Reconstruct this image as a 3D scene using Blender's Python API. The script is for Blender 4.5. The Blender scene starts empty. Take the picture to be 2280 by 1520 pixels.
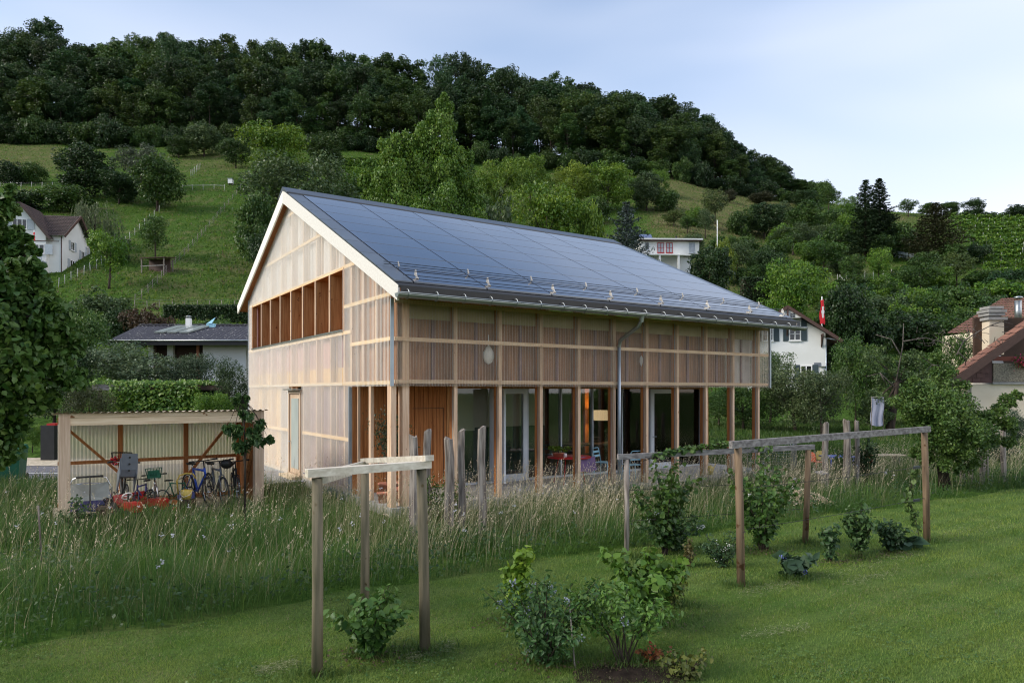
import bpy, math, random
import numpy as np
from mathutils import Vector, Matrix

# ------------------------------------------------------------------ camera, sky, sun, exposure
S = bpy.context.scene
F_PX, HOR, EYE = 1553.0, 871.7, 2.7           # focal length in photo pixels, horizon row, eye height
cam_d = bpy.data.cameras.new('camera'); cam = bpy.data.objects.new('camera', cam_d)
S.collection.objects.link(cam); S.camera = cam
cam.location = (0, 0, EYE); cam.rotation_euler = (math.radians(90), 0, 0)
cam_d.sensor_width = 36; cam_d.lens = F_PX / 2280 * 36
cam_d.shift_y = (HOR - 760) / 2280
cam_d.clip_start = 0.1; cam_d.clip_end = 6000

SUN_AZ, SUN_EL = math.radians(-105), math.radians(34)      # azimuth from +Y, clockwise positive
W = bpy.data.worlds.new('World'); S.world = W; W.use_nodes = True
wn = W.node_tree; wn.nodes.clear()
def wnode(t, **k):
    n = wn.nodes.new(t)
    for a, b in k.items(): setattr(n, a, b)
    return n
sky = wnode('ShaderNodeTexSky', sky_type='NISHITA', sun_disc=False)
sky.sun_elevation = SUN_EL; sky.sun_rotation = -SUN_AZ; sky.air_density = 1.0; sky.dust_density = 1.2; sky.ozone_density = 1.3
tc = wnode('ShaderNodeTexCoord')
mp = wnode('ShaderNodeMapping'); mp.inputs['Scale'].default_value = (1.0, 1.0, 3.4); mp.inputs['Rotation'].default_value = (0.12, 0.25, 0.6)
wn.links.new(tc.outputs['Generated'], mp.inputs['Vector'])
nz = wnode('ShaderNodeTexNoise'); nz.inputs['Scale'].default_value = 1.25; nz.inputs['Detail'].default_value = 3; nz.inputs['Roughness'].default_value = 0.42
nz.inputs['Distortion'].default_value = 0.4
wn.links.new(mp.outputs['Vector'], nz.inputs['Vector'])
cr = wnode('ShaderNodeMapRange'); cr.inputs['From Min'].default_value = 0.32; cr.inputs['From Max'].default_value = 0.72
cr.inputs['To Min'].default_value = -0.1; cr.inputs['To Max'].default_value = 0.62
wn.links.new(nz.outputs['Fac'], cr.inputs['Value'])
sep = wnode('ShaderNodeSeparateXYZ'); wn.links.new(tc.outputs['Generated'], sep.inputs[0])      # haze whitens the sky towards the horizon all round
hz_ = wnode('ShaderNodeMapRange'); hz_.inputs['From Min'].default_value = 0.05; hz_.inputs['From Max'].default_value = 0.55; hz_.inputs['To Min'].default_value = 0.55; hz_.inputs['To Max'].default_value = 0.0
wn.links.new(sep.outputs['Z'], hz_.inputs['Value'])
vs_ = wnode('ShaderNodeMath', operation='ADD', use_clamp=True); wn.links.new(cr.outputs['Result'], vs_.inputs[0]); wn.links.new(hz_.outputs[0], vs_.inputs[1])
bw = wnode('ShaderNodeMix', data_type='RGBA')
# thin high cloud veil: the sky's own light scattered to a pale white
hs = wnode('ShaderNodeHueSaturation'); hs.inputs['Saturation'].default_value = 1.0; hs.inputs['Value'].default_value = 1.1
wn.links.new(sky.outputs['Color'], hs.inputs['Color'])
wn.links.new(vs_.outputs[0], bw.inputs['Factor'])
wn.links.new(hs.outputs['Color'], bw.inputs['A'])
bw.inputs['B'].default_value = (4.35, 4.6, 5.2, 1)
bg = wnode('ShaderNodeBackground'); bg.inputs['Strength'].default_value = 0.11
wo = wnode('ShaderNodeOutputWorld')
wn.links.new(bw.outputs['Result'], bg.inputs['Color']); wn.links.new(bg.outputs['Background'], wo.inputs['Surface'])

sun_d = bpy.data.lights.new('sun', 'SUN'); sun = bpy.data.objects.new('sun', sun_d); S.collection.objects.link(sun)
sun_d.energy = 2.0; sun_d.angle = math.radians(24); sun_d.color = (1.0, 0.93, 0.82)
sdir = Vector((math.sin(SUN_AZ) * math.cos(SUN_EL), math.cos(SUN_AZ) * math.cos(SUN_EL), math.sin(SUN_EL)))
sun.rotation_euler = sdir.to_track_quat('Z', 'Y').to_euler(); sun.location = sdir * 50

S.view_settings.view_transform = 'Standard'; S.view_settings.look = 'None'
S.view_settings.exposure = 1.05; S.view_settings.gamma = 1.0; S.view_settings.use_curve_mapping = False
S.render.engine = 'CYCLES'
cy = S.cycles
cy.use_denoising = True
try: cy.denoiser = 'OPENIMAGEDENOISE'
except Exception: pass
cy.max_bounces = 7; cy.diffuse_bounces = 3; cy.glossy_bounces = 3; cy.transmission_bounces = 4; cy.transparent_max_bounces = 14
cy.caustics_reflective = False; cy.caustics_refractive = False; cy.sample_clamp_indirect = 4.0
cy.use_adaptive_sampling = True; cy.adaptive_threshold = 0.006
cy.filter_width = 1.15

# ------------------------------------------------------------------ helpers
COL = S.collection
rnd = random.Random(11)
def srgb(r, g, b):
    f = lambda c: ((c / 255 + 0.055) / 1.055) ** 2.4 if c / 255 > 0.04045 else c / 255 / 12.92
    return (f(r), f(g), f(b))

def tag(o, label=None, cat=None, group=None, kind=None):
    if label: o['label'] = label
    if cat: o['category'] = cat
    if group: o['group'] = group
    if kind: o['kind'] = kind
    return o
def empty(name, loc=(0, 0, 0), rz=0.0, parent=None):
    o = bpy.data.objects.new(name, None); COL.objects.link(o); o.location = loc; o.rotation_euler = (0, 0, rz); o.parent = parent
    o.empty_display_size = 0.2
    return o
def link(name, me, parent=None, loc=(0, 0, 0), rot=(0, 0, 0), scale=(1, 1, 1), color=None):
    o = bpy.data.objects.new(name, me); COL.objects.link(o); o.parent = parent
    o.location = loc; o.rotation_euler = rot; o.scale = scale
    if color: o.color = (*color, 1)
    return o
def copy_tree(o, parent=None):
    c = o.copy(); COL.objects.link(c); c.parent = parent
    for ch in o.children: copy_tree(ch, c)
    return c

class MB:
    """collects shapes, then builds one mesh object"""
    def __init__(s): s.v = []; s.f = []; s.m = []; s.sm = []
    def add(s, v, f, mi=0, smooth=False):
        b = len(s.v); s.v += [tuple(p) for p in v]
        for q in f: s.f.append(tuple(i + b for i in q)); s.m.append(mi); s.sm.append(smooth)
        return s
    def box(s, x0, x1, y0, y1, z0, z1, mi=0):
        v = [(x0, y0, z0), (x1, y0, z0), (x1, y1, z0), (x0, y1, z0), (x0, y0, z1), (x1, y0, z1), (x1, y1, z1), (x0, y1, z1)]
        return s.add(v, [(0, 3, 2, 1), (4, 5, 6, 7), (0, 1, 5, 4), (1, 2, 6, 5), (2, 3, 7, 6), (3, 0, 4, 7)], mi)
    def beam(s, p, q, w, h, mi=0, up=(0, 0, 1), ext=0.0):
        """rectangular bar from p to q, w sideways, h along up"""
        p = Vector(p); q = Vector(q); d = (q - p).normalized(); u = Vector(up); sx = d.cross(u)
        if sx.length < 1e-5: sx = d.cross(Vector((1, 0, 0)))
        sx.normalize(); u = sx.cross(d).normalized(); p = p - d * ext; q = q + d * ext
        v = []
        for e in (p, q):
            for a, b in ((-1, -1), (1, -1), (1, 1), (-1, 1)): v.append(e + sx * (a * w / 2) + u * (b * h / 2))
        return s.add(v, [(3, 2, 1, 0), (4, 5, 6, 7), (0, 1, 5, 4), (1, 2, 6, 5), (2, 3, 7, 6), (3, 0, 4, 7)], mi)
    def tube(s, pts, rad, n=8, mi=0, smooth=True, cap=True):
        pts = [Vector(p) for p in pts]
        if not hasattr(rad, '__len__'): rad = [rad] * len(pts)
        v = []; f = []; ref = Vector((0.31, 0.17, 0.93))
        for i, p in enumerate(pts):
            d = (pts[min(i + 1, len(pts) - 1)] - pts[max(i - 1, 0)]).normalized()
            a = d.cross(ref)
            if a.length < 0.05: a = d.cross(Vector((1, 0, 0)))
            a.normalize(); b = d.cross(a)
            for k in range(n):
                t = 2 * math.pi * k / n; v.append(p + (a * math.cos(t) + b * math.sin(t)) * rad[i])
        for i in range(len(pts) - 1):
            for k in range(n):
                k2 = (k + 1) % n; f.append((i * n + k, i * n + k2, (i + 1) * n + k2, (i + 1) * n + k))
        s.add(v, f, mi, smooth)
        if cap:
            b = len(s.v) - len(v)
            s.f.append(tuple(b + k for k in range(n))[::-1]); s.m.append(mi); s.sm.append(False)
            s.f.append(tuple(b + (len(pts) - 1) * n + k for k in range(n))); s.m.append(mi); s.sm.append(False)
        return s
    def torus(s, c, ax, R, r, n=20, m=6, mi=0, a0=0, a1=2 * math.pi):
        c = Vector(c); ax = Vector(ax).normalized(); u = ax.cross(Vector((0.3, 0.2, 0.9))).normalized(); w = ax.cross(u)
        full = a1 - a0 > 6.28; pts = n if full else n + 1; v = []; f = []
        for i in range(pts):
            t = a0 + (a1 - a0) * i / n; d = u * math.cos(t) + w * math.sin(t)
            for k in range(m):
                q = 2 * math.pi * k / m; v.append(c + d * (R + r * math.cos(q)) + ax * (r * math.sin(q)))
        for i in range(n):
            j = (i + 1) % pts
            for k in range(m): f.append((i * m + k, j * m + k, j * m + (k + 1) % m, i * m + (k + 1) % m))
        return s.add(v, f, mi, True)
    def lathe(s, prof, c=(0, 0, 0), n=16, mi=0, smooth=True, sx=1, sy=1):
        v = []; f = []
        for r, z in prof:
            for k in range(n):
                t = 2 * math.pi * k / n; v.append((c[0] + r * math.cos(t) * sx, c[1] + r * math.sin(t) * sy, c[2] + z))
        for i in range(len(prof) - 1):
            for k in range(n): f.append((i * n + k, i * n + (k + 1) % n, (i + 1) * n + (k + 1) % n, (i + 1) * n + k))
        return s.add(v, f, mi, smooth)
    def prism(s, poly, d, mi=0):
        """polygon (3-d points) extruded by vector d"""
        n = len(poly); d = Vector(d); v = [Vector(p) for p in poly] + [Vector(p) + d for p in poly]
        f = [tuple(range(n))[::-1], tuple(range(n, 2 * n))] + [(i, (i + 1) % n, n + (i + 1) % n, n + i) for i in range(n)]
        return s.add(v, f, mi)
    def mesh(s, name, mats):
        me = bpy.data.meshes.new(name); me.from_pydata(s.v, [], s.f)
        for m in (mats if isinstance(mats, (list, tuple)) else [mats]): me.materials.append(m)
        me.polygons.foreach_set('material_index', s.m); me.polygons.foreach_set('use_smooth', s.sm); me.update()
        return me
    def build(s, name, mats, parent=None, loc=(0, 0, 0), rot=(0, 0, 0), color=None):
        return link(name, s.mesh(name, mats), parent, loc, rot, (1, 1, 1), color)

def np_mesh(name, V, Fq, mat, var=None, smooth=False):
    """big mesh from arrays; Fq is (n,k) with k = 3 or 4; var = per-vertex float attribute"""
    V = np.asarray(V, np.float32); Fq = np.asarray(Fq, np.int32); n, k = Fq.shape
    me = bpy.data.meshes.new(name)
    me.vertices.add(len(V)); me.vertices.foreach_set('co', V.ravel())
    me.loops.add(n * k); me.loops.foreach_set('vertex_index', Fq.ravel())
    me.polygons.add(n); me.polygons.foreach_set('loop_start', np.arange(n, dtype=np.int32) * k)
    me.polygons.foreach_set('loop_total', np.full(n, k, np.int32))
    if smooth: me.polygons.foreach_set('use_smooth', np.ones(n, bool))
    if var is not None:
        at = me.attributes.new('var', 'FLOAT', 'POINT'); at.data.foreach_set('value', np.asarray(var, np.float32))
    me.materials.append(mat); me.update(calc_edges=True); me.validate()
    return me

# ------------------------------------------------------------------ materials
def new_mat(name):
    m = bpy.data.materials.new(name); m.use_nodes = True; nt = m.node_tree; nt.nodes.clear()
    out = nt.nodes.new('ShaderNodeOutputMaterial'); return m, nt, out
def N(nt, t, **k):
    n = nt.nodes.new(t)
    for a, b in k.items():
        if a.startswith('i_'): n.inputs[a[2:].replace('_', ' ')].default_value = b
        else: setattr(n, a, b)
    return n
def mat(name, c1, c2=None, scale=(8, 8, 8), rough=0.6, bump=0.0, metal=0.0, spec=0.4, detail=4, lo=0.35, hi=0.65, dist=0.0, c3=None, s3=30.0, t3=0.68, bs=None):
    """principled surface, two colours mixed by (stretched) noise, optional third colour as spots"""
    m, nt, out = new_mat(name); L = nt.links.new
    p = N(nt, 'ShaderNodeBsdfPrincipled'); p.inputs['Roughness'].default_value = rough; p.inputs['Metallic'].default_value = metal
    p.inputs['Specular IOR Level'].default_value = spec; L(p.outputs[0], out.inputs[0])
    if c2 is None:
        c2 = tuple(x * 0.8 for x in c1)
    t = N(nt, 'ShaderNodeTexCoord'); mpn = N(nt, 'ShaderNodeMapping'); mpn.inputs['Scale'].default_value = scale
    oi = N(nt, 'ShaderNodeObjectInfo'); va = N(nt, 'ShaderNodeVectorMath', operation='MULTIPLY_ADD')
    va.inputs[1].default_value = (1, 1, 1)
    cb = N(nt, 'ShaderNodeCombineXYZ'); mu = N(nt, 'ShaderNodeMath', operation='MULTIPLY'); mu.inputs[1].default_value = 37.0
    L(oi.outputs['Random'], mu.inputs[0])
    for i in range(3): L(mu.outputs[0], cb.inputs[i])
    L(t.outputs['Object'], va.inputs[0]); L(cb.outputs[0], va.inputs[2]); L(va.outputs[0], mpn.inputs['Vector'])
    no = N(nt, 'ShaderNodeTexNoise'); no.inputs['Scale'].default_value = 1; no.inputs['Detail'].default_value = detail; no.inputs['Distortion'].default_value = dist
    L(mpn.outputs[0], no.inputs['Vector'])
    mr = N(nt, 'ShaderNodeMapRange'); mr.inputs['From Min'].default_value = lo; mr.inputs['From Max'].default_value = hi; L(no.outputs['Fac'], mr.inputs['Value'])
    mx = N(nt, 'ShaderNodeMix', data_type='RGBA'); mx.inputs['A'].default_value = (*c1, 1); mx.inputs['B'].default_value = (*c2, 1); L(mr.outputs[0], mx.inputs['Factor'])
    # each object a little lighter or darker than its neighbours
    hv = N(nt, 'ShaderNodeHueSaturation'); vr = N(nt, 'ShaderNodeMapRange'); vr.inputs['To Min'].default_value = 0.88; vr.inputs['To Max'].default_value = 1.12
    L(oi.outputs['Random'], vr.inputs['Value']); L(vr.outputs[0], hv.inputs['Value']); L(mx.outputs['Result'], hv.inputs['Color'])
    col = hv.outputs[0]
    if c3 is not None:
        n3 = N(nt, 'ShaderNodeTexNoise'); n3.inputs['Scale'].default_value = s3; n3.inputs['Detail'].default_value = 2; L(va.outputs[0], n3.inputs['Vector'])
        g3 = N(nt, 'ShaderNodeMapRange'); g3.inputs['From Min'].default_value = t3; g3.inputs['From Max'].default_value = t3 + 0.04; L(n3.outputs['Fac'], g3.inputs['Value'])
        m3 = N(nt, 'ShaderNodeMix', data_type='RGBA'); m3.inputs['B'].default_value = (*c3, 1); L(g3.outputs[0], m3.inputs['Factor']); L(col, m3.inputs['A'])
        col = m3.outputs['Result']
    L(col, p.inputs['Base Color'])
    if bump:
        b = N(nt, 'ShaderNodeBump'); b.inputs['Strength'].default_value = bump; b.inputs['Distance'].default_value = bs or 0.02; L(no.outputs['Fac'], b.inputs['Height']); L(b.outputs[0], p.inputs['Normal'])
    return m

def leaf_mat(name, trans=0.24, rough=0.5, spec=0.35, vlo=0.62, vhi=1.4, noise=0.25):
    """foliage: colour from the object, each leaf varied by its 'var' attribute, partly translucent"""
    m, nt, out = new_mat(name); L = nt.links.new
    oi = N(nt, 'ShaderNodeObjectInfo'); at = N(nt, 'ShaderNodeAttribute', attribute_name='var')
    vr = N(nt, 'ShaderNodeMapRange'); vr.inputs['To Min'].default_value = vlo; vr.inputs['To Max'].default_value = vhi; L(at.outputs['Fac'], vr.inputs['Value'])
    hu = N(nt, 'ShaderNodeMapRange'); hu.inputs['To Min'].default_value = 0.53; hu.inputs['To Max'].default_value = 0.475; L(at.outputs['Fac'], hu.inputs['Value'])
    ov = N(nt, 'ShaderNodeMapRange'); ov.inputs['To Min'].default_value = 0.85; ov.inputs['To Max'].default_value = 1.15; L(oi.outputs['Random'], ov.inputs['Value'])
    mu = N(nt, 'ShaderNodeMath', operation='MULTIPLY'); L(vr.outputs[0], mu.inputs[0]); L(ov.outputs[0], mu.inputs[1])
    hs = N(nt, 'ShaderNodeHueSaturation'); L(oi.outputs['Color'], hs.inputs['Color']); L(mu.outputs[0], hs.inputs['Value']); L(hu.outputs[0], hs.inputs['Hue'])
    p = N(nt, 'ShaderNodeBsdfPrincipled'); p.inputs['Roughness'].default_value = rough; p.inputs['Specular IOR Level'].default_value = spec
    L(hs.outputs[0], p.inputs['Base Color'])
    tr = N(nt, 'ShaderNodeBsdfTranslucent'); h2 = N(nt, 'ShaderNodeHueSaturation'); h2.inputs['Hue'].default_value = 0.485; h2.inputs['Value'].default_value = 1.25
    L(hs.outputs[0], h2.inputs['Color']); L(h2.outputs[0], tr.inputs['Color'])
    mx = N(nt, 'ShaderNodeMixShader'); mx.inputs[0].default_value = trans; L(p.outputs[0], mx.inputs[1]); L(tr.outputs[0], mx.inputs[2]); L(mx.outputs[0], out.inputs[0])
    return m
def sheet_mat(name, tint, fac, rough=0.35, mottle=0.15, fres=1.2):
    """translucent ribbed plastic: part see-through, part milky"""
    m, nt, out = new_mat(name); L = nt.links.new
    tr = N(nt, 'ShaderNodeBsdfTransparent'); tr.inputs['Color'].default_value = (0.95, 0.95, 0.93, 1)
    p = N(nt, 'ShaderNodeBsdfPrincipled'); p.inputs['Base Color'].default_value = (*tint, 1); p.inputs['Roughness'].default_value = rough; p.inputs['Specular IOR Level'].default_value = 0.5
    tl = N(nt, 'ShaderNodeBsdfTranslucent'); tl.inputs['Color'].default_value = (*tint, 1)
    a = N(nt, 'ShaderNodeMixShader'); a.inputs[0].default_value = 0.35; L(p.outputs[0], a.inputs[1]); L(tl.outputs[0], a.inputs[2])
    t = N(nt, 'ShaderNodeTexCoord'); no = N(nt, 'ShaderNodeTexNoise'); no.inputs['Scale'].default_value = 3; no.inputs['Detail'].default_value = 6; L(t.outputs['Object'], no.inputs['Vector'])
    mr = N(nt, 'ShaderNodeMapRange'); mr.inputs['To Min'].default_value = fac - mottle / 2; mr.inputs['To Max'].default_value = fac + mottle / 2; L(no.outputs['Fac'], mr.inputs['Value'])
    fz = N(nt, 'ShaderNodeFresnel'); fz.inputs['IOR'].default_value = 1.55            # ribs turned edge-on hold more milk and mirror more
    fm = N(nt, 'ShaderNodeMath', operation='MULTIPLY_ADD'); fm.inputs[1].default_value = fres; L(fz.outputs[0], fm.inputs[0]); L(mr.outputs[0], fm.inputs[2]); fm.use_clamp = True
    b = N(nt, 'ShaderNodeMixShader'); L(fm.outputs[0], b.inputs[0]); L(tr.outputs[0], b.inputs[1]); L(a.outputs[0], b.inputs[2]); L(b.outputs[0], out.inputs[0])
    return m
def glass_mat(name, tint=(0.9, 0.94, 0.93), refl=0.12):
    m, nt, out = new_mat(name); L = nt.links.new
    tr = N(nt, 'ShaderNodeBsdfTransparent'); tr.inputs['Color'].default_value = (*tint, 1)
    g = N(nt, 'ShaderNodeBsdfGlossy'); g.inputs['Roughness'].default_value = 0.02
    fr = N(nt, 'ShaderNodeFresnel'); fr.inputs['IOR'].default_value = 1.5
    ad = N(nt, 'ShaderNodeMath', operation='ADD'); ad.inputs[1].default_value = refl * 0.4; L(fr.outputs[0], ad.inputs[0])
    x = N(nt, 'ShaderNodeMixShader'); L(ad.outputs[0], x.inputs[0]); L(tr.outputs[0], x.inputs[1]); L(g.outputs[0], x.inputs[2]); L(x.outputs[0], out.inputs[0])
    return m

M = {}
M['leaf'] = leaf_mat('leaf', noise=0.2)
M['needle'] = leaf_mat('needle', trans=0.12, rough=0.6, spec=0.2)
M['blade'] = leaf_mat('blade', trans=0.35, rough=0.55, spec=0.25, vlo=0.6, vhi=1.35)
M['petal'] = leaf_mat('petal', trans=0.25, rough=0.6, spec=0.1, vlo=0.9, vhi=1.05)
M['bark'] = mat('bark', (0.075, 0.058, 0.045), (0.03, 0.024, 0.02), (9, 9, 2.5), 0.9, 0.6, spec=0.1)
M['bark_grey'] = mat('bark_grey', (0.17, 0.15, 0.13), (0.06, 0.052, 0.046), (14, 14, 4), 0.9, 0.6, spec=0.1)
M['larch_v'] = mat('larch_v', srgb(200, 148, 98), srgb(172, 116, 70), (26, 26, 1.6), 0.6, 0.15, spec=0.25, c3=srgb(120, 70, 38), s3=9, t3=0.70)
M['larch_dark'] = mat('larch_dark', srgb(188, 124, 72), srgb(158, 98, 54), (26, 26, 1.6), 0.6, 0.15, spec=0.25, c3=srgb(120, 66, 34), s3=9, t3=0.7)
M['spruce_v'] = mat('spruce_v', srgb(216, 188, 160), srgb(190, 156, 128), (24, 24, 1.5), 0.62, 0.12, spec=0.25, c3=srgb(120, 76, 46), s3=7, t3=0.71)
M['spruce_h'] = mat('spruce_h', srgb(222, 198, 170), srgb(202, 172, 142), (1.5, 24, 24), 0.62, 0.12, spec=0.25, c3=srgb(130, 86, 52), s3=7, t3=0.71)
M['pale_h'] = mat('pale_h', srgb(214, 196, 168), srgb(190, 168, 138), (1.4, 20, 20), 0.65, 0.12, spec=0.2, c3=srgb(120, 84, 54), s3=5.5, t3=0.69)
M['pale_v'] = mat('pale_v', srgb(206, 184, 160), srgb(180, 154, 130), (20, 20, 1.4), 0.65, 0.12, spec=0.2, c3=srgb(120, 84, 54), s3=5.5, t3=0.69)
M['plank_new'] = mat('plank_new', srgb(210, 202, 188), srgb(182, 172, 156), (1.4, 20, 20), 0.65, 0.12, spec=0.2, c3=srgb(130, 96, 66), s3=5.5, t3=0.69)
M['white_board'] = mat('white_board', srgb(238, 234, 226), srgb(226, 220, 210), (2, 20, 20), 0.5, 0.05)
M['ply'] = mat('ply', srgb(226, 190, 138), srgb(206, 164, 108), (3, 3, 1.2), 0.65, 0.05)
M['membrane'] = mat('membrane', srgb(214, 208, 206), srgb(190, 182, 180), (3, 3, 1.0), 0.7)
M['pink'] = mat('pink', srgb(196, 156, 150), srgb(176, 134, 132), (2, 2, 0.9), 0.8)
M['mauve'] = mat('mauve', srgb(150, 120, 122), srgb(122, 96, 100), (4, 4, 1), 0.8)
M['brown_wall'] = mat('brown_wall', srgb(170, 122, 86), srgb(126, 86, 60), (30, 30, 1.2), 0.75)
M['blind'] = mat('blind', srgb(176, 166, 128), srgb(160, 150, 112), (3, 3, 3), 0.8)
M['sheet_gable'] = sheet_mat('sheet_gable', (0.95, 0.92, 0.87), 0.10, fres=0.5)
M['sheet_long'] = sheet_mat('sheet_long', (0.86, 0.76, 0.64), 0.14, fres=1.3)
M['sheet_shed'] = sheet_mat('sheet_shed', (0.84, 0.77, 0.62), 0.62)
M['alu'] = mat('alu', (0.38, 0.43, 0.48), (0.32, 0.37, 0.42), (3, 3, 3), 0.4, metal=0.5)
M['zinc'] = mat('zinc', (0.42, 0.44, 0.44), (0.33, 0.35, 0.35), (2, 9, 9), 0.38, metal=0.85)
M['steel_bright'] = mat('steel_bright', (0.48, 0.46, 0.42), (0.36, 0.34, 0.31), (5, 5, 5), 0.4, metal=0.5)
M['dark_metal'] = mat('dark_metal', (0.035, 0.042, 0.052), (0.028, 0.033, 0.042), (2, 2, 2), 0.32, spec=0.5)
M['verge_metal'] = mat('verge_metal', (0.07, 0.085, 0.105), (0.058, 0.07, 0.09), (1.5, 1.5, 1.5), 0.3, spec=0.6)
M['pv'] = mat('pv', (0.032, 0.036, 0.052), (0.025, 0.029, 0.042), (0.8, 0.8, 0.8), 0.08, spec=1.0)
for n_ in M['pv'].node_tree.nodes:
    if n_.type == 'BSDF_PRINCIPLED': n_.inputs['Coat Weight'].default_value = 0.28; n_.inputs['Coat Tint'].default_value = (0.9, 0.94, 1.0, 1); n_.inputs['Specular Tint'].default_value = (0.86, 0.92, 1.0, 1); n_.inputs['Coat IOR'].default_value = 1.6; n_.inputs['Coat Roughness'].default_value = 0.04
M['concrete'] = mat('concrete', (0.36, 0.35, 0.33), (0.27, 0.26, 0.25), (4, 4, 4), 0.85, 0.1)
M['door_white'] = mat('door_white', srgb(214, 219, 224), srgb(204, 210, 216), (3, 3, 3), 0.4)
M['frame_grey'] = mat('frame_grey', srgb(176, 182, 188), srgb(166, 172, 178), (3, 3, 3), 0.4)
M['glass'] = glass_mat('glass', (0.86, 0.90, 0.89), 0.02)
M['dark_glass'] = mat('dark_glass', (0.02, 0.022, 0.025), (0.012, 0.014, 0.016), (2, 2, 2), 0.05, spec=0.8)
M['black'] = mat('black', (0.018, 0.018, 0.018), (0.012, 0.012, 0.012), (5, 5, 5), 0.5)
M['rubber'] = mat('rubber', (0.022, 0.022, 0.022), (0.03, 0.03, 0.03), (5, 5, 5), 0.75)
M['white'] = mat('white', (0.78, 0.78, 0.76), (0.70, 0.70, 0.68), (1, 1, 1), 0.6)
M['plaster'] = mat('plaster', (0.80, 0.80, 0.78), (0.70, 0.70, 0.67), (0.35, 0.35, 0.5), 0.85, 0.05)
M['cream'] = mat('cream', srgb(222, 208, 186), srgb(212, 196, 172), (0.5, 0.5, 0.5), 0.85)
M['weathered'] = mat('weathered', srgb(150, 142, 134), srgb(92, 84, 78), (22, 22, 2.2), 0.85, 0.7, spec=0.1, bs=0.03)
M['weathered_h'] = mat('weathered_h', srgb(152, 148, 146), srgb(108, 103, 102), (2.2, 22, 22), 0.85, 0.5, spec=0.1)
M['pole'] = mat('pole', srgb(122, 112, 94), srgb(86, 82, 66), (18, 18, 1.5), 0.8, 0.4, spec=0.15, c3=srgb(84, 74, 50), s3=6, t3=0.66)
M['pole_brown'] = mat('pole_brown', srgb(130, 110, 88), srgb(94, 78, 62), (18, 18, 1.5), 0.8, 0.4, spec=0.15, c3=srgb(84, 60, 40), s3=6, t3=0.66)
M['terracotta'] = mat('terracotta', srgb(196, 130, 104), srgb(170, 108, 86), (5, 5, 5), 0.8)
M['soil'] = mat('soil', (0.020, 0.015, 0.012), (0.038, 0.028, 0.022), (9, 9, 9), 0.95, 0.8, spec=0.05, bs=0.05)
M['asphalt'] = mat('asphalt', (0.16, 0.155, 0.17), (0.12, 0.115, 0.125), (3, 3, 3), 0.9, 0.1)
M['gravel'] = mat('gravel', srgb(190, 178, 156), srgb(150, 138, 118), (6, 6, 6), 0.9, 0.2)
def paint(n, c, r=0.4, **k): M[n] = mat(n, c, tuple(x * 0.85 for x in c), (6, 6, 6), r, **k); return M[n]
paint('red', (0.40, 0.022, 0.02)); paint('blue', (0.03, 0.10, 0.52)); paint('navy', (0.07, 0.07, 0.20), 0.8); paint('yellow', (0.55, 0.40, 0.08))
paint('green_plastic', (0.012, 0.10, 0.055), 0.45); paint('grey_plastic', (0.16, 0.18, 0.21), 0.4); paint('lightblue', (0.30, 0.56, 0.68)); paint('orange', (0.72, 0.12, 0.03))
paint('chrome', (0.6, 0.6, 0.6), 0.2, metal=0.9); paint('grey_net', (0.34, 0.36, 0.33), 0.8); paint('shutter', srgb(176, 184, 190), 0.6); paint('shutter_dark', (0.045, 0.07, 0.08), 0.6)
paint('flag_red', (0.62, 0.02, 0.03), 0.8); paint('lilac', (0.20, 0.13, 0.25), 0.9); paint('brown', (0.085, 0.046, 0.036), 0.7); paint('dark_wood', (0.06, 0.034, 0.022), 0.8)
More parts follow.
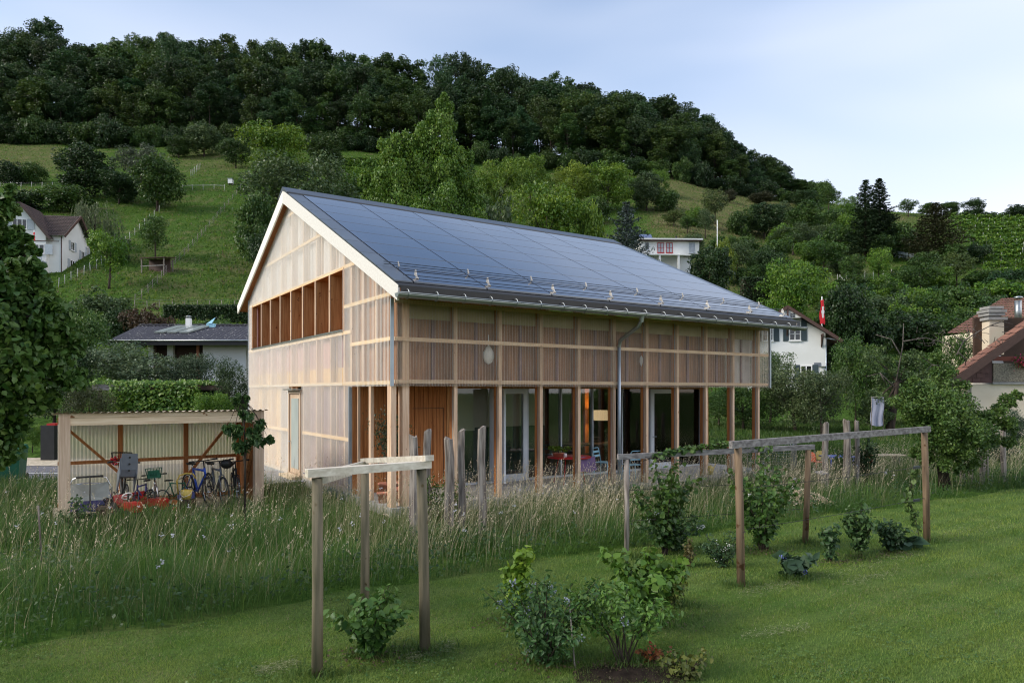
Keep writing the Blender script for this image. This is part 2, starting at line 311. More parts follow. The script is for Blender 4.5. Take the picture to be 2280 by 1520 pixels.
# ------------------------------------------------------------------ terrain
HC = np.array([-2.569, 15.0]); HYAW = math.radians(33.52)
EL = np.array([math.cos(HYAW), math.sin(HYAW)]); EG = np.array([-math.sin(HYAW), math.cos(HYAW)])
def hw(l, g, z=0.0):
    p = HC + EL * l + EG * g; return (p[0], p[1], z)
def lg_of(x, y):
    dx = x - HC[0]; dy = y - HC[1]; return dx * EL[0] + dy * EL[1], dx * EG[0] + dy * EG[1]
def zy(Y, y): return EYE + (HOR - y) / F_PX * Y
_left = [(26, 0), (50, 3.0), (75, 11.0), (140, 43.5), (200, 73.5), (250, 106.4), (290, 106), (420, 80), (1800, 60)]
_cols = [
 (-900, _left), (500, _left),
 (800, [(26, 0), (50, 2.5), (75, zy(75, 735)), (140, zy(140, 455)), (200, zy(200, 335)), (245, zy(245, 280)), (290, 96), (420, 75), (1800, 55)]),
 (1050, [(26, 0), (50, 2.0), (75, zy(75, 765)), (140, zy(140, 490)), (200, zy(200, 362)), (240, zy(240, 315)), (290, 88), (420, 70), (1800, 50)]),
 (1300, [(26, 0), (50, 1.5), (75, zy(75, 780)), (140, zy(140, 500)), (195, zy(195, 380)), (230, zy(230, 350)), (290, 78), (420, 60), (1800, 45)]),
 (1500, [(26, 0), (50, 1.0), (75, zy(75, 765)), (107, zy(107, 600)), (190, zy(190, 400)), (220, zy(220, 385)), (290, 66), (420, 52), (1800, 40)]),
 (1700, [(26, 0), (50, 0.9), (75, zy(75, 780)), (107, zy(107, 640)), (145, zy(145, 515)), (195, zy(195, 440)), (220, zy(220, 432)), (290, 60), (1800, 35)]),
 (1850, [(26, 0), (50, 0.9), (75, zy(75, 780)), (107, zy(107, 640)), (145, zy(145, 535)), (195, zy(195, 458)), (220, zy(220, 452)), (290, 54), (1800, 35)]),
 (2000, [(26, 0), (50, 0.8), (75, zy(75, 780)), (107, zy(107, 640)), (145, zy(145, 530)), (175, zy(175, 478)), (190, zy(190, 474)), (260, 44), (1800, 30)]),
 (2280, [(26, 0), (50, 0.6), (75, zy(75, 790)), (107, zy(107, 640)), (145, zy(145, 525)), (168, zy(168, 486)), (185, zy(185, 482)), (260, 40), (1800, 30)]),
 (3200, [(26, 0), (50, 0.6), (75, zy(75, 800)), (107, zy(107, 650)), (145, zy(145, 540)), (168, zy(168, 500)), (185, zy(185, 496)), (260, 36), (1800, 30)]),
]
_cx = np.array([c[0] for c in _cols], float)
def terr(X, Y):
    X = np.atleast_1d(np.asarray(X, float)); Y = np.atleast_1d(np.asarray(Y, float))
    a = np.clip(1140 + F_PX * X / np.maximum(Y, 20), _cx[0], _cx[-1])
    Z = np.stack([np.interp(Y, [k[0] for k in c[1]], [k[1] for k in c[1]]) for c in _cols])
    i = np.clip(np.searchsorted(_cx, a) - 1, 0, len(_cx) - 2); t = (a - _cx[i]) / (_cx[i + 1] - _cx[i])
    r = np.arange(len(a)); z = Z[i, r] * (1 - t) + Z[i + 1, r] * t
    b = np.clip((Y - 45) / 40, 0, 1)
    return z + b * (0.5 * np.sin(X * 0.11 + 1) * np.sin(Y * 0.09) + 0.22 * np.sin(X * 0.31) * np.cos(Y * 0.27))
def tz(x, y): return float(terr(x, y)[0])
def at(px, py, Y): return ((px - 1140) / F_PX * Y, Y, zy(Y, py))
def hit(px, py):
    """first point of the terrain on the line of sight through a photo point"""
    Ys = np.arange(27, 330, 0.5); X = (px - 1140) / F_PX * Ys
    d = terr(X, Ys) - (EYE + (HOR - py) / F_PX * Ys); k = np.where(d > 0)[0]
    Y = Ys[k[0]] if len(k) else 210.0
    x = (px - 1140) / F_PX * Y; return x, Y, tz(x, Y)

def ground_mat():
    m, nt, out = new_mat('meadow_ground'); L = nt.links.new
    p = N(nt, 'ShaderNodeBsdfPrincipled'); p.inputs['Roughness'].default_value = 0.95; p.inputs['Specular IOR Level'].default_value = 0.05; L(p.outputs[0], out.inputs[0])
    t = N(nt, 'ShaderNodeTexCoord')
    def noise(s, d=5):
        n = N(nt, 'ShaderNodeTexNoise'); n.inputs['Scale'].default_value = s; n.inputs['Detail'].default_value = d; L(t.outputs['Object'], n.inputs['Vector']); return n
    n1 = noise(0.35); n2 = noise(2.2, 6); n3 = noise(0.06, 4)
    def mix(a, b, f):
        x = N(nt, 'ShaderNodeMix', data_type='RGBA')
        for s, v in (('A', a), ('B', b)):
            if isinstance(v, tuple): x.inputs[s].default_value = (*v, 1)
            else: L(v, x.inputs[s])
        L(f, x.inputs['Factor']); return x.outputs['Result']
    def rng(n, lo, hi, o='Fac'):
        r = N(nt, 'ShaderNodeMapRange'); r.inputs['From Min'].default_value = lo; r.inputs['From Max'].default_value = hi; L(n.outputs[o], r.inputs['Value']); return r.outputs[0]
    g = mix((0.034, 0.074, 0.011), (0.060, 0.112, 0.018), rng(n2, 0.35, 0.65))
    g = mix(g, (0.085, 0.106, 0.034), rng(n1, 0.52, 0.72))
    dry = mix((0.115, 0.106, 0.047), (0.165, 0.138, 0.070), rng(n2, 0.35, 0.65))
    at_ = N(nt, 'ShaderNodeAttribute', attribute_name='var')
    ad = N(nt, 'ShaderNodeMath', operation='ADD'); L(at_.outputs['Fac'], ad.inputs[0])
    sb = N(nt, 'ShaderNodeMapRange'); sb.inputs['From Min'].default_value = 0.3; sb.inputs['From Max'].default_value = 0.7; sb.inputs['To Min'].default_value = -0.3; sb.inputs['To Max'].default_value = 0.3
    L(n1.outputs['Fac'], sb.inputs['Value']); L(sb.outputs[0], ad.inputs[1]); ad.use_clamp = True
    c = mix(g, dry, ad.outputs[0]); L(c, p.inputs['Base Color'])
    b = N(nt, 'ShaderNodeBump'); b.inputs['Strength'].default_value = 1.0; b.inputs['Distance'].default_value = 0.35; L(n2.outputs['Fac'], b.inputs['Height']); L(b.outputs[0], p.inputs['Normal'])
    return m
M['ground'] = ground_mat()
gx = np.unique(np.concatenate([np.linspace(-2200, -300, 10), np.arange(-300, -60, 5), np.arange(-60, 60, 3), np.arange(60, 330, 5), np.linspace(330, 2200, 10)]))
gy = np.unique(np.concatenate([np.linspace(-400, -20, 6), np.arange(-20, 26, 6.0), np.arange(26, 120, 2.0), np.arange(120, 300, 4.0), np.linspace(300, 1800, 14), [2600]]))
GX, GY = np.meshgrid(gx, gy); GZ = terr(GX.ravel(), GY.ravel())
# how dry the grass is: khaki slope on the right of the hill, the fallow strip on the left
PX = 1140 + F_PX * GX.ravel() / np.maximum(GY.ravel(), 20)
PYv = HOR - (GZ - EYE) / np.maximum(GY.ravel(), 20) * F_PX
def zone(x0, x1, y0, y1, s=40): 
    f = lambda v, a, b: np.clip((v - a) / s + 0.5, 0, 1) * np.clip((b - v) / s + 0.5, 0, 1)
    return f(PX, x0, x1) * f(PYv, y0, y1)
dry = 0.55 * zone(1440, 1800, 375, 520) + 0.3 * zone(1480, 1960, 500, 660) + 0.45 * zone(-100, 140, 320, 385, 25) + 0.35 * zone(1050, 1300, 380, 460) + 0.4 * zone(395, 560, 325, 385, 25) + 0.5 * zone(1980, 2130, 470, 500, 20) + 0.25 * zone(300, 560, 545, 690)
nxg, nyg = len(gx), len(gy)
idx = np.arange(nxg * nyg).reshape(nyg, nxg)
Fg = np.stack([idx[:-1, :-1].ravel(), idx[:-1, 1:].ravel(), idx[1:, 1:].ravel(), idx[1:, :-1].ravel()], 1)
go = link('ground', np_mesh('ground', np.stack([GX.ravel(), GY.ravel(), GZ], 1), Fg, M['ground'], dry, smooth=True)); tag(go, kind='structure')

# mown lawn in front, a sheet just above the ground, its far edge parallel to the house
def lawn_mat():
    m, nt, out = new_mat('lawn_turf'); L = nt.links.new
    p = N(nt, 'ShaderNodeBsdfPrincipled'); p.inputs['Roughness'].default_value = 0.9; p.inputs['Specular IOR Level'].default_value = 0.08; L(p.outputs[0], out.inputs[0])
    t = N(nt, 'ShaderNodeTexCoord')
    n1 = N(nt, 'ShaderNodeTexNoise'); n1.inputs['Scale'].default_value = 1.3; n1.inputs['Detail'].default_value = 5; L(t.outputs['Object'], n1.inputs['Vector'])
    n2 = N(nt, 'ShaderNodeTexNoise'); n2.inputs['Scale'].default_value = 28; n2.inputs['Detail'].default_value = 4; L(t.outputs['Object'], n2.inputs['Vector'])
    a = N(nt, 'ShaderNodeMix', data_type='RGBA'); a.inputs['A'].default_value = (0.058, 0.115, 0.017, 1); a.inputs['B'].default_value = (0.110, 0.155, 0.038, 1)
    r = N(nt, 'ShaderNodeMapRange'); r.inputs['From Min'].default_value = 0.35; r.inputs['From Max'].default_value = 0.68; L(n1.outputs['Fac'], r.inputs['Value']); L(r.outputs[0], a.inputs['Factor'])
    b = N(nt, 'ShaderNodeMix', data_type='RGBA'); b.inputs['B'].default_value = (0.040, 0.055, 0.018, 1); L(a.outputs['Result'], b.inputs['A'])
    r2 = N(nt, 'ShaderNodeMapRange'); r2.inputs['From Min'].default_value = 0.5; r2.inputs['From Max'].default_value = 0.75; L(n2.outputs['Fac'], r2.inputs['Value']); L(r2.outputs[0], b.inputs['Factor'])
    L(b.outputs['Result'], p.inputs['Base Color'])
    bp = N(nt, 'ShaderNodeBump'); bp.inputs['Strength'].default_value = 0.7; bp.inputs['Distance'].default_value = 0.03; L(n2.outputs['Fac'], bp.inputs['Height']); L(bp.outputs[0], p.inputs['Normal'])
    return m
M['lawn'] = lawn_mat()
def lawn_edge(l):      # garden g of the lawn's far edge at l
    return -4.95 - 0.010 * np.maximum(l - 2, 0) ** 1.6 * 0.9 + 0.12 * np.sin(l * 1.7) + 0.07 * np.sin(l * 4.1)
ls = np.arange(-14, 30.1, 0.5); mb = MB()
far = [hw(l, float(lawn_edge(l)), 0.006) for l in ls]; near = [hw(l, -26, 0.006) for l in ls]
mb.add(far + near, [(i + len(ls), i + 1 + len(ls), i + 1, i) for i in range(len(ls) - 1)])
tag(mb.build('lawn', M['lawn']), kind='structure')

# road behind the bicycle shelter, gravel verge, door slab, soil bed
mb = MB(); rp = [(-60, 31), (-32, 25.2), (-22, 23.6), (-14.5, 23.2), (-9.5, 24.6), (-5, 28)]
mb.add([(x, y + 1.9, max(tz(x, y + 1.9), 0) + 0.012) for x, y in rp] + [(x, y - 2.1, max(tz(x, y - 2.1), 0) + 0.012) for x, y in rp], [(i + 6, i + 7, i + 1, i) for i in range(5)])
tag(mb.build('road', M['asphalt']), kind='structure')
mb = MB(); mb.add([(x, y + 1.93, tz(x, y + 1.93) + 0.02) for x, y in rp] + [(x, y + 3.6, tz(x, y + 3.6) + 0.02) for x, y in rp], [(i, i + 1, i + 7, i + 6) for i in range(5)])
tag(mb.build('gravel_verge', M['gravel']), kind='structure')
mb = MB(); mb.add([(x, y - 0.25, 0.03) for x, y in rp[2:5]] + [(x, y - 0.37, 0.03) for x, y in rp[2:5]], [(i + 3, i + 4, i + 1, i) for i in range(2)])
tag(mb.build('road_marking', M['white']), kind='structure')
# ------------------------------------------------------------------ the timber house (local x = along the long side, y = into the house)
house = tag(empty('timber_house', hw(0, 0, 0), HYAW), 'new timber house clad in translucent corrugated sheets under a solar panel roof', 'house')
WG, LL, GS, FL = 12.77, 12.82, 2.44, 0.20
ZC, ZR, RG, SL = 2.85, 8.60, 7.52, 0.4685       # cladding bottom; underside ridge height; ridge position; roof slope
ZTOP = 8.798
def roof_z(g): return ZTOP - SL * abs(RG - g)
def H_(name, mb, m, parent=None): return mb.build(name, m, parent or house)

mb = MB(); mb.box(-0.06, LL + 0.3, -0.10, WG + 0.05, -0.05, FL); H_('floor_slab', mb, M['concrete'])
mb = MB(); mb.box(0.3, LL - 0.1, 2.30, WG - 0.3, 2.86, 3.05); H_('upper_floor', mb, M['larch_dark'])
mb = MB(); mb.box(0.14, LL - 0.1, 0.30, 2.43, 2.88, 2.96); H_('terrace_ceiling', mb, M['larch_dark'])
for (w, d) in (((-0.75, -0.08), (5.9, 8.6)),):
    mb = MB(); mb.box(-1.05, -0.07, 5.9, 9.2, 0.0, 0.16); H_('door_slab', mb, M['concrete'])

# --- roof build-up
def roof_pt(l, g, dz=0.0): return (l, g, roof_z(g) + dz)
O, E1, E2, LR = 0.27, 0.893, 0.893, 13.015
for side, (ga, gb) in (('front', (-E1, RG)), ('back', (RG, WG + E2))):
    mb = MB()
    a, b = (ga, roof_z(ga) - 0.05), (gb, roof_z(gb) - 0.05)
    mb.add([(l, g, z - d) for d in (0, 0.13) for l in (-O + 0.04, LR - 0.04) for g, z in (a, b)],
           [(0, 2, 3, 1), (4, 5, 7, 6), (0, 1, 5, 4), (2, 6, 7, 3), (0, 4, 6, 2), (1, 3, 7, 5)])
    H_('roof_deck', mb, M['larch_dark'])
for lx, lab in ((-O, 'near'), (LR, 'far')):
    for ga, gb in ((-E1, RG), (RG, WG + E2)):
        mb = MB(); n = 1
        L0, L1 = (lx - 0.0, lx + 0.045) if lab == 'near' else (lx - 0.045, lx)
        hh = 0.36
        if ga < 0: poly = [(L0, ga, roof_z(ga)), (L0, gb, roof_z(gb)), (L0, gb, roof_z(gb) - hh - 0.03), (L0, ga + 0.06, roof_z(ga) - hh + 0.06)]
        else: poly = [(L0, ga, roof_z(ga)), (L0, gb, roof_z(gb)), (L0, gb - 0.06, roof_z(gb) - hh + 0.06), (L0, ga, roof_z(ga) - hh - 0.03)]
        mb.prism(poly, (L1 - L0, 0, 0)); H_('bargeboard', mb, M['white_board'])
# soffit boards of the back eave and the gable overhang
for ga, gb in ((-E1 + 0.05, RG), (RG, WG + E2 - 0.03)):
    mb = MB(); mb.add([(l, g, roof_z(g) - d) for d in (0.19, 0.22) for l in (-O + 0.05, 0.6) for g in (ga, gb)],
           [(0, 2, 3, 1), (4, 5, 7, 6), (0, 1, 5, 4), (2, 6, 7, 3), (0, 4, 6, 2), (1, 3, 7, 5)]); H_('soffit', mb, M['larch_dark'])
mb = MB(); g0, g1 = WG - 0.02, WG + E2 - 0.05
mb.add([(l, g, roof_z(g) - d) for d in (0.19, 0.22) for l in (0.61, LR - 0.06) for g in (g0, g1)],
       [(0, 2, 3, 1), (4, 5, 7, 6), (0, 1, 5, 4), (2, 6, 7, 3), (0, 4, 6, 2), (1, 3, 7, 5)]); H_('soffit', mb, M['larch_dark'])
# roof covering: dark verge plates, PV modules, ridge cap
def plate(l0, l1, g0, g1, lift, th, m, name, parent=None):
    mb = MB(); v = []
    for d in (lift, lift - th):
        for l in (l0, l1):
            for g in (g0, g1): v.append((l, g, roof_z(g) + d))
    mb.add(v, [(0, 2, 3, 1), (4, 5, 7, 6), (0, 1, 5, 4), (2, 6, 7, 3), (0, 4, 6, 2), (1, 3, 7, 5)]); return H_(name, mb, m, parent)
plate(-O + 0.002, LR - 0.002, -E1, RG, 0.006, 0.05, M['black'], 'roof_underlay')  # its black eave edge belongs to the painted shadow line
plate(-O + 0.002, LR - 0.002, RG, WG + E2, 0.006, 0.05, M['dark_metal'], 'roof_underlay')
pc = np.linspace(0.16, 12.72, 8); pr = np.linspace(-0.72, 6.93, 9)
for j in range(8):
    plate(-O + 0.005, pc[0] - 0.02, pr[j] + 0.012, pr[j + 1] - 0.012, 0.045, 0.03, M['verge_metal'], 'verge_plate')
    plate(pc[-1] + 0.02, LR - 0.005, pr[j] + 0.012, pr[j + 1] - 0.012, 0.045, 0.03, M['verge_metal'], 'verge_plate')
    for i in range(7):
        plate(pc[i] + 0.014, pc[i + 1] - 0.014, pr[j] + 0.02, pr[j + 1] - 0.02, 0.052 + 0.002 * ((i * 7 + j * 3) % 3), 0.035, M['pv'], 'solar_panel')
mb = MB()
for s in (-1, 1):
    g1 = RG + s * 0.50
    mb.add([(-O - 0.01, RG, ZTOP + 0.10), (LR + 0.01, RG, ZTOP + 0.10), (LR + 0.01, g1, roof_z(g1) + 0.075), (-O - 0.01, g1, roof_z(g1) + 0.075),
            (-O - 0.01, RG, ZTOP - 0.02), (LR + 0.01, RG, ZTOP - 0.02), (LR + 0.01, g1, roof_z(g1) + 0.03), (-O - 0.01, g1, roof_z(g1) + 0.03)],
           [(0, 1, 2, 3), (7, 6, 5, 4), (3, 2, 6, 7), (0, 3, 7, 4), (1, 5, 6, 2)])
H_('ridge_cap', mb, M['dark_metal'])
# eave fascia, gutter with joints, downpipe
mb = MB(); mb.box(-O + 0.05, LR - 0.05, -E1 - 0.004, -E1 + 0.02, roof_z(-E1) - 0.20, roof_z(-E1) - 0.0); H_('eave_fascia', mb, M['black'])  # painted black for the shadow line between panels and gutter
def gutter(l0, l1, gc, zc, drop):
    mb = MB(); n = 10; r = 0.095; v = []; f = []
    for r_ in (r, r - 0.012):
        for l, dz in ((l0, 0), (l1, drop)):
            for k in range(n + 1):
                t = math.pi + math.pi * k / n; v.append((l, gc + r_ * math.cos(t), zc + dz + r_ * math.sin(t)))
    m_ = n + 1
    for k in range(n):
        f.append((k, k + 1, m_ + k + 1, m_ + k)); f.append((2 * m_ + k, 3 * m_ + k, 3 * m_ + k + 1, 2 * m_ + k + 1))
    f += [(0, m_, 3 * m_, 2 * m_), (n, 2 * m_ + n, 3 * m_ + n, m_ + n)]
    mb.add(v, f, 0, True); mb.add([(l0, gc + r * math.cos(math.pi + math.pi * k / n), zc + r * math.sin(math.pi + math.pi * k / n)) for k in range(n + 1)], [tuple(range(n + 1))])
    mb.add([(l1, gc + r * math.cos(math.pi + math.pi * k / n), zc + drop + r * math.sin(math.pi + math.pi * k / n)) for k in range(n + 1)], [tuple(range(n + 1))])
    mb.tube([(l0, gc - r - 0.004, zc + 0.004), (l1, gc - r - 0.004, zc + 0.004 + drop)], 0.014, 6)
    return mb
GC, GZ0 = -E1 - 0.06, 4.69
gut = H_('gutter', gutter(-O - 0.06, LR + 0.26, GC, GZ0, -0.02), M['zinc'])
jm = MB(); jm.torus((0, 0, 0), (1, 0, 0), 0.100, 0.009, 18, 6)
jme = jm.mesh('gutter_joint', M['zinc'])
for k in range(20): link('gutter_joint', jme, gut, (-0.1 + k * 0.66, GC, GZ0 - 0.012))
mb = MB(); ld = 6.40
mb.tube([(ld, GC, 4.62), (ld, GC, 4.52), (ld - 0.02, GC + 0.1, 4.36), (ld, -0.16, 4.06), (ld + 0.02, -0.10, 3.9), (ld + 0.02, -0.10, 3.86)], 0.05, 10)
mb.lathe([(0.05, -0.02), (0.062, 0.06), (0.085, 0.14)], (ld, GC, 4.48), 10)
dp = H_('downpipe', mb, M['zinc'])
mb = MB(); mb.tube([(ld + 0.02, -0.10, 3.9), (ld + 0.02, -0.10, 0.12)], 0.046, 10)
for z in (1.0, 2.4, 3.6): mb.torus((ld + 0.02, -0.10, z), (0, 0, 1), 0.048, 0.008, 12, 5)
mb.build('downpipe_shaft', M['alu'], dp)
# snow guards: two double rails on brackets
for gg, l0, nb, ls_ in ((0.25, 0.0, 8, (0.24, 2.0, 3.8, 5.55, 7.37, 9.17, 10.94, 12.64)), (-0.43, 0.15, 8, (0.33, 2.12, 3.96, 5.8, 7.6, 9.44, 11.3, 12.9))):
    mb = MB(); z = roof_z(gg)
    for h in (0.09, 0.17) if gg < 0 else (0.09, 0.14): mb.tube([(l0 - 0.1, gg - (0.0 if h < 0.15 else 0.05), z + h), (12.85, gg - (0.0 if h < 0.15 else 0.05), z + h)], 0.008, 6)
    sg = H_('snow_rail', mb, M['dark_metal'])
    bm = MB()
    if gg < 0: bm.prism([(-0.012, -0.12, -0.02), (-0.012, 0.04, 0.06), (-0.012, 0.0, 0.20), (-0.012, -0.04, 0.20)], (0.024, 0, 0)); bm.box(-0.035, 0.035, -0.15, 0.06, -0.05, -0.02)
    else: bm.prism([(-0.012, -0.10, 0.04), (-0.012, -0.03, 0.04), (-0.012, 0.0, 0.19), (-0.012, -0.03, 0.19)], (0.02, 0, 0))
    bme = bm.mesh('snow_rail_bracket', M['steel_bright'])
    for l in ls_: link('bracket', bme, sg, (l, gg, z + 0.05 if gg < 0 else z + 0.02), (0, 0, 0), (0.8, 0.8, 0.8))

# --- structure: posts on the long side, run from the ground up behind the sheets
pm = MB(); pm.box(-0.085, 0.0, 0.02, 0.10, 0.0, 4.70); pme = pm.mesh('post', M['spruce_v'])
pm = MB(); pm.box(-0.085, 0.0, 0.135, 0.24, 0.0, 4.70); rme = pm.mesh('shaded_rear_ply', M['larch_dark'])  # darker wood colour stands for the shaded side of the post
sm_ = MB(); sm_.box(-0.078, -0.006, 0.10, 0.135, 0.0, 4.69); sme = sm_.mesh('seal_strip', M['alu'])
for i in range(11):
    p = link('post', pme, house, (0.403 + 1.2006 * i, 0.0, 0.05)); link('seal_strip', sme, p); link('shaded_rear_ply', rme, p)
mb = MB(); mb.box(-0.16, -0.087, 0.02, 0.24, 0, 4.7); H_('post_cheek', mb, M['spruce_v']).location = (0.403, 0, 0.05)
mb = MB(); mb.box(-0.02, 0.10, 0.03, 0.24, 0.05, ZC); H_('corner_post', mb, M['spruce_v'])
mb = MB(); mb.box(12.40, 12.52, 2.16, 2.40, 0.2, 2.86); H_('post', mb, M['larch_v'])
mb = MB(); mb.box(0.01, 0.09, 1.25, 1.37, 0.05, 2.85); H_('post', mb, M['spruce_v'])
# rails on the long side
for z in (ZC + 0.03, 3.80):
    mb = MB(); mb.box(0.035, LL - 0.03, -0.032, 0.018, z, z + 0.085); H_('rail', mb, M['spruce_h'])
mb = MB(); mb.box(0.035, LL - 0.03, -0.03, 0.018, 4.62, 4.70); H_('rail', mb, M['spruce_h'])
# upper wall panels and blinds in the bays behind the sheets
for i in range(-1, 11):
    l0 = max(0.10, 0.403 + 1.2006 * i + 0.015); l1 = min(0.403 + 1.2006 * (i + 1) - 0.115, LL - 0.12)
    if i == -1: l1 = 0.235
    mt = M['brown_wall'] if i < 9 else M['membrane']  # last bays pale: skylight through the sheeting put into the panel colour
    mb = MB(); mb.box(l0 - 0.02, l1 + 0.03, 0.32, 0.36, ZC + 0.02, 4.72); H_('wall_panel', mb, mt)
    if i >= 0 and i < 10:
        mb = MB(); mb.box(l0 + 0.01, l1 - 0.01, 0.16, 0.175, 4.34, 4.69); mb.box(l0 + 0.01, l1 - 0.01, 0.155, 0.18, 4.315, 4.345); H_('blind', mb, M['blind'])
        k = 0.56 if i % 2 else 0.62
        mb = MB(); mb.box(l0 + (l1 - l0) * k, l0 + (l1 - l0) * k + 0.07, 0.27, 0.315, ZC + 0.1, 4.33); H_('batten', mb, M['mauve'])
mb = MB(); mb.box(0.1, 10.7, 0.37, 0.40, ZC + 0.01, 4.74); H_('inner_wall', mb, M['brown_wall'])
# paper lamps glimpsed through the sheet
for l in (2.55, 7.62): 
    mb = MB(); mb.lathe([(0.01, -0.20), (0.10, -0.15), (0.15, -0.03), (0.145, 0.08), (0.07, 0.2), (0.02, 0.24), (0.01, 0.5)], (l, 0.21, 3.55), 14, sx=1, sy=0.5); H_('paper_lamp', mb, M['white'])

# --- corrugated sheets
def corr(pts, m, name, pitch=0.0762, amp=0.015, axis='l', off=0.0):
    """ribbed sheet between two positions, bottom and top given as functions"""
    a0, a1, zb, zt = pts
    n = max(4, int(round((a1 - a0) / pitch * 6))); v = []; f = []
    for k in range(n + 1):
        a = a0 + (a1 - a0) * k / n; d = off - amp * math.cos(2 * math.pi * a / pitch)
        for z in (zb(a) if callable(zb) else zb, zt(a) if callable(zt) else zt):
            v.append((a, d, z) if axis == 'l' else (d, a, z))
    for k in range(n): f.append((2 * k, 2 * k + 2, 2 * k + 3, 2 * k + 1))
    mb = MB(); mb.add(v, f, 0, True); return H_(name, mb, m)
for i in range(11):
    a0 = 0.035 if i == 0 else 0.403 + 1.2006 * i - 0.05 + 0.001; a1 = 0.403 + 1.2006 * (i + 1) - 0.05 if i < 10 else LL - 0.03
    corr((a0, a1, ZC - 0.03, 4.74), M['sheet_long'], 'cladding_sheet', off=-0.046)
gt = lambda g: roof_z(g) - 0.30
GP = [2.94, 3.95, 5.12, 6.285, 7.465, 8.64, 9.82, 11.01, 12.2]
gcut = [0.03] + [1.24, 2.46] + [3.95, 5.12, 6.285, 7.465, 8.64, 9.82, 11.01, WG]
WB, WT = 4.264, 5.746
for a0, a1 in zip(gcut[:-1], gcut[1:]):
    a0 += 0.001
    if a1 <= 2.47: corr((a0, a1, ZC - 0.03, gt), M['sheet_gable'], 'cladding_sheet', axis='g', off=-0.046)
    else:
        b0, b1 = max(a0, 2.461), a1
        if b0 < 2.94:
            corr((b0, 2.94, 0.12, gt), M['sheet_gable'], 'cladding_sheet', axis='g', off=-0.046); b0 = 2.941
        dr = [(b0, b1)]
        if b0 < 7.6 and b1 > 6.35: dr = [(b0, min(b1, 6.34)), (max(b0, 7.61), b1)]
        for q0, q1 in dr:
            if q1 - q0 > 0.05: corr((q0, q1, 0.12, 2.90), M['sheet_gable'], 'cladding_sheet', axis='g', off=-0.046)
        corr((b0, b1, 2.86, WB - 0.06), M['sheet_gable'], 'cladding_sheet', axis='g', off=-0.060)
        if b0 < 12.3:
            corr((b0, min(b1, 12.28), WT + 0.05, gt), M['sheet_gable'], 'cladding_sheet', axis='g', off=-0.050)
        if b1 > 12.3: corr((12.281, b1, WB - 0.06, gt), M['sheet_gable'], 'cladding_sheet', axis='g', off=-0.046)
mb = MB(); mb.box(-0.072, -0.035, -0.072, -0.035, ZC - 0.03, 4.7); mb.box(-0.072, 0.0, -0.077, -0.0725, ZC - 0.03, 4.7); H_('corner_trim', mb, M['alu'])
mb = MB(); mb.box(-0.075, -0.01, GS - 0.03, GS + 0.025, 0.1, ZC - 0.03); H_('corner_trim', mb, M['alu'])
mb = MB(); mb.box(-0.075, -0.02, WG - 0.01, WG + 0.04, 0.1, gt(WG)); H_('corner_trim', mb, M['alu'])
mb = MB(); mb.box(LL - 0.03, LL + 0.03, -0.08, -0.02, ZC - 0.03, 4.7); H_('corner_trim', mb, M['alu'])
# side sheets on the far end of the upper storey
corr((0.0, 3.0, ZC, gt), M['sheet_long'], 'cladding_sheet', axis='g', off=LL)

# --- gable structure behind the sheets
def gable_rail(g0, g1, z, h=0.085):
    mb = MB(); mb.box(-0.034, 0.02, g0, g1, z - h / 2, z + h / 2); H_('rail', mb, M['spruce_h2'])
M['spruce_h2'] = mat('spruce_h2', srgb(232, 204, 166), srgb(212, 178, 132), (24, 1.5, 24), 0.62, 0.1, spec=0.25, c3=srgb(150, 104, 66), s3=7, t3=0.72)
for g0, g1, z in ((0.03, WG, 2.90), (0.03, 2.44, 3.845), (0.03, 2.9, 4.81), (2.44, WG, WB - 0.10), (1.6, WG, WT + 0.05), (2.5, 6.3, 1.52), (7.65, WG, 1.52), (4.1, 11.2, 6.95), (6.75, 8.4, 8.1)):
    gable_rail(g0, g1, z)
for g in GP + [0.9, 1.7, 2.44, 12.7]:
    lo = 0.15 if g > 2.4 else ZC; hi = gt(g) - 0.02
    segs = [(lo, WB - 0.15), (WT + 0.1, hi)] if 2.95 < g < 12.25 else [(lo, hi)]
    for a, b in segs:
        mb = MB(); mb.box(-0.005, 0.10, g - 0.045, g + 0.045, a, b); H_('stud', mb, M['spruce_v'])
        if g > 2.4:
            mb = MB(); mb.box(0.002, 0.06, g - 0.42, g - 0.38, a, min(b, gt(g - 0.4))); H_('stud', mb, M['spruce_v'])
# panels between the studs
cuts = [0.05, 0.9, 1.7, 2.44, 2.94, 3.95, 5.12, 6.285, 7.465, 8.64, 9.82, 11.01, 12.2, WG - 0.02]
for a, b in zip(cuts[:-1], cuts[1:]):
    a += 0.046; b -= 0.046
    def pan(z0, z1, m, x=0.115):
        mb = MB(); t0 = z1(a) if callable(z1) else z1; t1 = z1(b) if callable(z1) else z1
        mb.prism([(x, a - 0.05, z0), (x, b + 0.05, z0), (x, b + 0.05, t1), (x, a - 0.05, t0)], (0.03, 0, 0)); H_('wall_panel', mb, m)
    top = lambda g: gt(g) - 0.03
    if b < 2.45: pan(ZC, top, M['brown_wall'])
    else:
        inw = a > 2.9 and b < 12.3
        door = b > 6.3 and a < 7.5
        if not door: pan(0.15, 2.84, M['ply'] if a > 8.6 else (M['mauve'] if a < 7 else M['membrane']))
        pan(2.84, 3.32, M['ply'], 0.118); pan(3.32, WB - 0.1 if inw else top, M['pink'] if a > 3 else M['mauve'])
        if inw: pan(WT + 0.06, top, M['membrane'])
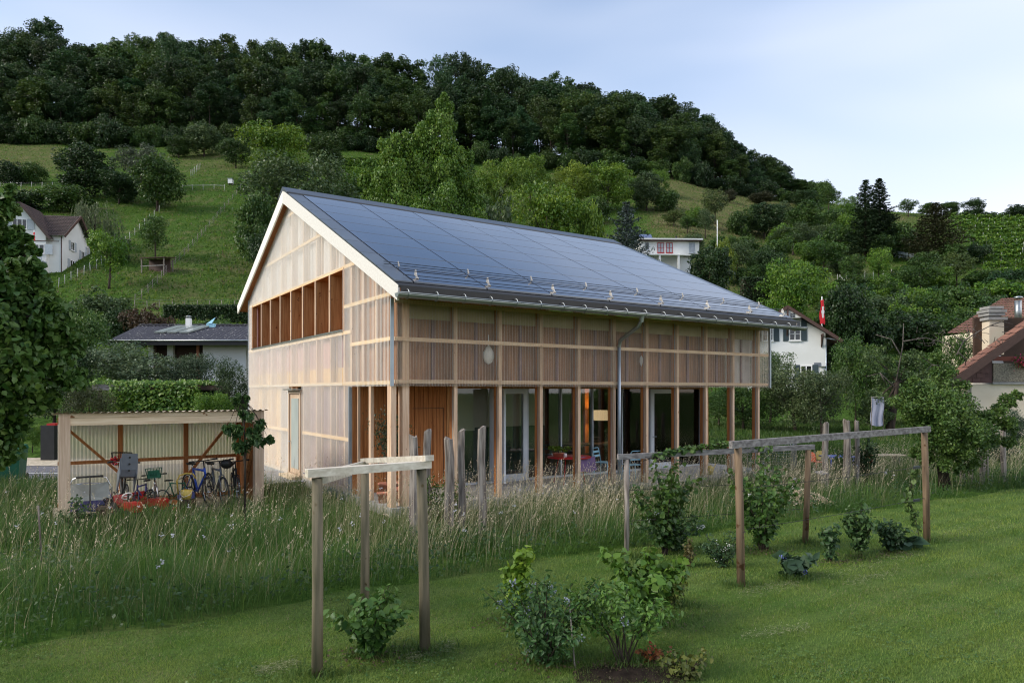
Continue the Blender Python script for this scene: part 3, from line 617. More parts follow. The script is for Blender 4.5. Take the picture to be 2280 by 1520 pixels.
# opening with deep vertical fins
mb = MB(); mb.box(-0.085, 1.3, 2.94, 12.28, WB - 0.055, WB - 0.015); H_('opening_sill', mb, M['zinc'])
mb = MB(); mb.box(-0.03, 2.6, 2.94, 12.28, WT, WT + 0.05); H_('opening_head', mb, M['larch_dark'])
for g in (2.92, 12.30): mb = MB(); mb.box(-0.04, 2.6, g - 0.025, g + 0.025, WB - 0.05, WT + 0.05); H_('opening_jamb', mb, M['larch_v'])
for g in GP[1:-1]: mb = MB(); mb.box(-0.02, 0.62, g - 0.035, g + 0.035, WB - 0.012, WT - 0.002); fo_ = H_('fin', mb, M['larch_v']); mb = MB(); mb.box(-0.045, -0.021, g - 0.04, g + 0.04, WB - 0.012, WT - 0.002); mb.build('front_edge', M['spruce_v'], fo_)
mb = MB(); mb.box(2.6, 2.66, 2.9, 12.32, WB - 0.2, WT + 0.3); lw = H_('loggia_wall', mb, M['larch_dark'])
for g0, g1 in ((3.3, 4.2), (4.7, 5.6), (6.6, 8.2)):
    mb = MB(); mb.box(2.57, 2.60, g0, g1, WB, WT - 0.25); d = mb.build('loggia_door', M['dark_wood'], lw)
    mb = MB(); mb.box(2.555, 2.57, g0 + 0.1, g1 - 0.1, WB + 0.1, WT - 0.35); mb.build('pane', M['dark_glass'], d)
mb = MB(); mb.box(0.12, 2.6, 2.9, 12.3, WB - 0.012, WB + 0.01); H_('loggia_floor', mb, M['larch_dark'])
# gable door: pale frame, glazed leaf, steps
mb = MB()
for b in ((6.36, 6.45, 0.15, 2.74), (7.50, 7.59, 0.15, 2.74), (6.45, 7.50, 2.64, 2.74), (6.45, 7.50, 0.15, 0.26)): mb.box(-0.085, 0.04, *b)
gd = H_('gable_door', mb, M['pale_v'])
mb = MB(); mb.box(-0.05, 0.0, 6.46, 7.49, 0.27, 2.63); mb.build('door_leaf', M['pale_v'], gd)
mb = MB(); mb.box(-0.062, -0.052, 6.62, 7.34, 0.42, 2.5); mb.build('pane', M['sheet_pane'] if 'sheet_pane' in M else mat('pane_milky', srgb(176, 182, 176), srgb(160, 168, 164), (2, 2, 1), 0.3), gd)
mb = MB(); mb.tube([(-0.12, 7.42, 1.2), (-0.12, 7.30, 1.2)], 0.012, 6); mb.tube([(-0.06, 7.42, 1.2), (-0.12, 7.42, 1.2)], 0.012, 6); mb.build('handle', M['alu'], gd)
mb = MB(); mb.box(-0.22, -0.085, 6.3, 7.7, 2.75, 2.78); mb.build('door_canopy', M['zinc'], gd)
mb = MB(); mb.box(-0.35, -0.07, 6.3, 7.65, 0.16, 0.24); H_('door_step', mb, M['pale_h'])

# --- ground floor behind the terrace: larch boarding, glazing
mb = MB(); l = 0.0; r2 = random.Random(5)
while l < 2.74:
    w = r2.choice((0.05, 0.075, 0.1, 0.1)); dp_ = r2.choice((0.0, 0.012, 0.02))
    mb.box(l, l + w - 0.008, GS - 0.03 - dp_, GS + 0.03, FL, 2.87, r2.choice((0, 0, 1))); l += w
H_('board_cladding', mb, [M['larch_dark'], M['larch_v']])['kind'] = 'stuff'
mb = MB(); mb.box(0, 2.8, GS + 0.032, GS + 0.08, FL, 2.87); H_('board_backing', mb, M['dark_wood'])
mb = MB(); mb.box(1.60, 2.50, GS - 0.062, GS - 0.054, 2.262, 2.275); mb.box(2.495, 2.505, GS - 0.062, GS - 0.054, FL, 2.27); H_('hatch_joint', mb, M['black'])
mb = MB(); mb.box(-0.02, 0.14, GS + 0.1, WG - 0.1, FL, 0.3); H_('sole_plate', mb, M['spruce_h'])
# end wall of the living room and room shell
mb = MB(); mb.box(LL - 0.34, LL - 0.28, GS + 0.1, WG - 0.3, FL, 2.86); H_('room_end_wall', mb, M['brown'])
mb = MB(); mb.box(2.8, 3.72, 2.85, 2.95, FL, 1.62, 1); mb.box(2.8, 3.72, 2.85, 2.95, 1.621, 2.86, 0); mb.box(4.3, 7.2, 4.3, 4.4, FL, 1.62, 1); mb.box(4.3, 7.2, 4.3, 4.4, 1.621, 2.86, 0); H_('room_wall_and_reflection', mb, [M['cream'], mat('mirrored_green', srgb(74, 90, 70), srgb(66, 80, 62), (2, 2, 2), 0.7)])  # cream over green, coloured to imitate a reflection in the panes
mb = MB(); mb.box(7.9, LL - 0.34, 8.9, 9.0, FL, 2.86); H_('room_wall_and_reflection', mb, M['brown'])
mb = MB(); mb.box(2.74, 2.80, GS + 0.08, 5.7, FL, 2.86); H_('room_wall_and_reflection', mb, M['cream'])
mb = MB(); mb.box(2.8, LL - 0.34, GS + 0.1, 9.0, FL + 0.002, FL + 0.02); H_('room_floor', mb, M['dark_wood'])
mb = MB(); mb.box(LL - 0.3, LL, 2.5, WG - 0.3, 2.9, 5.2); H_('end_wall', mb, M['brown_wall'])
mb = MB(); mb.box(0.3, LL - 0.1, WG - 0.2, WG - 0.02, 0.1, 5.4); H_('back_wall', mb, M['brown_wall'])
mb = MB(); mb.box(2.80, 12.45, GS - 0.10, GS + 0.06, FL - 0.03, FL + 0.05); H_('glazing_sill', mb, M['frame_grey'])
mb = MB(); mb.box(2.80, 12.45, GS - 0.06, GS + 0.06, 2.79, 2.87); H_('glazing_head', mb, M['larch_v'])
mul = [2.8 + 1.2 * k for k in range(9)]; mul[-1] = 12.4
for k, l in enumerate(mul):
    mb = MB(); mb.box(l - 0.022, l + 0.022, GS - 0.07, GS + 0.05, FL + 0.05, 2.79); H_('mullion', mb, M['frame_grey'])
for k in range(8):
    l0, l1 = mul[k] + 0.03, mul[k + 1] - 0.03; z0, z1 = FL + 0.052, 2.785
    if k in (1, 6):
        mb = MB(); w = 0.14
        for b in ((l0, l0 + w, z0, z1), (l1 - w, l1, z0, z1), (l0 + w, l1 - w, z1 - w, z1), (l0 + w, l1 - w, z0, z0 + w)): mb.box(b[0], b[1], GS - 0.085, GS + 0.02, b[2], b[3])
        d = H_('glazed_door', mb, M['door_white'])
        mb = MB(); mb.box(l0 + w, l1 - w, GS - 0.04, GS - 0.03, z0 + w, z1 - w); mb.build('pane', M['glass'], d)
        mb = MB(); mb.tube([(l0 + 0.06, GS - 0.09, 1.25), (l0 + 0.06, GS - 0.14, 1.25), (l0 + 0.18, GS - 0.14, 1.25)], 0.012, 6); mb.build('handle', M['alu'], d)
    else:
        mb = MB(); mb.box(l0, l1, GS - 0.015, GS - 0.005, z0, z1); H_('pane', mb, M['glass'])
# opened leaf of the first door, seen edge on
mb = MB(); mb.box(3.90, 3.96, GS - 0.82, GS - 0.09, FL + 0.06, 2.77); ol = H_('open_shutter_leaf', mb, M['door_white'])
# wooden column inside, the lamp's orange glow put into its colour
mb = MB(); mb.box(9.37, 9.54, 4.9, 5.05, FL, 2.86); H_('inner_column', mb, mat('warm_wood', srgb(232, 140, 48), srgb(214, 120, 36), (20, 20, 2), 0.6))
# ------------------------------------------------------------------ foliage builders
def unit(a): return a / np.maximum(np.linalg.norm(a, axis=1, keepdims=True), 1e-6)
def leaves(P, Nr, size, rng, aspect=0.6, fold=0.12, hexa=False, droop=0.0, var=None):
    """leaf-shaped faces at points P facing Nr; returns verts, faces, per-vertex var"""
    n = len(P); size = np.broadcast_to(np.asarray(size, float), (n,))[:, None]
    d = unit(rng.normal(size=(n, 3)) + np.array([0, 0, -droop])); Nr = unit(Nr)
    d = unit(d - Nr * np.sum(d * Nr, 1, keepdims=True)); s = np.cross(Nr, d)
    if var is None: var = rng.random(n)
    if not hexa:
        V = np.stack([P - d * size * 0.5, P + s * size * aspect * 0.5 + Nr * size * fold, P + d * size * 0.5, P - s * size * aspect * 0.5 + Nr * size * fold], 1)
        b = np.arange(n)[:, None] * 4; Fc = b + np.array([[0, 1, 2, 3]]); k = 4
    else:
        w = size * aspect * 0.5
        V = np.stack([P - d * size * 0.5, P - d * size * 0.28 + s * w + Nr * size * fold, P + d * size * 0.12 + s * w * 0.85 + Nr * size * fold * 0.7, P + d * size * 0.55 - Nr * size * fold * 0.6,
                      P + d * size * 0.12 - s * w * 0.85 + Nr * size * fold * 0.7, P - d * size * 0.28 - s * w + Nr * size * fold], 1)
        b = np.arange(n)[:, None] * 6
        Fc = np.concatenate([b + np.array([[0, 1, 2, 3]]), b + np.array([[0, 3, 4, 5]])]); k = 6
    return V.reshape(-1, 3), Fc, np.repeat(var, k)
def crown_points(rng, W, H, z0, nl, n, core=0.62, shell=0.16, flat=1.0, top=0.5, spread=0.75, flip=0.3):
    """points and outward normals on a crown built from many lobes"""
    c0 = np.array([0, 0, z0 + H * top]); R0 = np.array([W * 0.5, W * 0.5, H * 0.5])
    dirs = unit(rng.normal(size=(nl, 3)) * np.array([1, 1, 0.9]) + np.array([0, 0, 0.12]))
    C = c0 + dirs * R0 * spread * (0.78 + 0.3 * rng.random((nl, 1))); r = (0.17 + 0.12 * rng.random(nl)) * min(W, H * 1.1) * (18.0 / max(nl, 18)) ** 0.45
    C = np.vstack([C, c0]); r = np.append(r, 0); Rr = np.stack([r, r, r * 0.85 * flat], 1); Rr[-1] = R0 * core
    w = np.append(r[:-1] ** 2, (R0.mean() * core) ** 2 * 0.7); w /= w.sum()
    # every lobe breaks up into smaller sprays
    m5 = 6; sd = unit(rng.normal(size=((nl + 1) * m5, 3)) + np.array([0, 0, 0.25])); sC = np.repeat(C, m5, 0) + sd * np.repeat(Rr, m5, 0) * rng.uniform(0.62, 1.0, ((nl + 1) * m5, 1)); sR = np.repeat(Rr, m5, 0) * rng.uniform(0.3, 0.55, ((nl + 1) * m5, 1)); sR[-m5:] *= 0.55
    k = rng.choice(nl + 1, n, p=w); dd = unit(rng.normal(size=(n, 3)))
    dd[:, 2] = np.where((dd[:, 2] < -0.3) & (rng.random(n) < flip), -dd[:, 2], dd[:, 2])
    rad = 1 - np.abs(rng.normal(0, shell, n)) + 0.05 * rng.normal(size=n)
    k2 = k * m5 + rng.integers(0, m5, n); sub_ = rng.random(n) < 0.62
    P = np.where(sub_[:, None], sC[k2] + dd * sR[k2] * rad[:, None], C[k] + dd * Rr[k] * rad[:, None] * 0.92)
    P[:, 2] = np.maximum(P[:, 2], z0 * 0.6 + 0.02)
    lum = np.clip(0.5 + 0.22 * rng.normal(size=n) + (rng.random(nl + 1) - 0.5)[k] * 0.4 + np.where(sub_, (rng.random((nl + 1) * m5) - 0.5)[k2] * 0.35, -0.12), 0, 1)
    return P, dd, lum, C[:-1], r[:-1]
def branches(mb, C, h0, r0, rng, bend=0.3, mi=0, base=(0, 0, 0), lean=0.0):
    """tapered trunk with limbs reaching into the crown's lobes"""
    top = C[:, 2].mean() + 0.25 * (C[:, 2].max() - C[:, 2].mean()); tx = C[:, 0].mean() * 0.5 + lean; ty = C[:, 1].mean() * 0.5
    T = [(base[0], base[1], base[2] - 0.15), (base[0] + lean * 0.1, base[1], base[2] + h0 * 0.25), (tx * 0.4 + lean * 0.3, ty * 0.4, h0), (tx, ty, top)]
    mb.tube(T, [r0 * 1.35, r0, r0 * 0.8, r0 * 0.28], 8, mi)
    order = rng.permutation(len(C))[:min(len(C), 9)]
    for j in order:
        t = rng.uniform(0.35, 0.95); s = Vector(T[2]).lerp(Vector(T[3]), t * 0.8); e = Vector(C[j]); m_ = s.lerp(e, 0.5) + Vector((0, 0, -bend * 0.25 * (e - s).length * rng.uniform(-0.2, 1)))
        q = r0 * (0.42 - 0.2 * t); mb.tube([s, m_, e], [q, q * 0.7, q * 0.25], 6, mi, cap=False)
PROTO = {}
def proto(name, parts): PROTO[name] = parts
def broadleaf(name, seed, H, Wd, z0f, nl, n, leaf, r0, core=0.62, shell=0.16, aspect=0.7, top=0.5, spread=0.75, bark='bark', lean=0.0, flat=1.0, flip=0.3):
    rng = np.random.default_rng(seed); z0 = H * z0f
    P, D, lum, C, r = crown_points(rng, Wd * 0.86, H * 0.92 - z0, z0, nl, n, core, shell, flat, top, spread, flip)
    Nn = D * 0.7 + rng.normal(size=D.shape) * 0.55 + np.array([0, 0, 0.35])
    V, Fc, var = leaves(P, Nn, leaf * rng.uniform(0.7, 1.3, n), rng, aspect, var=lum)
    s = np.array([1, 1, 1.0]); sc = H / np.percentile(V[:, 2], 99.8); V[:, 2] *= sc
    C = C.copy(); C[:, 2] *= sc
    mb = MB(); branches(mb, C, max(z0 * 1.15, H * 0.16), r0, rng, lean=lean)
    proto(name, dict(H=H, W=Wd, trunk=mb.mesh(name + '_trunk', M[bark]), crown=np_mesh(name + '_crown', V, Fc, M['leaf'], var)))
def conifer(name, seed, H, Wd, n_lev, per, bare=0.08, sag=0.35, leaf=0.34, wild=0.15):
    rng = np.random.default_rng(seed); Vs = []; Fs = []; vs = []; off = 0; mb = MB()
    mb.tube([(0, 0, -0.2), (0, 0, H * 0.5), (0.05, 0, H)], [H * 0.018, H * 0.011, 0.02], 8)
    for i in range(n_lev):
        t = bare + (1 - bare) * (i + 0.3 * rng.random()) / n_lev; z = H * t; R = Wd / 2 * (1 - t) ** 0.72 * (0.72 + 0.5 * rng.random()) + 0.15
        for k in range(per):
            a = 2 * math.pi * (k + rng.random()) / per; Rk = R * (1 + wild * rng.normal()); m_ = max(5, int(Rk * 9))
            s = np.sqrt(rng.random(m_)); rr = s * Rk
            P = np.stack([rr * np.cos(a), rr * np.sin(a), z - sag * rr * (0.5 + 0.6 * s) + 0.12 * rr * s ** 3 * 2], 1) + rng.normal(size=(m_, 3)) * np.array([0.10, 0.10, 0.05]) * (0.4 + Rk * 0.35)
            Nn = np.array([0, 0, 1.0]) + rng.normal(size=(m_, 3)) * 0.5
            V, Fc, v = leaves(P, Nn, leaf * rng.uniform(0.6, 1.2, m_), rng, 0.4, droop=0.6)
            Vs.append(V); Fs.append(Fc + off); vs.append(v); off += len(V)
    proto(name, dict(H=H, W=Wd, trunk=mb.mesh(name + '_trunk', M['bark']), crown=np_mesh(name + '_crown', np.vstack(Vs), np.vstack(Fs), M['needle'], np.concatenate(vs))))
def willow(name, seed, H, Wd):
    rng = np.random.default_rng(seed); P, D, lum, C, r = crown_points(rng, Wd * 0.8, H * 0.6, H * 0.35, 14, 260, 0.7, 0.1)
    Pl = []; 
    for p in P:
        m_ = rng.integers(14, 30); ln = rng.uniform(0.25, 0.6) * H * min(1, p[2] / (H * 0.7)); t = np.linspace(0, 1, m_)
        o = np.array([p[0], p[1], 0]); o = o / (np.linalg.norm(o) + 1e-6)
        q = p + np.outer(np.sqrt(t) * 0.14 * Wd * 0.5, o) + np.outer(t * ln, [0, 0, -1]) + rng.normal(size=(m_, 3)) * 0.05; Pl.append(q)
    Pl = np.vstack(Pl); Pl = Pl[Pl[:, 2] > 0.2]; n = len(Pl)
    Nn = rng.normal(size=(n, 3)) * np.array([1, 1, 0.3]); V, Fc, var = leaves(Pl, Nn, rng.uniform(0.2, 0.4, n), rng, 0.3, droop=6.0)
    mb = MB(); branches(mb, C, H * 0.25, 0.25, rng)
    proto(name, dict(H=H, W=Wd, trunk=mb.mesh(name + '_trunk', M['bark']), crown=np_mesh(name + '_crown', V, Fc, M['leaf'], var)))

for i in range(7): broadleaf('beech%d' % i, 100 + i, 24, 9.5 + 1.2 * (i % 4), (0.22, 0.14, 0.2, 0.06, 0.1, 0.16, 0.04)[i], 40 + 6 * (i % 3), 8200, 0.46, 0.28, core=0.62, shell=0.24, top=(0.52, 0.48, 0.55, 0.46, 0.5, 0.52, 0.45)[i], spread=0.86, flip=0.15)
for i in range(3): broadleaf('round%d' % i, 200 + i, 7.5, 7.0, 0.04, 26, 9000, 0.26, 0.16, core=0.64, shell=0.18, flip=0.2)
for i in range(3): broadleaf('orchard%d' % i, 300 + i, 6.5, 5.6, 0.26, 20, 4200, 0.22, 0.13, core=0.5, shell=0.24, lean=0.2 * (i - 1))
for i in range(2): broadleaf('airy%d' % i, 400 + i, 9, 8.5, 0.10, 28, 9500, 0.25, 0.2, core=0.5, shell=0.2, flat=0.85, spread=0.86, flip=0.2)
for i in range(3): broadleaf('shrub%d' % i, 500 + i, 3.2, 4.2, 0.0, 24, 6500, 0.17, 0.05, core=0.68, shell=0.18, top=0.42)
for i in range(2): broadleaf('fine%d' % i, 600 + i, 4.6, 4.8, 0.10, 20, 11000, 0.125, 0.10, core=0.55, shell=0.22, aspect=0.55)
conifer('spruce', 700, 15, 6.4, 46, 12, bare=0.13, sag=0.42, leaf=0.46, wild=0.2); conifer('yew', 702, 11, 8, 34, 13, bare=0.10, sag=0.15, leaf=0.46, wild=0.3)
willow('willow', 800, 7, 7.5)
def poplar():
    rng = np.random.default_rng(42); Cs = []
    lob = [(2.6, 0, 15.2, 0.7), (2.4, 0, 14.1, 1.3), (1.9, 0.2, 12.6, 2.0), (-0.6, 0, 12.2, 1.2), (-2.9, 0.2, 11.9, 1.0), (-1.6, 0, 10.8, 1.8), (4.0, 0, 11.2, 1.4), (-3.2, 0, 10.9, 1.5), (-5.4, 0, 10.1, 0.9), (0.2, 0.4, 10.6, 2.1), (-4.5, 0, 8.5, 1.8), (2.7, 0, 9.9, 2.1), (5.1, 0.2, 9.4, 1.4), (-1.8, -0.8, 8.2, 2.4), (1.8, -0.9, 7.2, 2.6),
           (4.6, 0, 6.8, 2.1), (-5.0, 0.3, 5.7, 2.1), (-2.0, -1.2, 5.0, 2.6), (1.4, -1.2, 4.4, 2.6), (4.6, 0.3, 3.8, 2.2), (-4.6, 0, 2.8, 2.1), (0, 0, 2.0, 2.4), (1.2, 0, 12.0, 1.2), (5.9, 0, 8.2, 0.9), (-6.0, 0, 7.6, 0.9)]
    P = []; D = []; lum = []
    lob2 = []
    for x, y, z, r in lob:
        lob2.append((x, y, z, r * 0.85))
        for q in range(7):
            d = rng.normal(size=3) + np.array([0, 0, 0.5]); d /= np.linalg.norm(d); lob2.append((x + d[0] * r * 0.95, y + d[1] * r * 0.95, z + d[2] * r, r * rng.uniform(0.22, 0.42)))
    for x, y, z, r in lob2:
        m_ = int(430 * r ** 1.7) + 40; d = unit(rng.normal(size=(m_, 3))); rad = 1 - np.abs(rng.normal(0, 0.22, m_)) + 0.12 * rng.normal(size=m_)
        P.append(np.array([x, y, z]) + d * rad[:, None] * np.array([r, r, r * 0.95])); D.append(d); lum.append(np.clip(0.5 + rng.normal(0, 0.22, m_) + rng.uniform(-0.15, 0.2), 0, 1))
    P = np.vstack(P); D = np.vstack(D); lum = np.concatenate(lum); n = len(P)
    V, Fc, var = leaves(P, D * 0.6 + rng.normal(size=D.shape) * 0.6 + np.array([0, 0, 0.3]), rng.uniform(0.14, 0.28, n), rng, 0.75, var=lum)
    mb = MB(); C = np.array([l[:3] for l in lob]); branches(mb, C, 3, 0.3, rng); proto('poplar', dict(H=16.0, W=12.4, trunk=mb.mesh('poplar_trunk', M['bark']), crown=np_mesh('poplar_crown', V, Fc, M['leaf'], var)))
poplar()

LEAFC = dict(dark=(0.028, 0.062, 0.015), forest=(0.025, 0.058, 0.015), forest2=(0.040, 0.080, 0.014), mid=(0.054, 0.112, 0.018), light=(0.098, 0.195, 0.018), bright=(0.130, 0.225, 0.018), yellow=(0.158, 0.225, 0.020),
             silver=(0.100, 0.135, 0.075), grey=(0.072, 0.118, 0.040), olive=(0.082, 0.125, 0.028), copper=(0.075, 0.048, 0.024), spruce=(0.024, 0.046, 0.018), brownish=(0.046, 0.050, 0.022), blue=(0.085, 0.115, 0.105), willow=(0.125, 0.170, 0.070), teal=(0.036, 0.090, 0.026))
_dim = dict(light=0.90, bright=0.92, yellow=0.92, mid=0.90, grey=0.84, olive=0.78, silver=0.78, willow=0.75, teal=0.85, dark=0.9, copper=0.85)
LEAFC = {k: tuple(c * _dim.get(k, 1.0) for c in v) for k, v in LEAFC.items()}
def place(name, kind, pos, Hm, Wm, col, label, group=None, cat='tree', rz=None, tint=None):
    """one tree or bush: Empty > trunk, crown"""
    p = PROTO[kind]; o = empty(name, pos, rnd.uniform(0, 6.28) if rz is None else rz)
    s = (Wm / p['W'], Wm / p['W'], Hm / p['H'])
    link('trunk' if cat == 'tree' else 'stems', p['trunk'], o, scale=s)
    c = LEAFC[col] if isinstance(col, str) else col
    link('crown' if cat == 'tree' else 'foliage', p['crown'], o, scale=s, color=c)
    return tag(o, label, cat, group)
def tree_px(name, kind, px, yb, yt, w, col, label, Y=None, group=None, cat='tree', rz=None):
    """tree whose foot, top and width are read off the photograph"""
    if Y is None: x, Y, z = hit(px, yb)
    else: x = (px - 1140) / F_PX * Y; z = tz(x, Y)
    Hm = zy(Y, yt) - z; return place(name, kind, (x, Y, z - 0.05), Hm, w / F_PX * Y, col, label, group, cat, rz)

# ------------------------------------------------------------------ the hilltop wood: every tree its own object
SKY = [(-400, 30), (0, 48), (60, 40), (95, 36), (150, 62), (190, 98), (215, 78), (300, 62), (420, 78), (500, 80), (620, 90), (700, 88), (800, 103), (900, 108), (1000, 122), (1060, 114), (1130, 138), (1200, 150), (1300, 175), (1350, 184), (1420, 203), (1500, 230), (1560, 255), (1600, 280), (1650, 308), (1700, 344), (1750, 376), (1800, 412), (1840, 432)]
sx_, sy_ = zip(*SKY)
CREST = [(-900, 250), (500, 250), (800, 245), (1050, 240), (1300, 230), (1500, 220), (1700, 220), (1850, 220)]
FOOT = [(-900, 202), (500, 202), (800, 202), (1050, 202), (1300, 197), (1500, 192), (1700, 197), (1850, 200)]
fr = random.Random(77); FL_ = 'dark green broadleaf tree in the dense wood on the hilltop'; FG = 'trees of the hilltop wood'
ZN = [(130, 'above the far left bushes'), (330, 'above the silvery tree'), (520, 'above the white rail fence'), (700, 'above the bright yellow-green tree'), (860, 'left of the poplar top'), (1040, 'behind the poplar'), (1200, 'above the yellow-green pair'), (1380, 'above the blue spruce'), (1520, 'above the flat white house'), (1680, 'over the khaki slope'), (9999, 'at its right end')]
_cnt = {}
NTH = 'first second third fourth fifth sixth seventh eighth ninth tenth eleventh twelfth'.split()
def nth(key):
    _cnt[key] = _cnt.get(key, 0) + 1; return NTH[min(_cnt[key], 12) - 1]
def zone_name(px): return next(n for lim, n in ZN if px < lim)
def forest_row(t, step, hf, jit, x0=-120, x1=1835, minh=6, lab='tree'):
    px = x0
    while px < x1:
        q = px + fr.uniform(-jit, jit); Yc = np.interp(q, *zip(*CREST)); Yf = np.interp(q, *zip(*FOOT)); Y = Yf + (Yc - Yf) * t + fr.uniform(-2.5, 2.5)
        x = (q - 1140) / F_PX * Y; z = tz(x, Y); ys = np.interp(q, sx_, sy_)
        full = zy(Yc, ys) - tz((q - 1140) / F_PX * Yc, Yc)
        h = full * fr.uniform(0.40, 0.6) if lab.startswith('under') else full * (fr.uniform(0.84, 1.03)) if t >= 1 else min(24.0, full * 1.05) * hf * fr.uniform(0.75, 1.12)
        h = max(h, minh); w = min(13, max(6.5, h * 0.56)) * fr.uniform(0.9, 1.25)
        col = fr.choice(['forest', 'forest', 'forest2', 'dark', 'forest2', 'forest2', 'teal'])
        c = LEAFC[col]; k = fr.uniform(0.85, 1.25); c = (c[0] * k * fr.uniform(0.9, 1.2), c[1] * k, c[2] * k)
        place('wood_tree', 'beech%d' % fr.randrange(7), (x, Y, z - 0.2), h, w, c, nth((lab, zone_name(q))) + ' ' + lab + ' from left in the wood ' + zone_name(q), FG); px += step * fr.uniform(0.8, 1.2)
forest_row(1.0, 36, 1.0, 8, lab='skyline tree'); forest_row(0.74, 44, 0.98, 12, lab='upper tree'); forest_row(0.46, 46, 0.95, 14, lab='mid-slope tree'); forest_row(0.22, 46, 0.90, 14, lab='lower tree'); forest_row(0.02, 42, 0.72, 14, lab='front edge tree')
forest_row(1.08, 34, 0.5, 10, x0=760, x1=1700, lab='understorey tree')
# skirt of bushes at the foot of the wood
px = -60
while px < 1840:
    Yf = np.interp(px, *zip(*FOOT)) - fr.uniform(1, 6); x = (px - 1140) / F_PX * Yf
    big = 1.25 if px < 300 else 1.0
    place('wood_edge_shrub', 'shrub%d' % fr.randrange(3), (x, Yf, tz(x, Yf) - 0.3), fr.uniform(3.5, 7.5) * big, fr.uniform(6, 10) * big, fr.choice(['forest', 'dark', 'mid', 'forest2']), nth(('shrub', zone_name(px))) + ' shrub from left at the foot of the wood ' + zone_name(px), 'shrubs along the foot of the wood', 'shrub')
    px += fr.uniform(26, 48)
tree_px('larch_tree', 'spruce', 1085, 362, 196, 62, 'teal', 'tall grey-green conifer standing out of the front of the hilltop wood')

# ------------------------------------------------------------------ trees and bushes on the slope, left to right
T_ = tree_px
T_('hillside_tree', 'round0', 190, 445, 322, 150, 'dark', 'broad dark tree left of the silvery tree on the left slope')
T_('hillside_tree', 'airy0', 312, 425, 326, 110, 'silver', 'pale silvery-green tree behind the round green tree on the left slope')
T_('hillside_tree', 'round1', 350, 470, 350, 128, 'mid', 'round mid-green tree above the bright mown strip on the left slope')
T_('hillside_tree', 'round2', 265, 455, 380, 100, 'dark', 'dark low tree between the two big trees behind the willow')
T_('hillside_shrub', 'shrub0', 75, 408, 362, 70, 'mid', 'small mid-green bush in the fallow strip at far left', cat='shrub')
T_('hillside_shrub', 'shrub1', 20, 412, 358, 80, 'dark', 'dark bush at the left picture edge below the wood', cat='shrub')
T_('hillside_shrub', 'shrub2', 70, 470, 420, 110, 'dark', 'dark bushes left above the white hillside house', cat='shrub')
T_('hillside_shrub', 'shrub0', 150, 472, 412, 130, 'mid', 'bushes right above the brown roof of the white hillside house', cat='shrub')
T_('willow_tree', 'willow', 215, 560, 438, 125, 'willow', 'pale weeping willow beside the white hillside house')
T_('hillside_shrub', 'shrub1', 265, 590, 520, 60, 'dark', 'dark bush under the weeping willow', cat='shrub')
T_('field_tree', 'orchard0', 243, 643, 512, 104, 'light', 'yellow-green fruit tree with dark trunk right of the white hillside house')
T_('field_tree', 'orchard1', 346, 583, 478, 84, 'mid', 'fruit tree standing above the small field shed')
T_('hillside_shrub', 'shrub1', 240, 735, 645, 150, 'grey', 'grey-green bush at the bottom of the steep field', cat='shrub', Y=70)
T_('hillside_shrub', 'shrub2', 170, 750, 670, 130, 'mid', 'mid-green bush below the steep field beside the linden', cat='shrub', Y=66)
T_('hillside_shrub', 'shrub0', 270, 760, 690, 120, 'dark', 'dark bush left behind the bungalow roof', cat='shrub', Y=62)
T_('copper_shrub', 'shrub1', 328, 745, 680, 120, 'copper', 'copper-brown bush behind the solar collectors of the bungalow', cat='shrub', Y=62)
T_('hillside_shrub', 'shrub2', 470, 742, 705, 110, 'mid', 'light green bush behind the bungalow chimney', cat='shrub', Y=60)
T_('hillside_tree', 'round0', 398, 352, 300, 64, 'forest2', 'small dark tree at the left end of the row below the wood')
T_('hillside_tree', 'round1', 455, 350, 278, 100, 'grey', 'grey-green tree in the row below the wood above the white fence')
T_('hillside_tree', 'round2', 525, 375, 305, 80, 'forest2', 'dark tree left of the bright green tree below the wood')
T_('hillside_tree', 'airy1', 612, 425, 276, 165, 'bright', 'large bright yellow-green tree below the wood left of the ridge')
T_('hillside_tree', 'round0', 722, 375, 296, 90, 'forest2', 'dark tree right behind the bright yellow-green tree')
T_('hillside_tree', 'airy0', 668, 500, 348, 240, 'grey', 'wide willowy grey-green tree above the gable peak', Y=108)
T_('hillside_tree', 'round1', 568, 575, 430, 118, 'mid', 'round dark bush-like tree left of the gable peak', Y=90)
T_('hillside_tree', 'round2', 600, 600, 500, 90, 'dark', 'dark tree touching the left roof verge of the timber house', Y=84)
T_('poplar_tree', 'poplar', 935, 500, 210, 262, (0.092, 0.175, 0.020), 'tall bright poplar with ragged spires rising above the roof ridge', Y=84, rz=0)
T_('hillside_shrub', 'shrub1', 1000, 520, 415, 190, 'mid', 'dark green thicket right of the poplar above the ridge', cat='shrub', Y=92)
T_('hillside_tree', 'airy1', 1115, 490, 350, 100, 'bright', 'yellow-green tree, left one of the pair right of the poplar')
T_('hillside_tree', 'airy0', 1180, 470, 350, 90, 'bright', 'yellow-green tree, right one of the pair right of the poplar')
T_('hillside_shrub', 'shrub2', 1090, 540, 440, 130, 'grey', 'grey-green bush just above the middle of the ridge', cat='shrub', Y=95)
T_('hillside_tree', 'airy1', 1215, 560, 410, 185, 'bright', 'big yellow-green tree spreading above the right half of the ridge', Y=100)
T_('hillside_tree', 'airy0', 1275, 470, 366, 96, 'yellow', 'yellow-green tree with visible trunk above the grassy gap')
T_('hillside_tree', 'airy1', 1352, 475, 362, 120, 'bright', 'yellow-green tree left of the round bush on the khaki slope')
T_('hillside_tree', 'round2', 1440, 470, 385, 84, 'grey', 'grey-green round bush on the khaki slope')
T_('hillside_tree', 'airy0', 1470, 440, 378, 50, 'light', 'slim light green tree at the edge of the khaki slope')
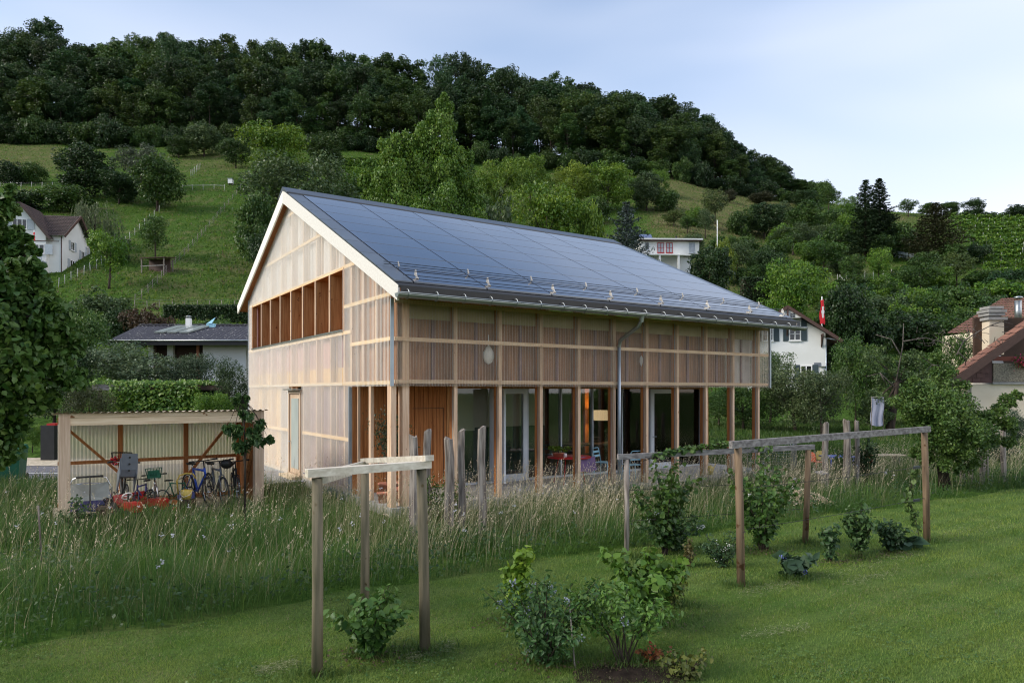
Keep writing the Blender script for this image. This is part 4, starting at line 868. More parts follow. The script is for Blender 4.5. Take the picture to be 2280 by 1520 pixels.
T_('hillside_shrub', 'shrub0', 1318, 540, 450, 80, 'bright', 'bright green bush behind the right end of the ridge', cat='shrub', Y=100)
T_('blue_spruce', 'yew', 1395, 600, 446, 112, 'blue', 'silvery blue spruce behind the end of the ridge', Y=92)
T_('hillside_tree', 'orchard0', 1530, 520, 480, 44, 'mid', 'small dark-stemmed fruit tree right above the flat white house')
T_('hillside_tree', 'orchard1', 1570, 532, 465, 54, 'grey', 'fruit tree left of the white pole on the slope')
T_('hillside_tree', 'orchard2', 1592, 500, 420, 62, 'olive', 'thin fruit tree with bare twigs on the khaki slope')
T_('hillside_tree', 'orchard0', 1500, 505, 470, 60, 'olive', 'low fruit tree left on the khaki slope')
T_('hillside_tree', 'round0', 1625, 452, 420, 36, 'brownish', 'tiny dark tree on the skyline meadow of the khaki slope')
T_('hillside_tree', 'round2', 1696, 455, 428, 62, 'brownish', 'dark flat bush at the top of the khaki slope')
T_('hillside_tree', 'round1', 1702, 532, 450, 104, 'dark', 'dark green round tree left of its lighter twin on the right slope')
T_('hillside_tree', 'round2', 1796, 530, 448, 96, 'mid', 'lighter green round tree right of its dark twin on the right slope')
T_('hillside_tree', 'orchard1', 1845, 475, 415, 60, 'mid', 'upright tree on the skyline where the wood runs out')
T_('hillside_tree', 'round0', 1795, 462, 425, 70, 'dark', 'dark bush under the last trees of the wood')
T_('hillside_tree', 'airy0', 1888, 500, 440, 60, 'light', 'light tree left beside the twin spruces')
a = T_('spruce_tree', 'spruce', 1927, 582, 398, 92, 'spruce', 'tall dark spruce, left one of the twin spruces, bare trunk below')
T_('spruce_tree', 'spruce', 1958, 570, 395, 96, 'spruce', 'tall dark spruce, right one of the twin spruces on the skyline')
T_('dark_conifer', 'yew', 2083, 588, 450, 125, 'brownish', 'ragged brownish conifer right of the twin spruces')
T_('skyline_tree', 'orchard0', 2022, 482, 444, 50, 'mid', 'gnarled fruit tree on the skyline between the conifers')
T_('skyline_tree', 'round1', 2062, 480, 452, 42, 'mid', 'low round tree on the skyline left of the brownish conifer')
T_('skyline_tree', 'round2', 2115, 484, 448, 52, 'mid', 'round tree on the skyline behind the brownish conifer')
T_('skyline_tree', 'round0', 2168, 488, 440, 56, 'dark', 'lone dark round tree on the skyline above the vineyard')
T_('skyline_tree', 'shrub1', 2200, 492, 472, 32, 'dark', 'small dark bush on the skyline above the vineyard')
T_('skyline_tree', 'round1', 2268, 492, 455, 62, 'dark', 'dark tree on the skyline at the right picture edge')
T_('hillside_shrub', 'shrub0', 1612, 590, 530, 60, 'yellow', 'bright yellow-green bush right of the flat white house', cat='shrub', Y=104)
T_('hillside_tree', 'round1', 1578, 645, 548, 120, 'dark', 'dark evergreen bush in front of the flat white house', Y=92)
T_('field_tree', 'orchard2', 1640, 612, 538, 84, 'grey', 'gnarled fruit tree leaning over the grass right of the dark evergreen')
T_('hillside_tree', 'round0', 1712, 645, 548, 80, 'dark', 'dark tree above the hedge left of the big walnut')
T_('walnut_tree', 'airy1', 1768, 715, 575, 160, 'light', 'big light green walnut tree behind the small chalet', Y=80)
T_('field_tree', 'orchard0', 1833, 617, 528, 104, 'mid', 'fruit tree above the flagpole on the right slope')
T_('hillside_tree', 'airy0', 1765, 570, 500, 95, 'grey', 'pale willowy tree below the twin round trees')
T_('field_tree', 'orchard1', 1898, 640, 566, 66, 'mid', 'small fruit tree, left one of two on the fenced terrace')
T_('field_tree', 'orchard2', 1957, 637, 550, 62, 'light', 'small light fruit tree, right one of two on the fenced terrace')
T_('hillside_tree', 'round2', 1962, 585, 522, 64, 'mid', 'round bush below the trunk of the twin spruces')
T_('hillside_tree', 'orchard0', 2050, 668, 585, 100, 'mid', 'fruit tree below the netted row on the right slope')
T_('hillside_tree', 'orchard1', 2130, 640, 560, 80, 'olive', 'yellowish fruit tree at the lower left corner of the vineyard')
T_('hillside_shrub', 'shrub2', 2165, 585, 540, 80, 'dark', 'dark bush in the lower left of the vineyard', cat='shrub')
T_('hillside_shrub', 'shrub0', 1995, 570, 495, 90, 'mid', 'bush right of the twin spruces', cat='shrub')
for i, (px, yb, yt, w, c, lb) in enumerate([(1900, 715, 640, 130, 'mid', 'thicket bush right of the flag'), (1975, 730, 650, 140, 'grey', 'greyish thicket bush on the lower right slope'), (2055, 735, 655, 140, 'mid', 'thicket bush left above the red tiled roof'),
      (2130, 720, 640, 140, 'mid', 'thicket bush behind the red tiled roof'), (2205, 700, 620, 150, 'light', 'lighter thicket bush above the red tiled roof'), (2275, 690, 615, 140, 'mid', 'thicket bush at the right edge below the vineyard'),
      (2010, 780, 690, 150, 'dark', 'dark thicket bush behind the old apple tree'), (2095, 790, 700, 150, 'mid', 'bush beside the brown gable house'), (1930, 800, 690, 120, 'dark', 'dark bush right of the small chalet'), (2240, 650, 600, 110, 'teal', 'dark green bush under the vineyard edge')]):
    T_('thicket_shrub', 'shrub%d' % (i % 3), px, yb, yt, w, c, lb, cat='shrub')
T_('dark_tree', 'round1', 1880, 800, 635, 130, 'dark', 'tall dark tree behind the chalet flagpole', Y=72)
# dense thicket on the lower right slope and bushes dotted over it
fr2 = random.Random(31)
for i in range(34):
    px = 1850 + (i % 17) * 27 + fr2.uniform(-8, 8); yb = (700 if i < 17 else 745) + fr2.uniform(-14, 14); h = fr2.uniform(48, 80)
    T_('thicket_shrub', 'shrub%d' % (i % 3), px, yb, yb - h, fr2.uniform(70, 110), fr2.choice(['mid', 'light', 'grey', 'teal', 'mid']), nth(('th', i < 17, px < 1960, px < 2120)) + ' bush from left in the ' + ('upper' if i < 17 else 'lower') + ' thicket row ' + ('beside the chalet flag' if px < 1960 else 'behind the old apple tree' if px < 2120 else 'above the red tiled roof'), group='bushes of the thicket on the lower right slope', cat='shrub')
for i, (px, yb, h, w, c, lb) in enumerate([(1745, 560, 60, 90, 'light', 'light bush below the dark twin tree'), (1830, 545, 50, 80, 'grey', 'greyish bush right of the twin round trees'), (1870, 560, 60, 80, 'mid', 'bush left of the spruce trunk'), (1660, 575, 50, 70, 'mid', 'bush behind the leaning fruit tree'), (1690, 610, 50, 70, 'mid', 'bush above the dark hedge'),
      (1800, 640, 60, 90, 'mid', 'bush above the big walnut'), (1870, 610, 40, 60, 'grey', 'low bush left on the fenced terrace'), (2010, 640, 50, 80, 'mid', 'bush right of the fenced terrace'), (2090, 640, 50, 80, 'light', 'bush under the pale net'), (2190, 640, 40, 90, 'mid', 'bush at the foot of the vineyard'), (2250, 650, 40, 80, 'mid', 'bush at the right foot of the vineyard'), (2030, 560, 50, 70, 'mid', 'bush between the conifers'), (1545, 560, 40, 60, 'grey', 'low bush left above the flat white house'),
      (1420, 560, 60, 70, 'light', 'light bush left of the flat white house'), (1250, 500, 70, 110, 'light', 'light bush below the two yellow-green trees'), (1330, 500, 60, 80, 'mid', 'bush between the yellow-green trees'), (1060, 500, 80, 100, 'mid', 'bush right of the poplar foot'), (1400, 440, 50, 70, 'mid', 'bush at the edge of the wood above the blue spruce'), (1030, 400, 45, 60, 'mid', 'bush on the slope right behind the poplar'), (760, 470, 90, 140, 'mid', 'broad bush left of the poplar'), (800, 430, 50, 80, 'light', 'light bush at the vine rows'), (1480, 470, 50, 70, 'mid', 'bush left at the top of the khaki slope'), (1545, 505, 45, 60, 'light', 'light bush on the khaki slope above the white house'), (1650, 525, 60, 70, 'mid', 'bush left of the dark twin tree'), (1740, 500, 50, 80, 'grey', 'bush between the twin round trees'), (1615, 560, 40, 70, 'mid', 'bush right of the white pole'),
      (1850, 510, 50, 70, 'mid', 'bush right above the lighter twin tree'), (1890, 535, 60, 70, 'light', 'light bush left of the spruce crown'), (1810, 590, 60, 90, 'light', 'light bush above the fruit tree by the flag'), (1730, 590, 60, 90, 'mid', 'bush right of the leaning fruit tree'), (1670, 640, 50, 80, 'mid', 'bush on the green patch left of the hedge'), (1960, 660, 50, 90, 'light', 'light bush below the fenced terrace'), (1900, 660, 50, 90, 'mid', 'bush below the left end of the fenced terrace'), (2060, 610, 50, 80, 'mid', 'bush left of the net'), (2110, 600, 60, 80, 'mid', 'bush right of the ragged conifer')]):
    T_('slope_shrub', 'shrub%d' % (i % 3), px, yb, yb - h, w, c, lb, cat='shrub')
# ------------------------------------------------------------------ neighbouring buildings
M['roof_dark'] = mat('roof_dark', (0.040, 0.040, 0.052), (0.028, 0.028, 0.036), (3, 3, 3), 0.8, 0.1, c3=(0.30, 0.29, 0.27), s3=7, t3=0.64)
M['roof_brown'] = mat('roof_brown', (0.085, 0.058, 0.050), (0.055, 0.040, 0.036), (2, 2, 2), 0.85, 0.1)
M['roof_red'] = mat('roof_red', (0.26, 0.125, 0.085), (0.18, 0.085, 0.06), (2, 2, 2), 0.85, 0.1)
M['shingle'] = mat('shingle', (0.105, 0.052, 0.046), (0.082, 0.040, 0.036), (3, 3, 3), 0.75)
def ribbed_roof(mb, p00, p10, p11, p01, pitch, amp, mi=0, rows=0):
    """tiled roof slope: eave p00-p10, ridge p01-p11; waves run up the slope, courses step down it"""
    p00, p10, p11, p01 = map(Vector, (p00, p10, p11, p01)); n = max(2, int((p10 - p00).length / pitch)) * 4
    up = ((p10 - p00).cross(p01 - p00)).normalized(); R = rows or 1; v = []; f = []
    for j in range(R):
        for e, (t, lift) in enumerate(((j / R, amp * 1.3 if rows else 0), ((j + 1) / R, 0))):
            for k in range(n + 1):
                s = k / n; b = p00.lerp(p10, s).lerp(p01.lerp(p11, s), t); v.append(b + up * (amp * math.cos(k * math.pi / 2) + lift))
        o = j * 2 * (n + 1)
        for k in range(n): f.append((o + k, o + k + 1, o + n + 1 + k + 1, o + n + 1 + k))
    mb.add(v, f, mi, False)
def window(parent, x0, x1, z0, z1, y, fm, cols=2, rows=1, shutters=None, axis='x', sill=True, gm=None):
    """framed window on a wall facing -y (axis x) or +x (axis y)"""
    def bx(mb, a0, a1, d0, d1, b0, b1):
        if axis == 'x': mb.box(a0, a1, y - d1, y - d0, b0, b1)
        else: mb.box(y + d0, y + d1, a0, a1, b0, b1)
    mb = MB(); t = 0.06 * (x1 - x0) ** 0.5 + 0.02
    for b in ((x0, x0 + t, z0, z1), (x1 - t, x1, z0, z1), (x0 + t, x1 - t, z1 - t, z1), (x0 + t, x1 - t, z0, z0 + t)): bx(mb, b[0], b[1], 0.0, 0.07, b[2], b[3])
    for c in range(1, cols): xc = x0 + (x1 - x0) * c / cols; bx(mb, xc - t / 2, xc + t / 2, 0.0, 0.06, z0 + t, z1 - t)
    for r in range(1, rows): zc = z0 + (z1 - z0) * r / rows; bx(mb, x0 + t, x1 - t, 0.0, 0.055, zc - t / 4, zc + t / 4)
    w = mb.build('window', fm, parent)
    mb = MB(); bx(mb, x0 + t, x1 - t, 0.005, 0.025, z0 + t, z1 - t); mb.build('pane', gm or M['dark_glass'], w)
    if shutters:
        sw = (x1 - x0) * 0.46
        for a in (x0 - sw - 0.03, x1 + 0.03): mb = MB(); bx(mb, a, a + sw, 0.01, 0.06, z0 - 0.03, z1 + 0.03); mb.build('shutter', shutters, w)
    if sill: mb = MB(); bx(mb, x0 - 0.05, x1 + 0.05, 0.0, 0.12, z0 - 0.07, z0 - 0.005); mb.build('sill', fm, w)
    return w

# bungalow with dark roof, left
bx0, by = at(243, 757, 42)[0], 42.0
bu = tag(empty('bungalow', (bx0, by, 2.4)), 'white bungalow with low dark tiled roof half hidden by bushes', 'house'); ez = zy(42, 757) - 2.4
mb = MB(); mb.box(1.6, 5.1, 1.6, 1.8, -1, ez - 0.1); mb.box(2.2, 2.35, 0.9, 1.05, 0.2, ez - 0.1); H2 = mb.build('side_wall', M['dark_wood'], bu)
mb = MB(); mb.box(5.2, 7.85, 1.0, 7.0, -1.2, ez - 0.06); mb.build('wall', M['plaster'], bu)
mb = MB(); mb.box(7.85, 14, 1.6, 7.0, -1.2, ez - 0.06); mb.build('wall', M['plaster'], bu)
for x in (1.75, 2.9): mb = MB(); mb.box(x, x + 0.35, 1.2, 1.5, -0.8, ez - 0.1); mb.build('pillar', M['plaster'], bu)
mb = MB(); mb.box(4.75, 4.9, 1.1, 1.25, -0.8, ez - 0.1); mb.build('timber_post', M['terracotta'], bu)
mb = MB(); mb.box(7.9, 8.35, 1.58, 1.6, 0.6, ez - 0.25); mb.build('window', M['dark_glass'], bu)
rz_ = zy(46, 725) - 2.4; xr = at(310, 725, 46)[0] - bx0
mb = MB(); ribbed_roof(mb, (0, 0, ez), (14, 0, ez), (14, 4, rz_), (xr, 4, rz_), 0.24, 0.022); ribbed_roof(mb, (14, 8, ez), (0, 8, ez), (xr, 4, rz_), (14, 4, rz_), 0.24, 0.022); ribbed_roof(mb, (0, 8, ez), (0, 0, ez), (xr, 4, rz_), (xr, 4.001, rz_), 0.24, 0.022)
rf = mb.build('roof', M['roof_dark'], bu)
mb = MB(); mb.tube([(xr + 0.12 * 0 + k * 0.24, 4, rz_ + 0.03 + 0.03 * (k % 2)) for k in range(0, 52)], 0.07, 6); mb.build('ridge_tiles', M['roof_dark'], rf)
mb = MB(); mb.box(-0.02, 14, -0.06, 0.0, ez - 0.30, ez - 0.03); mb.box(-0.02, 14, 0.0, 1.6, ez - 0.14, ez - 0.06); mb.build('eave_fascia', M['black'], bu)
mb = MB(); mb.tube([(0, -0.12, ez - 0.03), (14, -0.12, ez - 0.03)], 0.05, 6); mb.build('gutter', M['zinc'], bu)
sl = (rz_ - ez) / 4
M['collector'] = mat('collector', (0.26, 0.29, 0.27), (0.22, 0.25, 0.23), (1, 1, 1), 0.15, spec=0.7)
for k in range(3):
    x0 = 1.85 + k * 0.78; mb = MB(); v = []
    for d in (0.14, 0.05):
        for (dx, y) in ((0, 1.7), (0.58, 1.7), (1.14, 3.55), (0.56, 3.55)): v.append((x0 + dx, y, ez + sl * y + d))
    mb.add(v, [(0, 1, 2, 3), (7, 6, 5, 4), (0, 4, 5, 1), (1, 5, 6, 2), (2, 6, 7, 3), (3, 7, 4, 0)]); mb.build('solar_collector', M['collector'], rf)
cxp = at(413, 725, 45)[0] - bx0
mb = MB(); mb.box(cxp - 0.14, cxp + 0.14, 3.3, 3.6, rz_ - 0.4, rz_ + 0.42); ch = mb.build('chimney', M['white'], rf)
mb = MB(); mb.lathe([(0.16, 0.42), (0.16, 0.52), (0.23, 0.54), (0.0, 0.62)], (cxp, 3.45, rz_), 10); mb.build('chimney_cap', M['zinc'], ch)
mb = MB(); mb.box(cxp + 1.15, cxp + 1.65, 3.45, 3.75, rz_ - 0.15, rz_ + 0.10); mb.prism([(cxp + 1.2, 3.4, rz_ + 0.1), (cxp + 1.5, 3.4, rz_ + 0.1), (cxp + 1.6, 3.7, rz_ + 0.5)], (0.03, 0.02, 0)); mb.build('roof_hatch', M['lightblue'], rf)

# white hillside house with brown roof, upper left
hx, hy_, hz = at(138, 610, 87.5); hz = tz(hx, hy_) - 0.3
wh = tag(empty('hillside_house', (hx, hy_, hz), math.radians(8)), 'white two-storey house with brown tiled roof and grey shutters on the left slope', 'house')
WLn, DP, EH, RH = 9.0, 7.6, zy(87.5, 522) - hz, zy(90, 476) - hz
mb = MB(); mb.box(-WLn, 0, 0, DP, -2, EH); mb.prism([(0, 0, EH), (0, DP, EH), (0, DP / 2, RH - 0.1)], (-WLn, 0, 0)); mb.build('wall', M['plaster'], wh)
mb = MB(); mb.prism([(-7.3, -0.6, EH - 0.2), (-1.4, -0.6, EH - 0.2), (-4.4, -0.6, RH + 0.25)], (0, 4.5, 0)); mb.box(-7.0, -1.6, -0.6, 0.02, -1.5, EH - 0.2); mb.build('front_wing', M['plaster'], wh)
mb = MB(); ribbed_roof(mb, (-WLn - 0.4, -0.55, EH - 0.25), (0.55, -0.55, EH - 0.25), (0.55, DP / 2, RH), (-WLn - 0.4, DP / 2, RH), 0.3, 0.03, rows=14); ribbed_roof(mb, (0.55, DP + 0.5, EH - 0.25), (-WLn - 0.4, DP + 0.5, EH - 0.25), (-WLn - 0.4, DP / 2, RH), (0.55, DP / 2, RH), 0.3, 0.03, rows=14)
rf = mb.build('roof', M['roof_brown'], wh)
mb = MB()
for s in (-1, 1):
    e = (-4.4 + s * 3.5); a = (e, -1.0, EH - 0.75); b = (e, DP / 2, EH - 0.75); c = (-4.4, DP / 2, RH + 0.45); d = (-4.4, -1.0, RH + 0.45)
    ribbed_roof(mb, *((b, a, d, c) if s > 0 else (a, b, c, d)), 0.3, 0.03, rows=14) if s < 0 else ribbed_roof(mb, a, b, c, d, 0.3, 0.03, rows=14)
    mb.beam((e, -1.02, EH - 0.85), (-4.4, -1.02, RH + 0.35), 0.08, 0.28)
mb.build('wing_roof', M['roof_brown'], wh)
mb = MB(); mb.beam((0.57, -0.55, EH - 0.35), (0.57, DP / 2, RH - 0.1), 0.08, 0.3); mb.beam((0.57, DP + 0.5, EH - 0.35), (0.57, DP / 2, RH - 0.1), 0.08, 0.3); mb.build('verge_board', M['brown'], wh)
mb = MB(); mb.tube([(-0.03, -0.06, EH - 0.3), (-0.03, -0.06, -1.0)], 0.06, 6); mb.build('downpipe', M['brown'], wh)
mb = MB(); mb.box(-8.9, -0.05, -0.64, -0.60, EH - 1.05, EH - 0.95); mb.build('beam_band', M['brown'], wh)
window(wh, -5.4, -3.7, EH + 0.35, EH + 1.65, -0.6, M['white'], 3, 1, M['shutter'])
window(wh, -3.6, -1.5 - 0.2, EH - 2.6, EH - 1.4, -0.6, M['white'], 3, 1, M['shutter'])
window(wh, -7.2, -6.2, EH - 2.6, EH - 1.4, -0.6, M['white'], 2, 1, M['shutter'])
mb = MB()
for k in range(26): mb.box(-6.6 + k * 0.2, -6.6 + k * 0.2 + 0.12, -1.75, -1.70, EH - 3.6, EH - 2.65)
mb.box(-6.65, -1.4, -1.78, -1.68, EH - 2.65, EH - 2.55); mb.box(-6.65, -1.4, -1.75, -0.6, EH - 3.75, EH - 3.62); mb.build('balcony', M['shutter'], wh)
for a, b, z in ((2.2, 3.2, EH - 1.5), (5.0, 5.9, EH - 2.2), (2.0, 3.2, EH - 3.9), (6.6, 7.2, EH - 1.4)): window(wh, a, b, z, z + 1.15, 0.0, M['white'], 2, 1, M['shutter'], axis='y')
mb = MB(); mb.box(0.0, 3.3, 4.6, 4.75, -1.5, 1.35); mb.build('terrace_wall', M['plaster'], wh)
mb = MB(); mb.box(-6.3, -5.7, 3.0, 3.6, RH - 0.3, RH + 0.85); mb.build('chimney', M['white'], wh)
def flag(name, px, ytop, ybot, Y, fh, fw, label, cross=True):
    x, _, zt = at(px, ytop, Y); zb = min(zy(Y, ybot), zt - 1); o = tag(empty(name, (x, Y, zb)), label, 'flag'); h = zt - zb; fw *= 0.62
    mb = MB(); mb.tube([(0, 0, -0.5), (0, 0, h)], [0.06, 0.04], 8); mb.build('pole', M['white'], o)
    mb = MB(); v = []; f = []; n = 8
    for i in range(n + 1):
        t = i / n; w = fw * (0.55 + 0.45 * t)
        v += [(-w * 0.5 + 0.05 * math.sin(i), -0.07 + 0.03 * math.cos(i * 1.3), h - 0.35 - fh * t), (0.05, -0.09 - 0.05 * math.sin(i * 0.9), h - 0.3 - fh * t), (w * 0.5, -0.05 + 0.05 * math.sin(i * 1.7), h - 0.25 - fh * t * 1.08)]
    for i in range(n): f += [(3 * i, 3 * i + 1, 3 * i + 4, 3 * i + 3), (3 * i + 1, 3 * i + 2, 3 * i + 5, 3 * i + 4)]
    mb.add(v, f, 0, True); c = mb.build('cloth', M['flag_red'], o)
    mb = MB(); z = h - 0.35 - fh * 0.5; mb.box(-0.05, 0.09, -0.16, -0.15, z - fh * 0.24, z + fh * 0.24); mb.box(-fw * 0.2, fw * 0.26, -0.162, -0.152, z - 0.06 * fh - 0.03, z + 0.06 * fh + 0.03); mb.build('white_cross', M['white'], c)
flag('flag', 1830, 660, 745, 62, 2.1, 0.85, 'red flag with white cross hanging from a white pole by the chalet')
flag('flag', 76, 512, 615, 82, 0.95, 0.55, 'small red and white flag on a white pole before the hillside house')

# flat white house in the middle of the slope
fx, fy, fz = at(1426, 600, 104); fz = tz(at(1490, 600, 104)[0], 104) - 0.2
fh = tag(empty('flat_roof_house', (fx, fy, fz), math.radians(2)), 'small white house with flat solar roof and red window frames on the slope', 'house')
k = 104 / F_PX; ze = zy(104, 537) - fz; zf = zy(104, 568) - fz; Wd = 132 * k
mb = MB(); mb.box(0, Wd, 0, 6, zf, ze); mb.build('wall', M['plaster'], fh)
mb = MB(); mb.box(1.0, Wd - 1, 0.8, 6, -2.5, zf - 0.1); mb.build('lower_wall', M['plaster'], fh)
mb = MB(); mb.box(-0.3, Wd + 0.4, -0.7, 6.4, ze + 0.12, ze + 0.34); mb.build('roof_slab', M['white'], fh); mb = MB(); mb.box(-0.2, Wd + 0.3, -0.6, 6.3, ze, ze + 0.119); mb.build('roof_edge', M['brown'], fh)
for i in range(9): 
    mb = MB(); x0 = 2.9 + i * 0.64; mb.prism([(x0, 0.4, ze + 0.45), (x0 + 0.6, 0.4, ze + 0.45), (x0 + 0.6, 2.4, ze + 0.95), (x0, 2.4, ze + 0.95)], (0, 0, 0.05)); mb.build('solar_panel', M['pv2'] if 'pv2' in M else paint('pv2', (0.10, 0.13, 0.22), 0.15), fh)
mb = MB(); mb.prism([(0.1, 1.0, ze + 0.4), (2.2, 1.0, ze + 0.4), (2.1, 2.2, ze + 1.5), (0.2, 2.2, ze + 1.5)], (0, 0.05, 0.05)); mb.build('solar_panel', M['pv2'], fh)
mb = MB(); mb.tube([(6.2, 3, ze + 0.3), (6.2, 3, ze + 1.5)], 0.12, 8); mb.build('flue', M['black'], fh)
for x0 in (2.55, 3.85): window(fh, x0, x0 + 1.0, zf + 0.35, ze - 0.2, 0, M['red'], 2, 2, None, sill=True, gm=M['pane_light'] if 'pane_light' in M else paint('pane_light', (0.35, 0.38, 0.42), 0.1))
window(fh, 7.3, 8.2, zf + 0.35, ze - 0.15, 0, M['frame_grey'], 2, 2, None, gm=M['pane_light']); window(fh, 0.7, 1.3, zf + 0.8, ze - 0.15, 0, M['frame_grey'], 1, 1, None)
mb = MB(); mb.box(0.8, Wd - 2.5, -1.6, 0.0, zf - 0.25, zf - 0.1); mb.build('terrace_slab', M['white'], fh)
for x in (2.4, 5.2): mb = MB(); mb.box(x, x + 0.3, -1.5, -1.2, -2.5, zf - 0.251); mb.build('terrace_pillar', M['plaster'], fh)
mb = MB(); px_, pY = 1597, 104; x, y, z = at(px_, 490, pY); tag(mb.tube([(x, y, tz(x, y) - 0.3), (x, y, z)], 0.06, 6).build('white_pole', M['white']), 'bare white pole on the slope right of the flat white house', 'pole')
# second solar roof peeping over the ridge
x, y, z = at(1283, 523, 106); zt_ = tz(x, y)
sr = tag(empty('garden_hut', (x, y, zt_)), 'low hut with solar panels on its roof just over the ridge', 'hut'); mb = MB(); mb.box(-1.7, 1.7, 0, 3, -0.5, z - zt_ - 0.3); mb.build('wall', M['plaster'], sr)
mb = MB(); mb.prism([(-1.9, -0.2, z - zt_ - 0.3), (1.9, -0.2, z - zt_ - 0.3), (1.9, 2.5, z - zt_ + 0.3), (-1.9, 2.5, z - zt_ + 0.3)], (0, 0, 0.08)); mb.build('solar_panel', M['pv2'], sr)

# chalet behind the right end
cx_, cyy = at(1838, 800, 56)[0], 56.0; cz = tz(cx_, cyy) - 0.3
ct = tag(empty('chalet', (cx_, cyy, cz), math.radians(-14)), 'small white chalet with brown tiled roof and dark green shutters', 'house'); k = 56 / F_PX
Wc = 5.9; pk = zy(56, 680) - cz; er = zy(56, 755) - cz
mb = MB(); mb.prism([(-Wc, 0, -1), (0, 0, -1), (0, 0, er + 0.5), (-Wc / 2, 0, pk - 0.35), (-Wc, 0, er + 0.5)], (0, 7, 0)); mb.build('wall', M['plaster'], ct)
mb = MB()
for s in (-1, 1):
    e = -Wc / 2 + s * (Wc / 2 + 1.1); ez_ = er - 0.12
    a, b, c, d = (e, -0.8, ez_), (e, 7.5, ez_), (-Wc / 2, 7.5, pk), (-Wc / 2, -0.8, pk)
    if s > 0: ribbed_roof(mb, a, b, c, d, 0.25, 0.03, rows=16)
    else: ribbed_roof(mb, b, a, d, c, 0.25, 0.03, rows=16)
    mb.beam((e, -0.82, ez_ - 0.12), (-Wc / 2, -0.82, pk - 0.12), 0.1, 0.24, 1); mb.beam((e - s * 0.02, -0.5, ez_ - 0.16), (e - s * 0.02, 7, ez_ - 0.16), 0.1, 0.12, 1)
    mb.prism([(e, -0.75, ez_ - 0.1), (-Wc / 2, -0.75, pk - 0.1), (-Wc / 2, -0.75, pk - 0.16), (e, -0.75, ez_ - 0.16)], (0, 8.2, 0), 1)
mb.build('roof', [M['roof_red'], M['brown']], ct)
mb = MB(); mb.prism([(-Wc / 2 - 1.3, -0.7, pk - 1.0), (-Wc / 2 + 1.3, -0.7, pk - 1.0), (-Wc / 2, -0.7, pk - 0.2)], (0, 0.06, 0)); gp = mb.build('gable_ornament', M['white'], ct)
for s in (-1, 1):
    mb = MB(); xq = -Wc / 2 + s * 0.38
    for a in range(2):
        for b in range(2): mb.box(xq - 0.17 + a * 0.19, xq - 0.02 + a * 0.19, -0.73, -0.70, pk - 0.95 + b * 0.19, pk - 0.8 + b * 0.19)
    mb.build('pane', M['dark_glass'], gp)
mb = MB(); mb.beam((-Wc / 2, -0.78, pk - 1.1), (-Wc / 2, -0.78, pk), 0.1, 0.12); mb.build('king_post', M['brown'], ct)
for s in (0, 1):
    mb = MB(); xb = -0.3 - s * 2.6; zb = er + 0.35 + s * 0.95; mb.beam((xb, -0.02, zb - 0.9), (xb, -0.7, zb - 0.1), 0.1, 0.1); mb.beam((xb, -0.02, zb), (xb, -0.75, zb), 0.1, 0.1); mb.beam((xb, -0.04, zb - 1.0), (xb, -0.04, zb + 0.05), 0.1, 0.08); mb.build('eave_bracket', M['brown'], ct)
zw = zy(56, 757) - cz; 
for x0 in (-2.75, -4.85): window(ct, x0, x0 + 0.9, zw, zw + 1.65, 0, M['white'], 2, 3, M['shutter_dark'])
window(ct, -1.9, -1.0, zw - 3.3, zw - 2.0, 0, M['white'], 2, 2, M['shutter_dark'])
mb = MB(); mb.tube([(0.0, -0.05, er + 0.1), (0.75, -0.4, er - 0.1)], 0.05, 6); mb.tube([(0.03, -0.05, er + 0.1), (0.03, -0.05, -1)], 0.05, 6); mb.build('downpipe', M['alu'], ct)
mb = MB(); mb.lathe([(0.0, 0), (0.3, 0)], n=12); mb.box(-0.6, -0.1, -0.03, 0, 0.0, 0.3); o = mb.build('name_plate', M['grey_plastic'], ct); o.location = (-0.25, -0.0, zw - 2.1)

# brown gable house at the right edge
gx_, gY = at(2125, 830, 37)[0], 37.0; gz_ = tz(gx_, gY)
bh = tag(empty('brown_gable_house', (gx_, gY, gz_), 0.0), 'house with brown shingled gable, red tiled roof and balcony at the right edge', 'house'); k = 37 / F_PX
Z = lambda y: zy(37, y) - gz_; Xp = lambda p: (p - 2125) * k
mb = MB(); mb.box(Xp(2170), Xp(2560), 0.25, 3, -1, Z(855)); mb.build('wall', M['cream'], bh)
mb = MB(); sl2 = (Z(722) - Z(833)) / (Xp(2280) - Xp(2125)); rz2 = lambda x: Z(833) + sl2 * (x - Xp(2125))
shw = (Xp(2213) - Xp(2110)) ; x0s, x1s = Xp(2150), Xp(2213)
mb.prism([(Xp(2110), 0.12, Z(852)), (x1s, 0.12, Z(852)), (x1s, 0.12, rz2(x1s) - 0.30), (Xp(2125), 0.12, rz2(Xp(2125)) - 0.28)], (0, 0.12, 0)); sp = mb.build('shingle_wall', M['shingle'], bh)
smb = MB(); smb.box(0, 0.43, -0.02, 0.02, 0, 0.235); sme_ = smb.mesh('shingle', M['shingle'])
for r in range(10):
    z = Z(851) + r * 0.245; x = Xp(2112) + (0.22 if r % 2 else 0)
    while x + 0.43 < x1s:
        if z + 0.24 < rz2(x) - 0.3: link('shingle', sme_, sp, (x, 0.105, z))
        x += 0.445
mb = MB(); mb.box(x1s + 0.02, Xp(2560), 1.6, 1.75, Z(853), Z(700)); mb.build('balcony_back_wall', M['dark_wood'], bh)
mb = MB(); mb.box(x1s + 0.01, Xp(2560), 0.1, 1.75, Z(855) - 0.0, Z(850)); mb.build('balcony_floor', M['concrete'], bh)
mb = MB(); mb.box(x1s + 0.03, Xp(2560), 0.08, 0.18, Z(849), Z(808)); mb.build('balcony_parapet', mat('pebble', srgb(150, 140, 122), srgb(96, 90, 80), (22, 22, 22), 0.9, 0.5), bh)
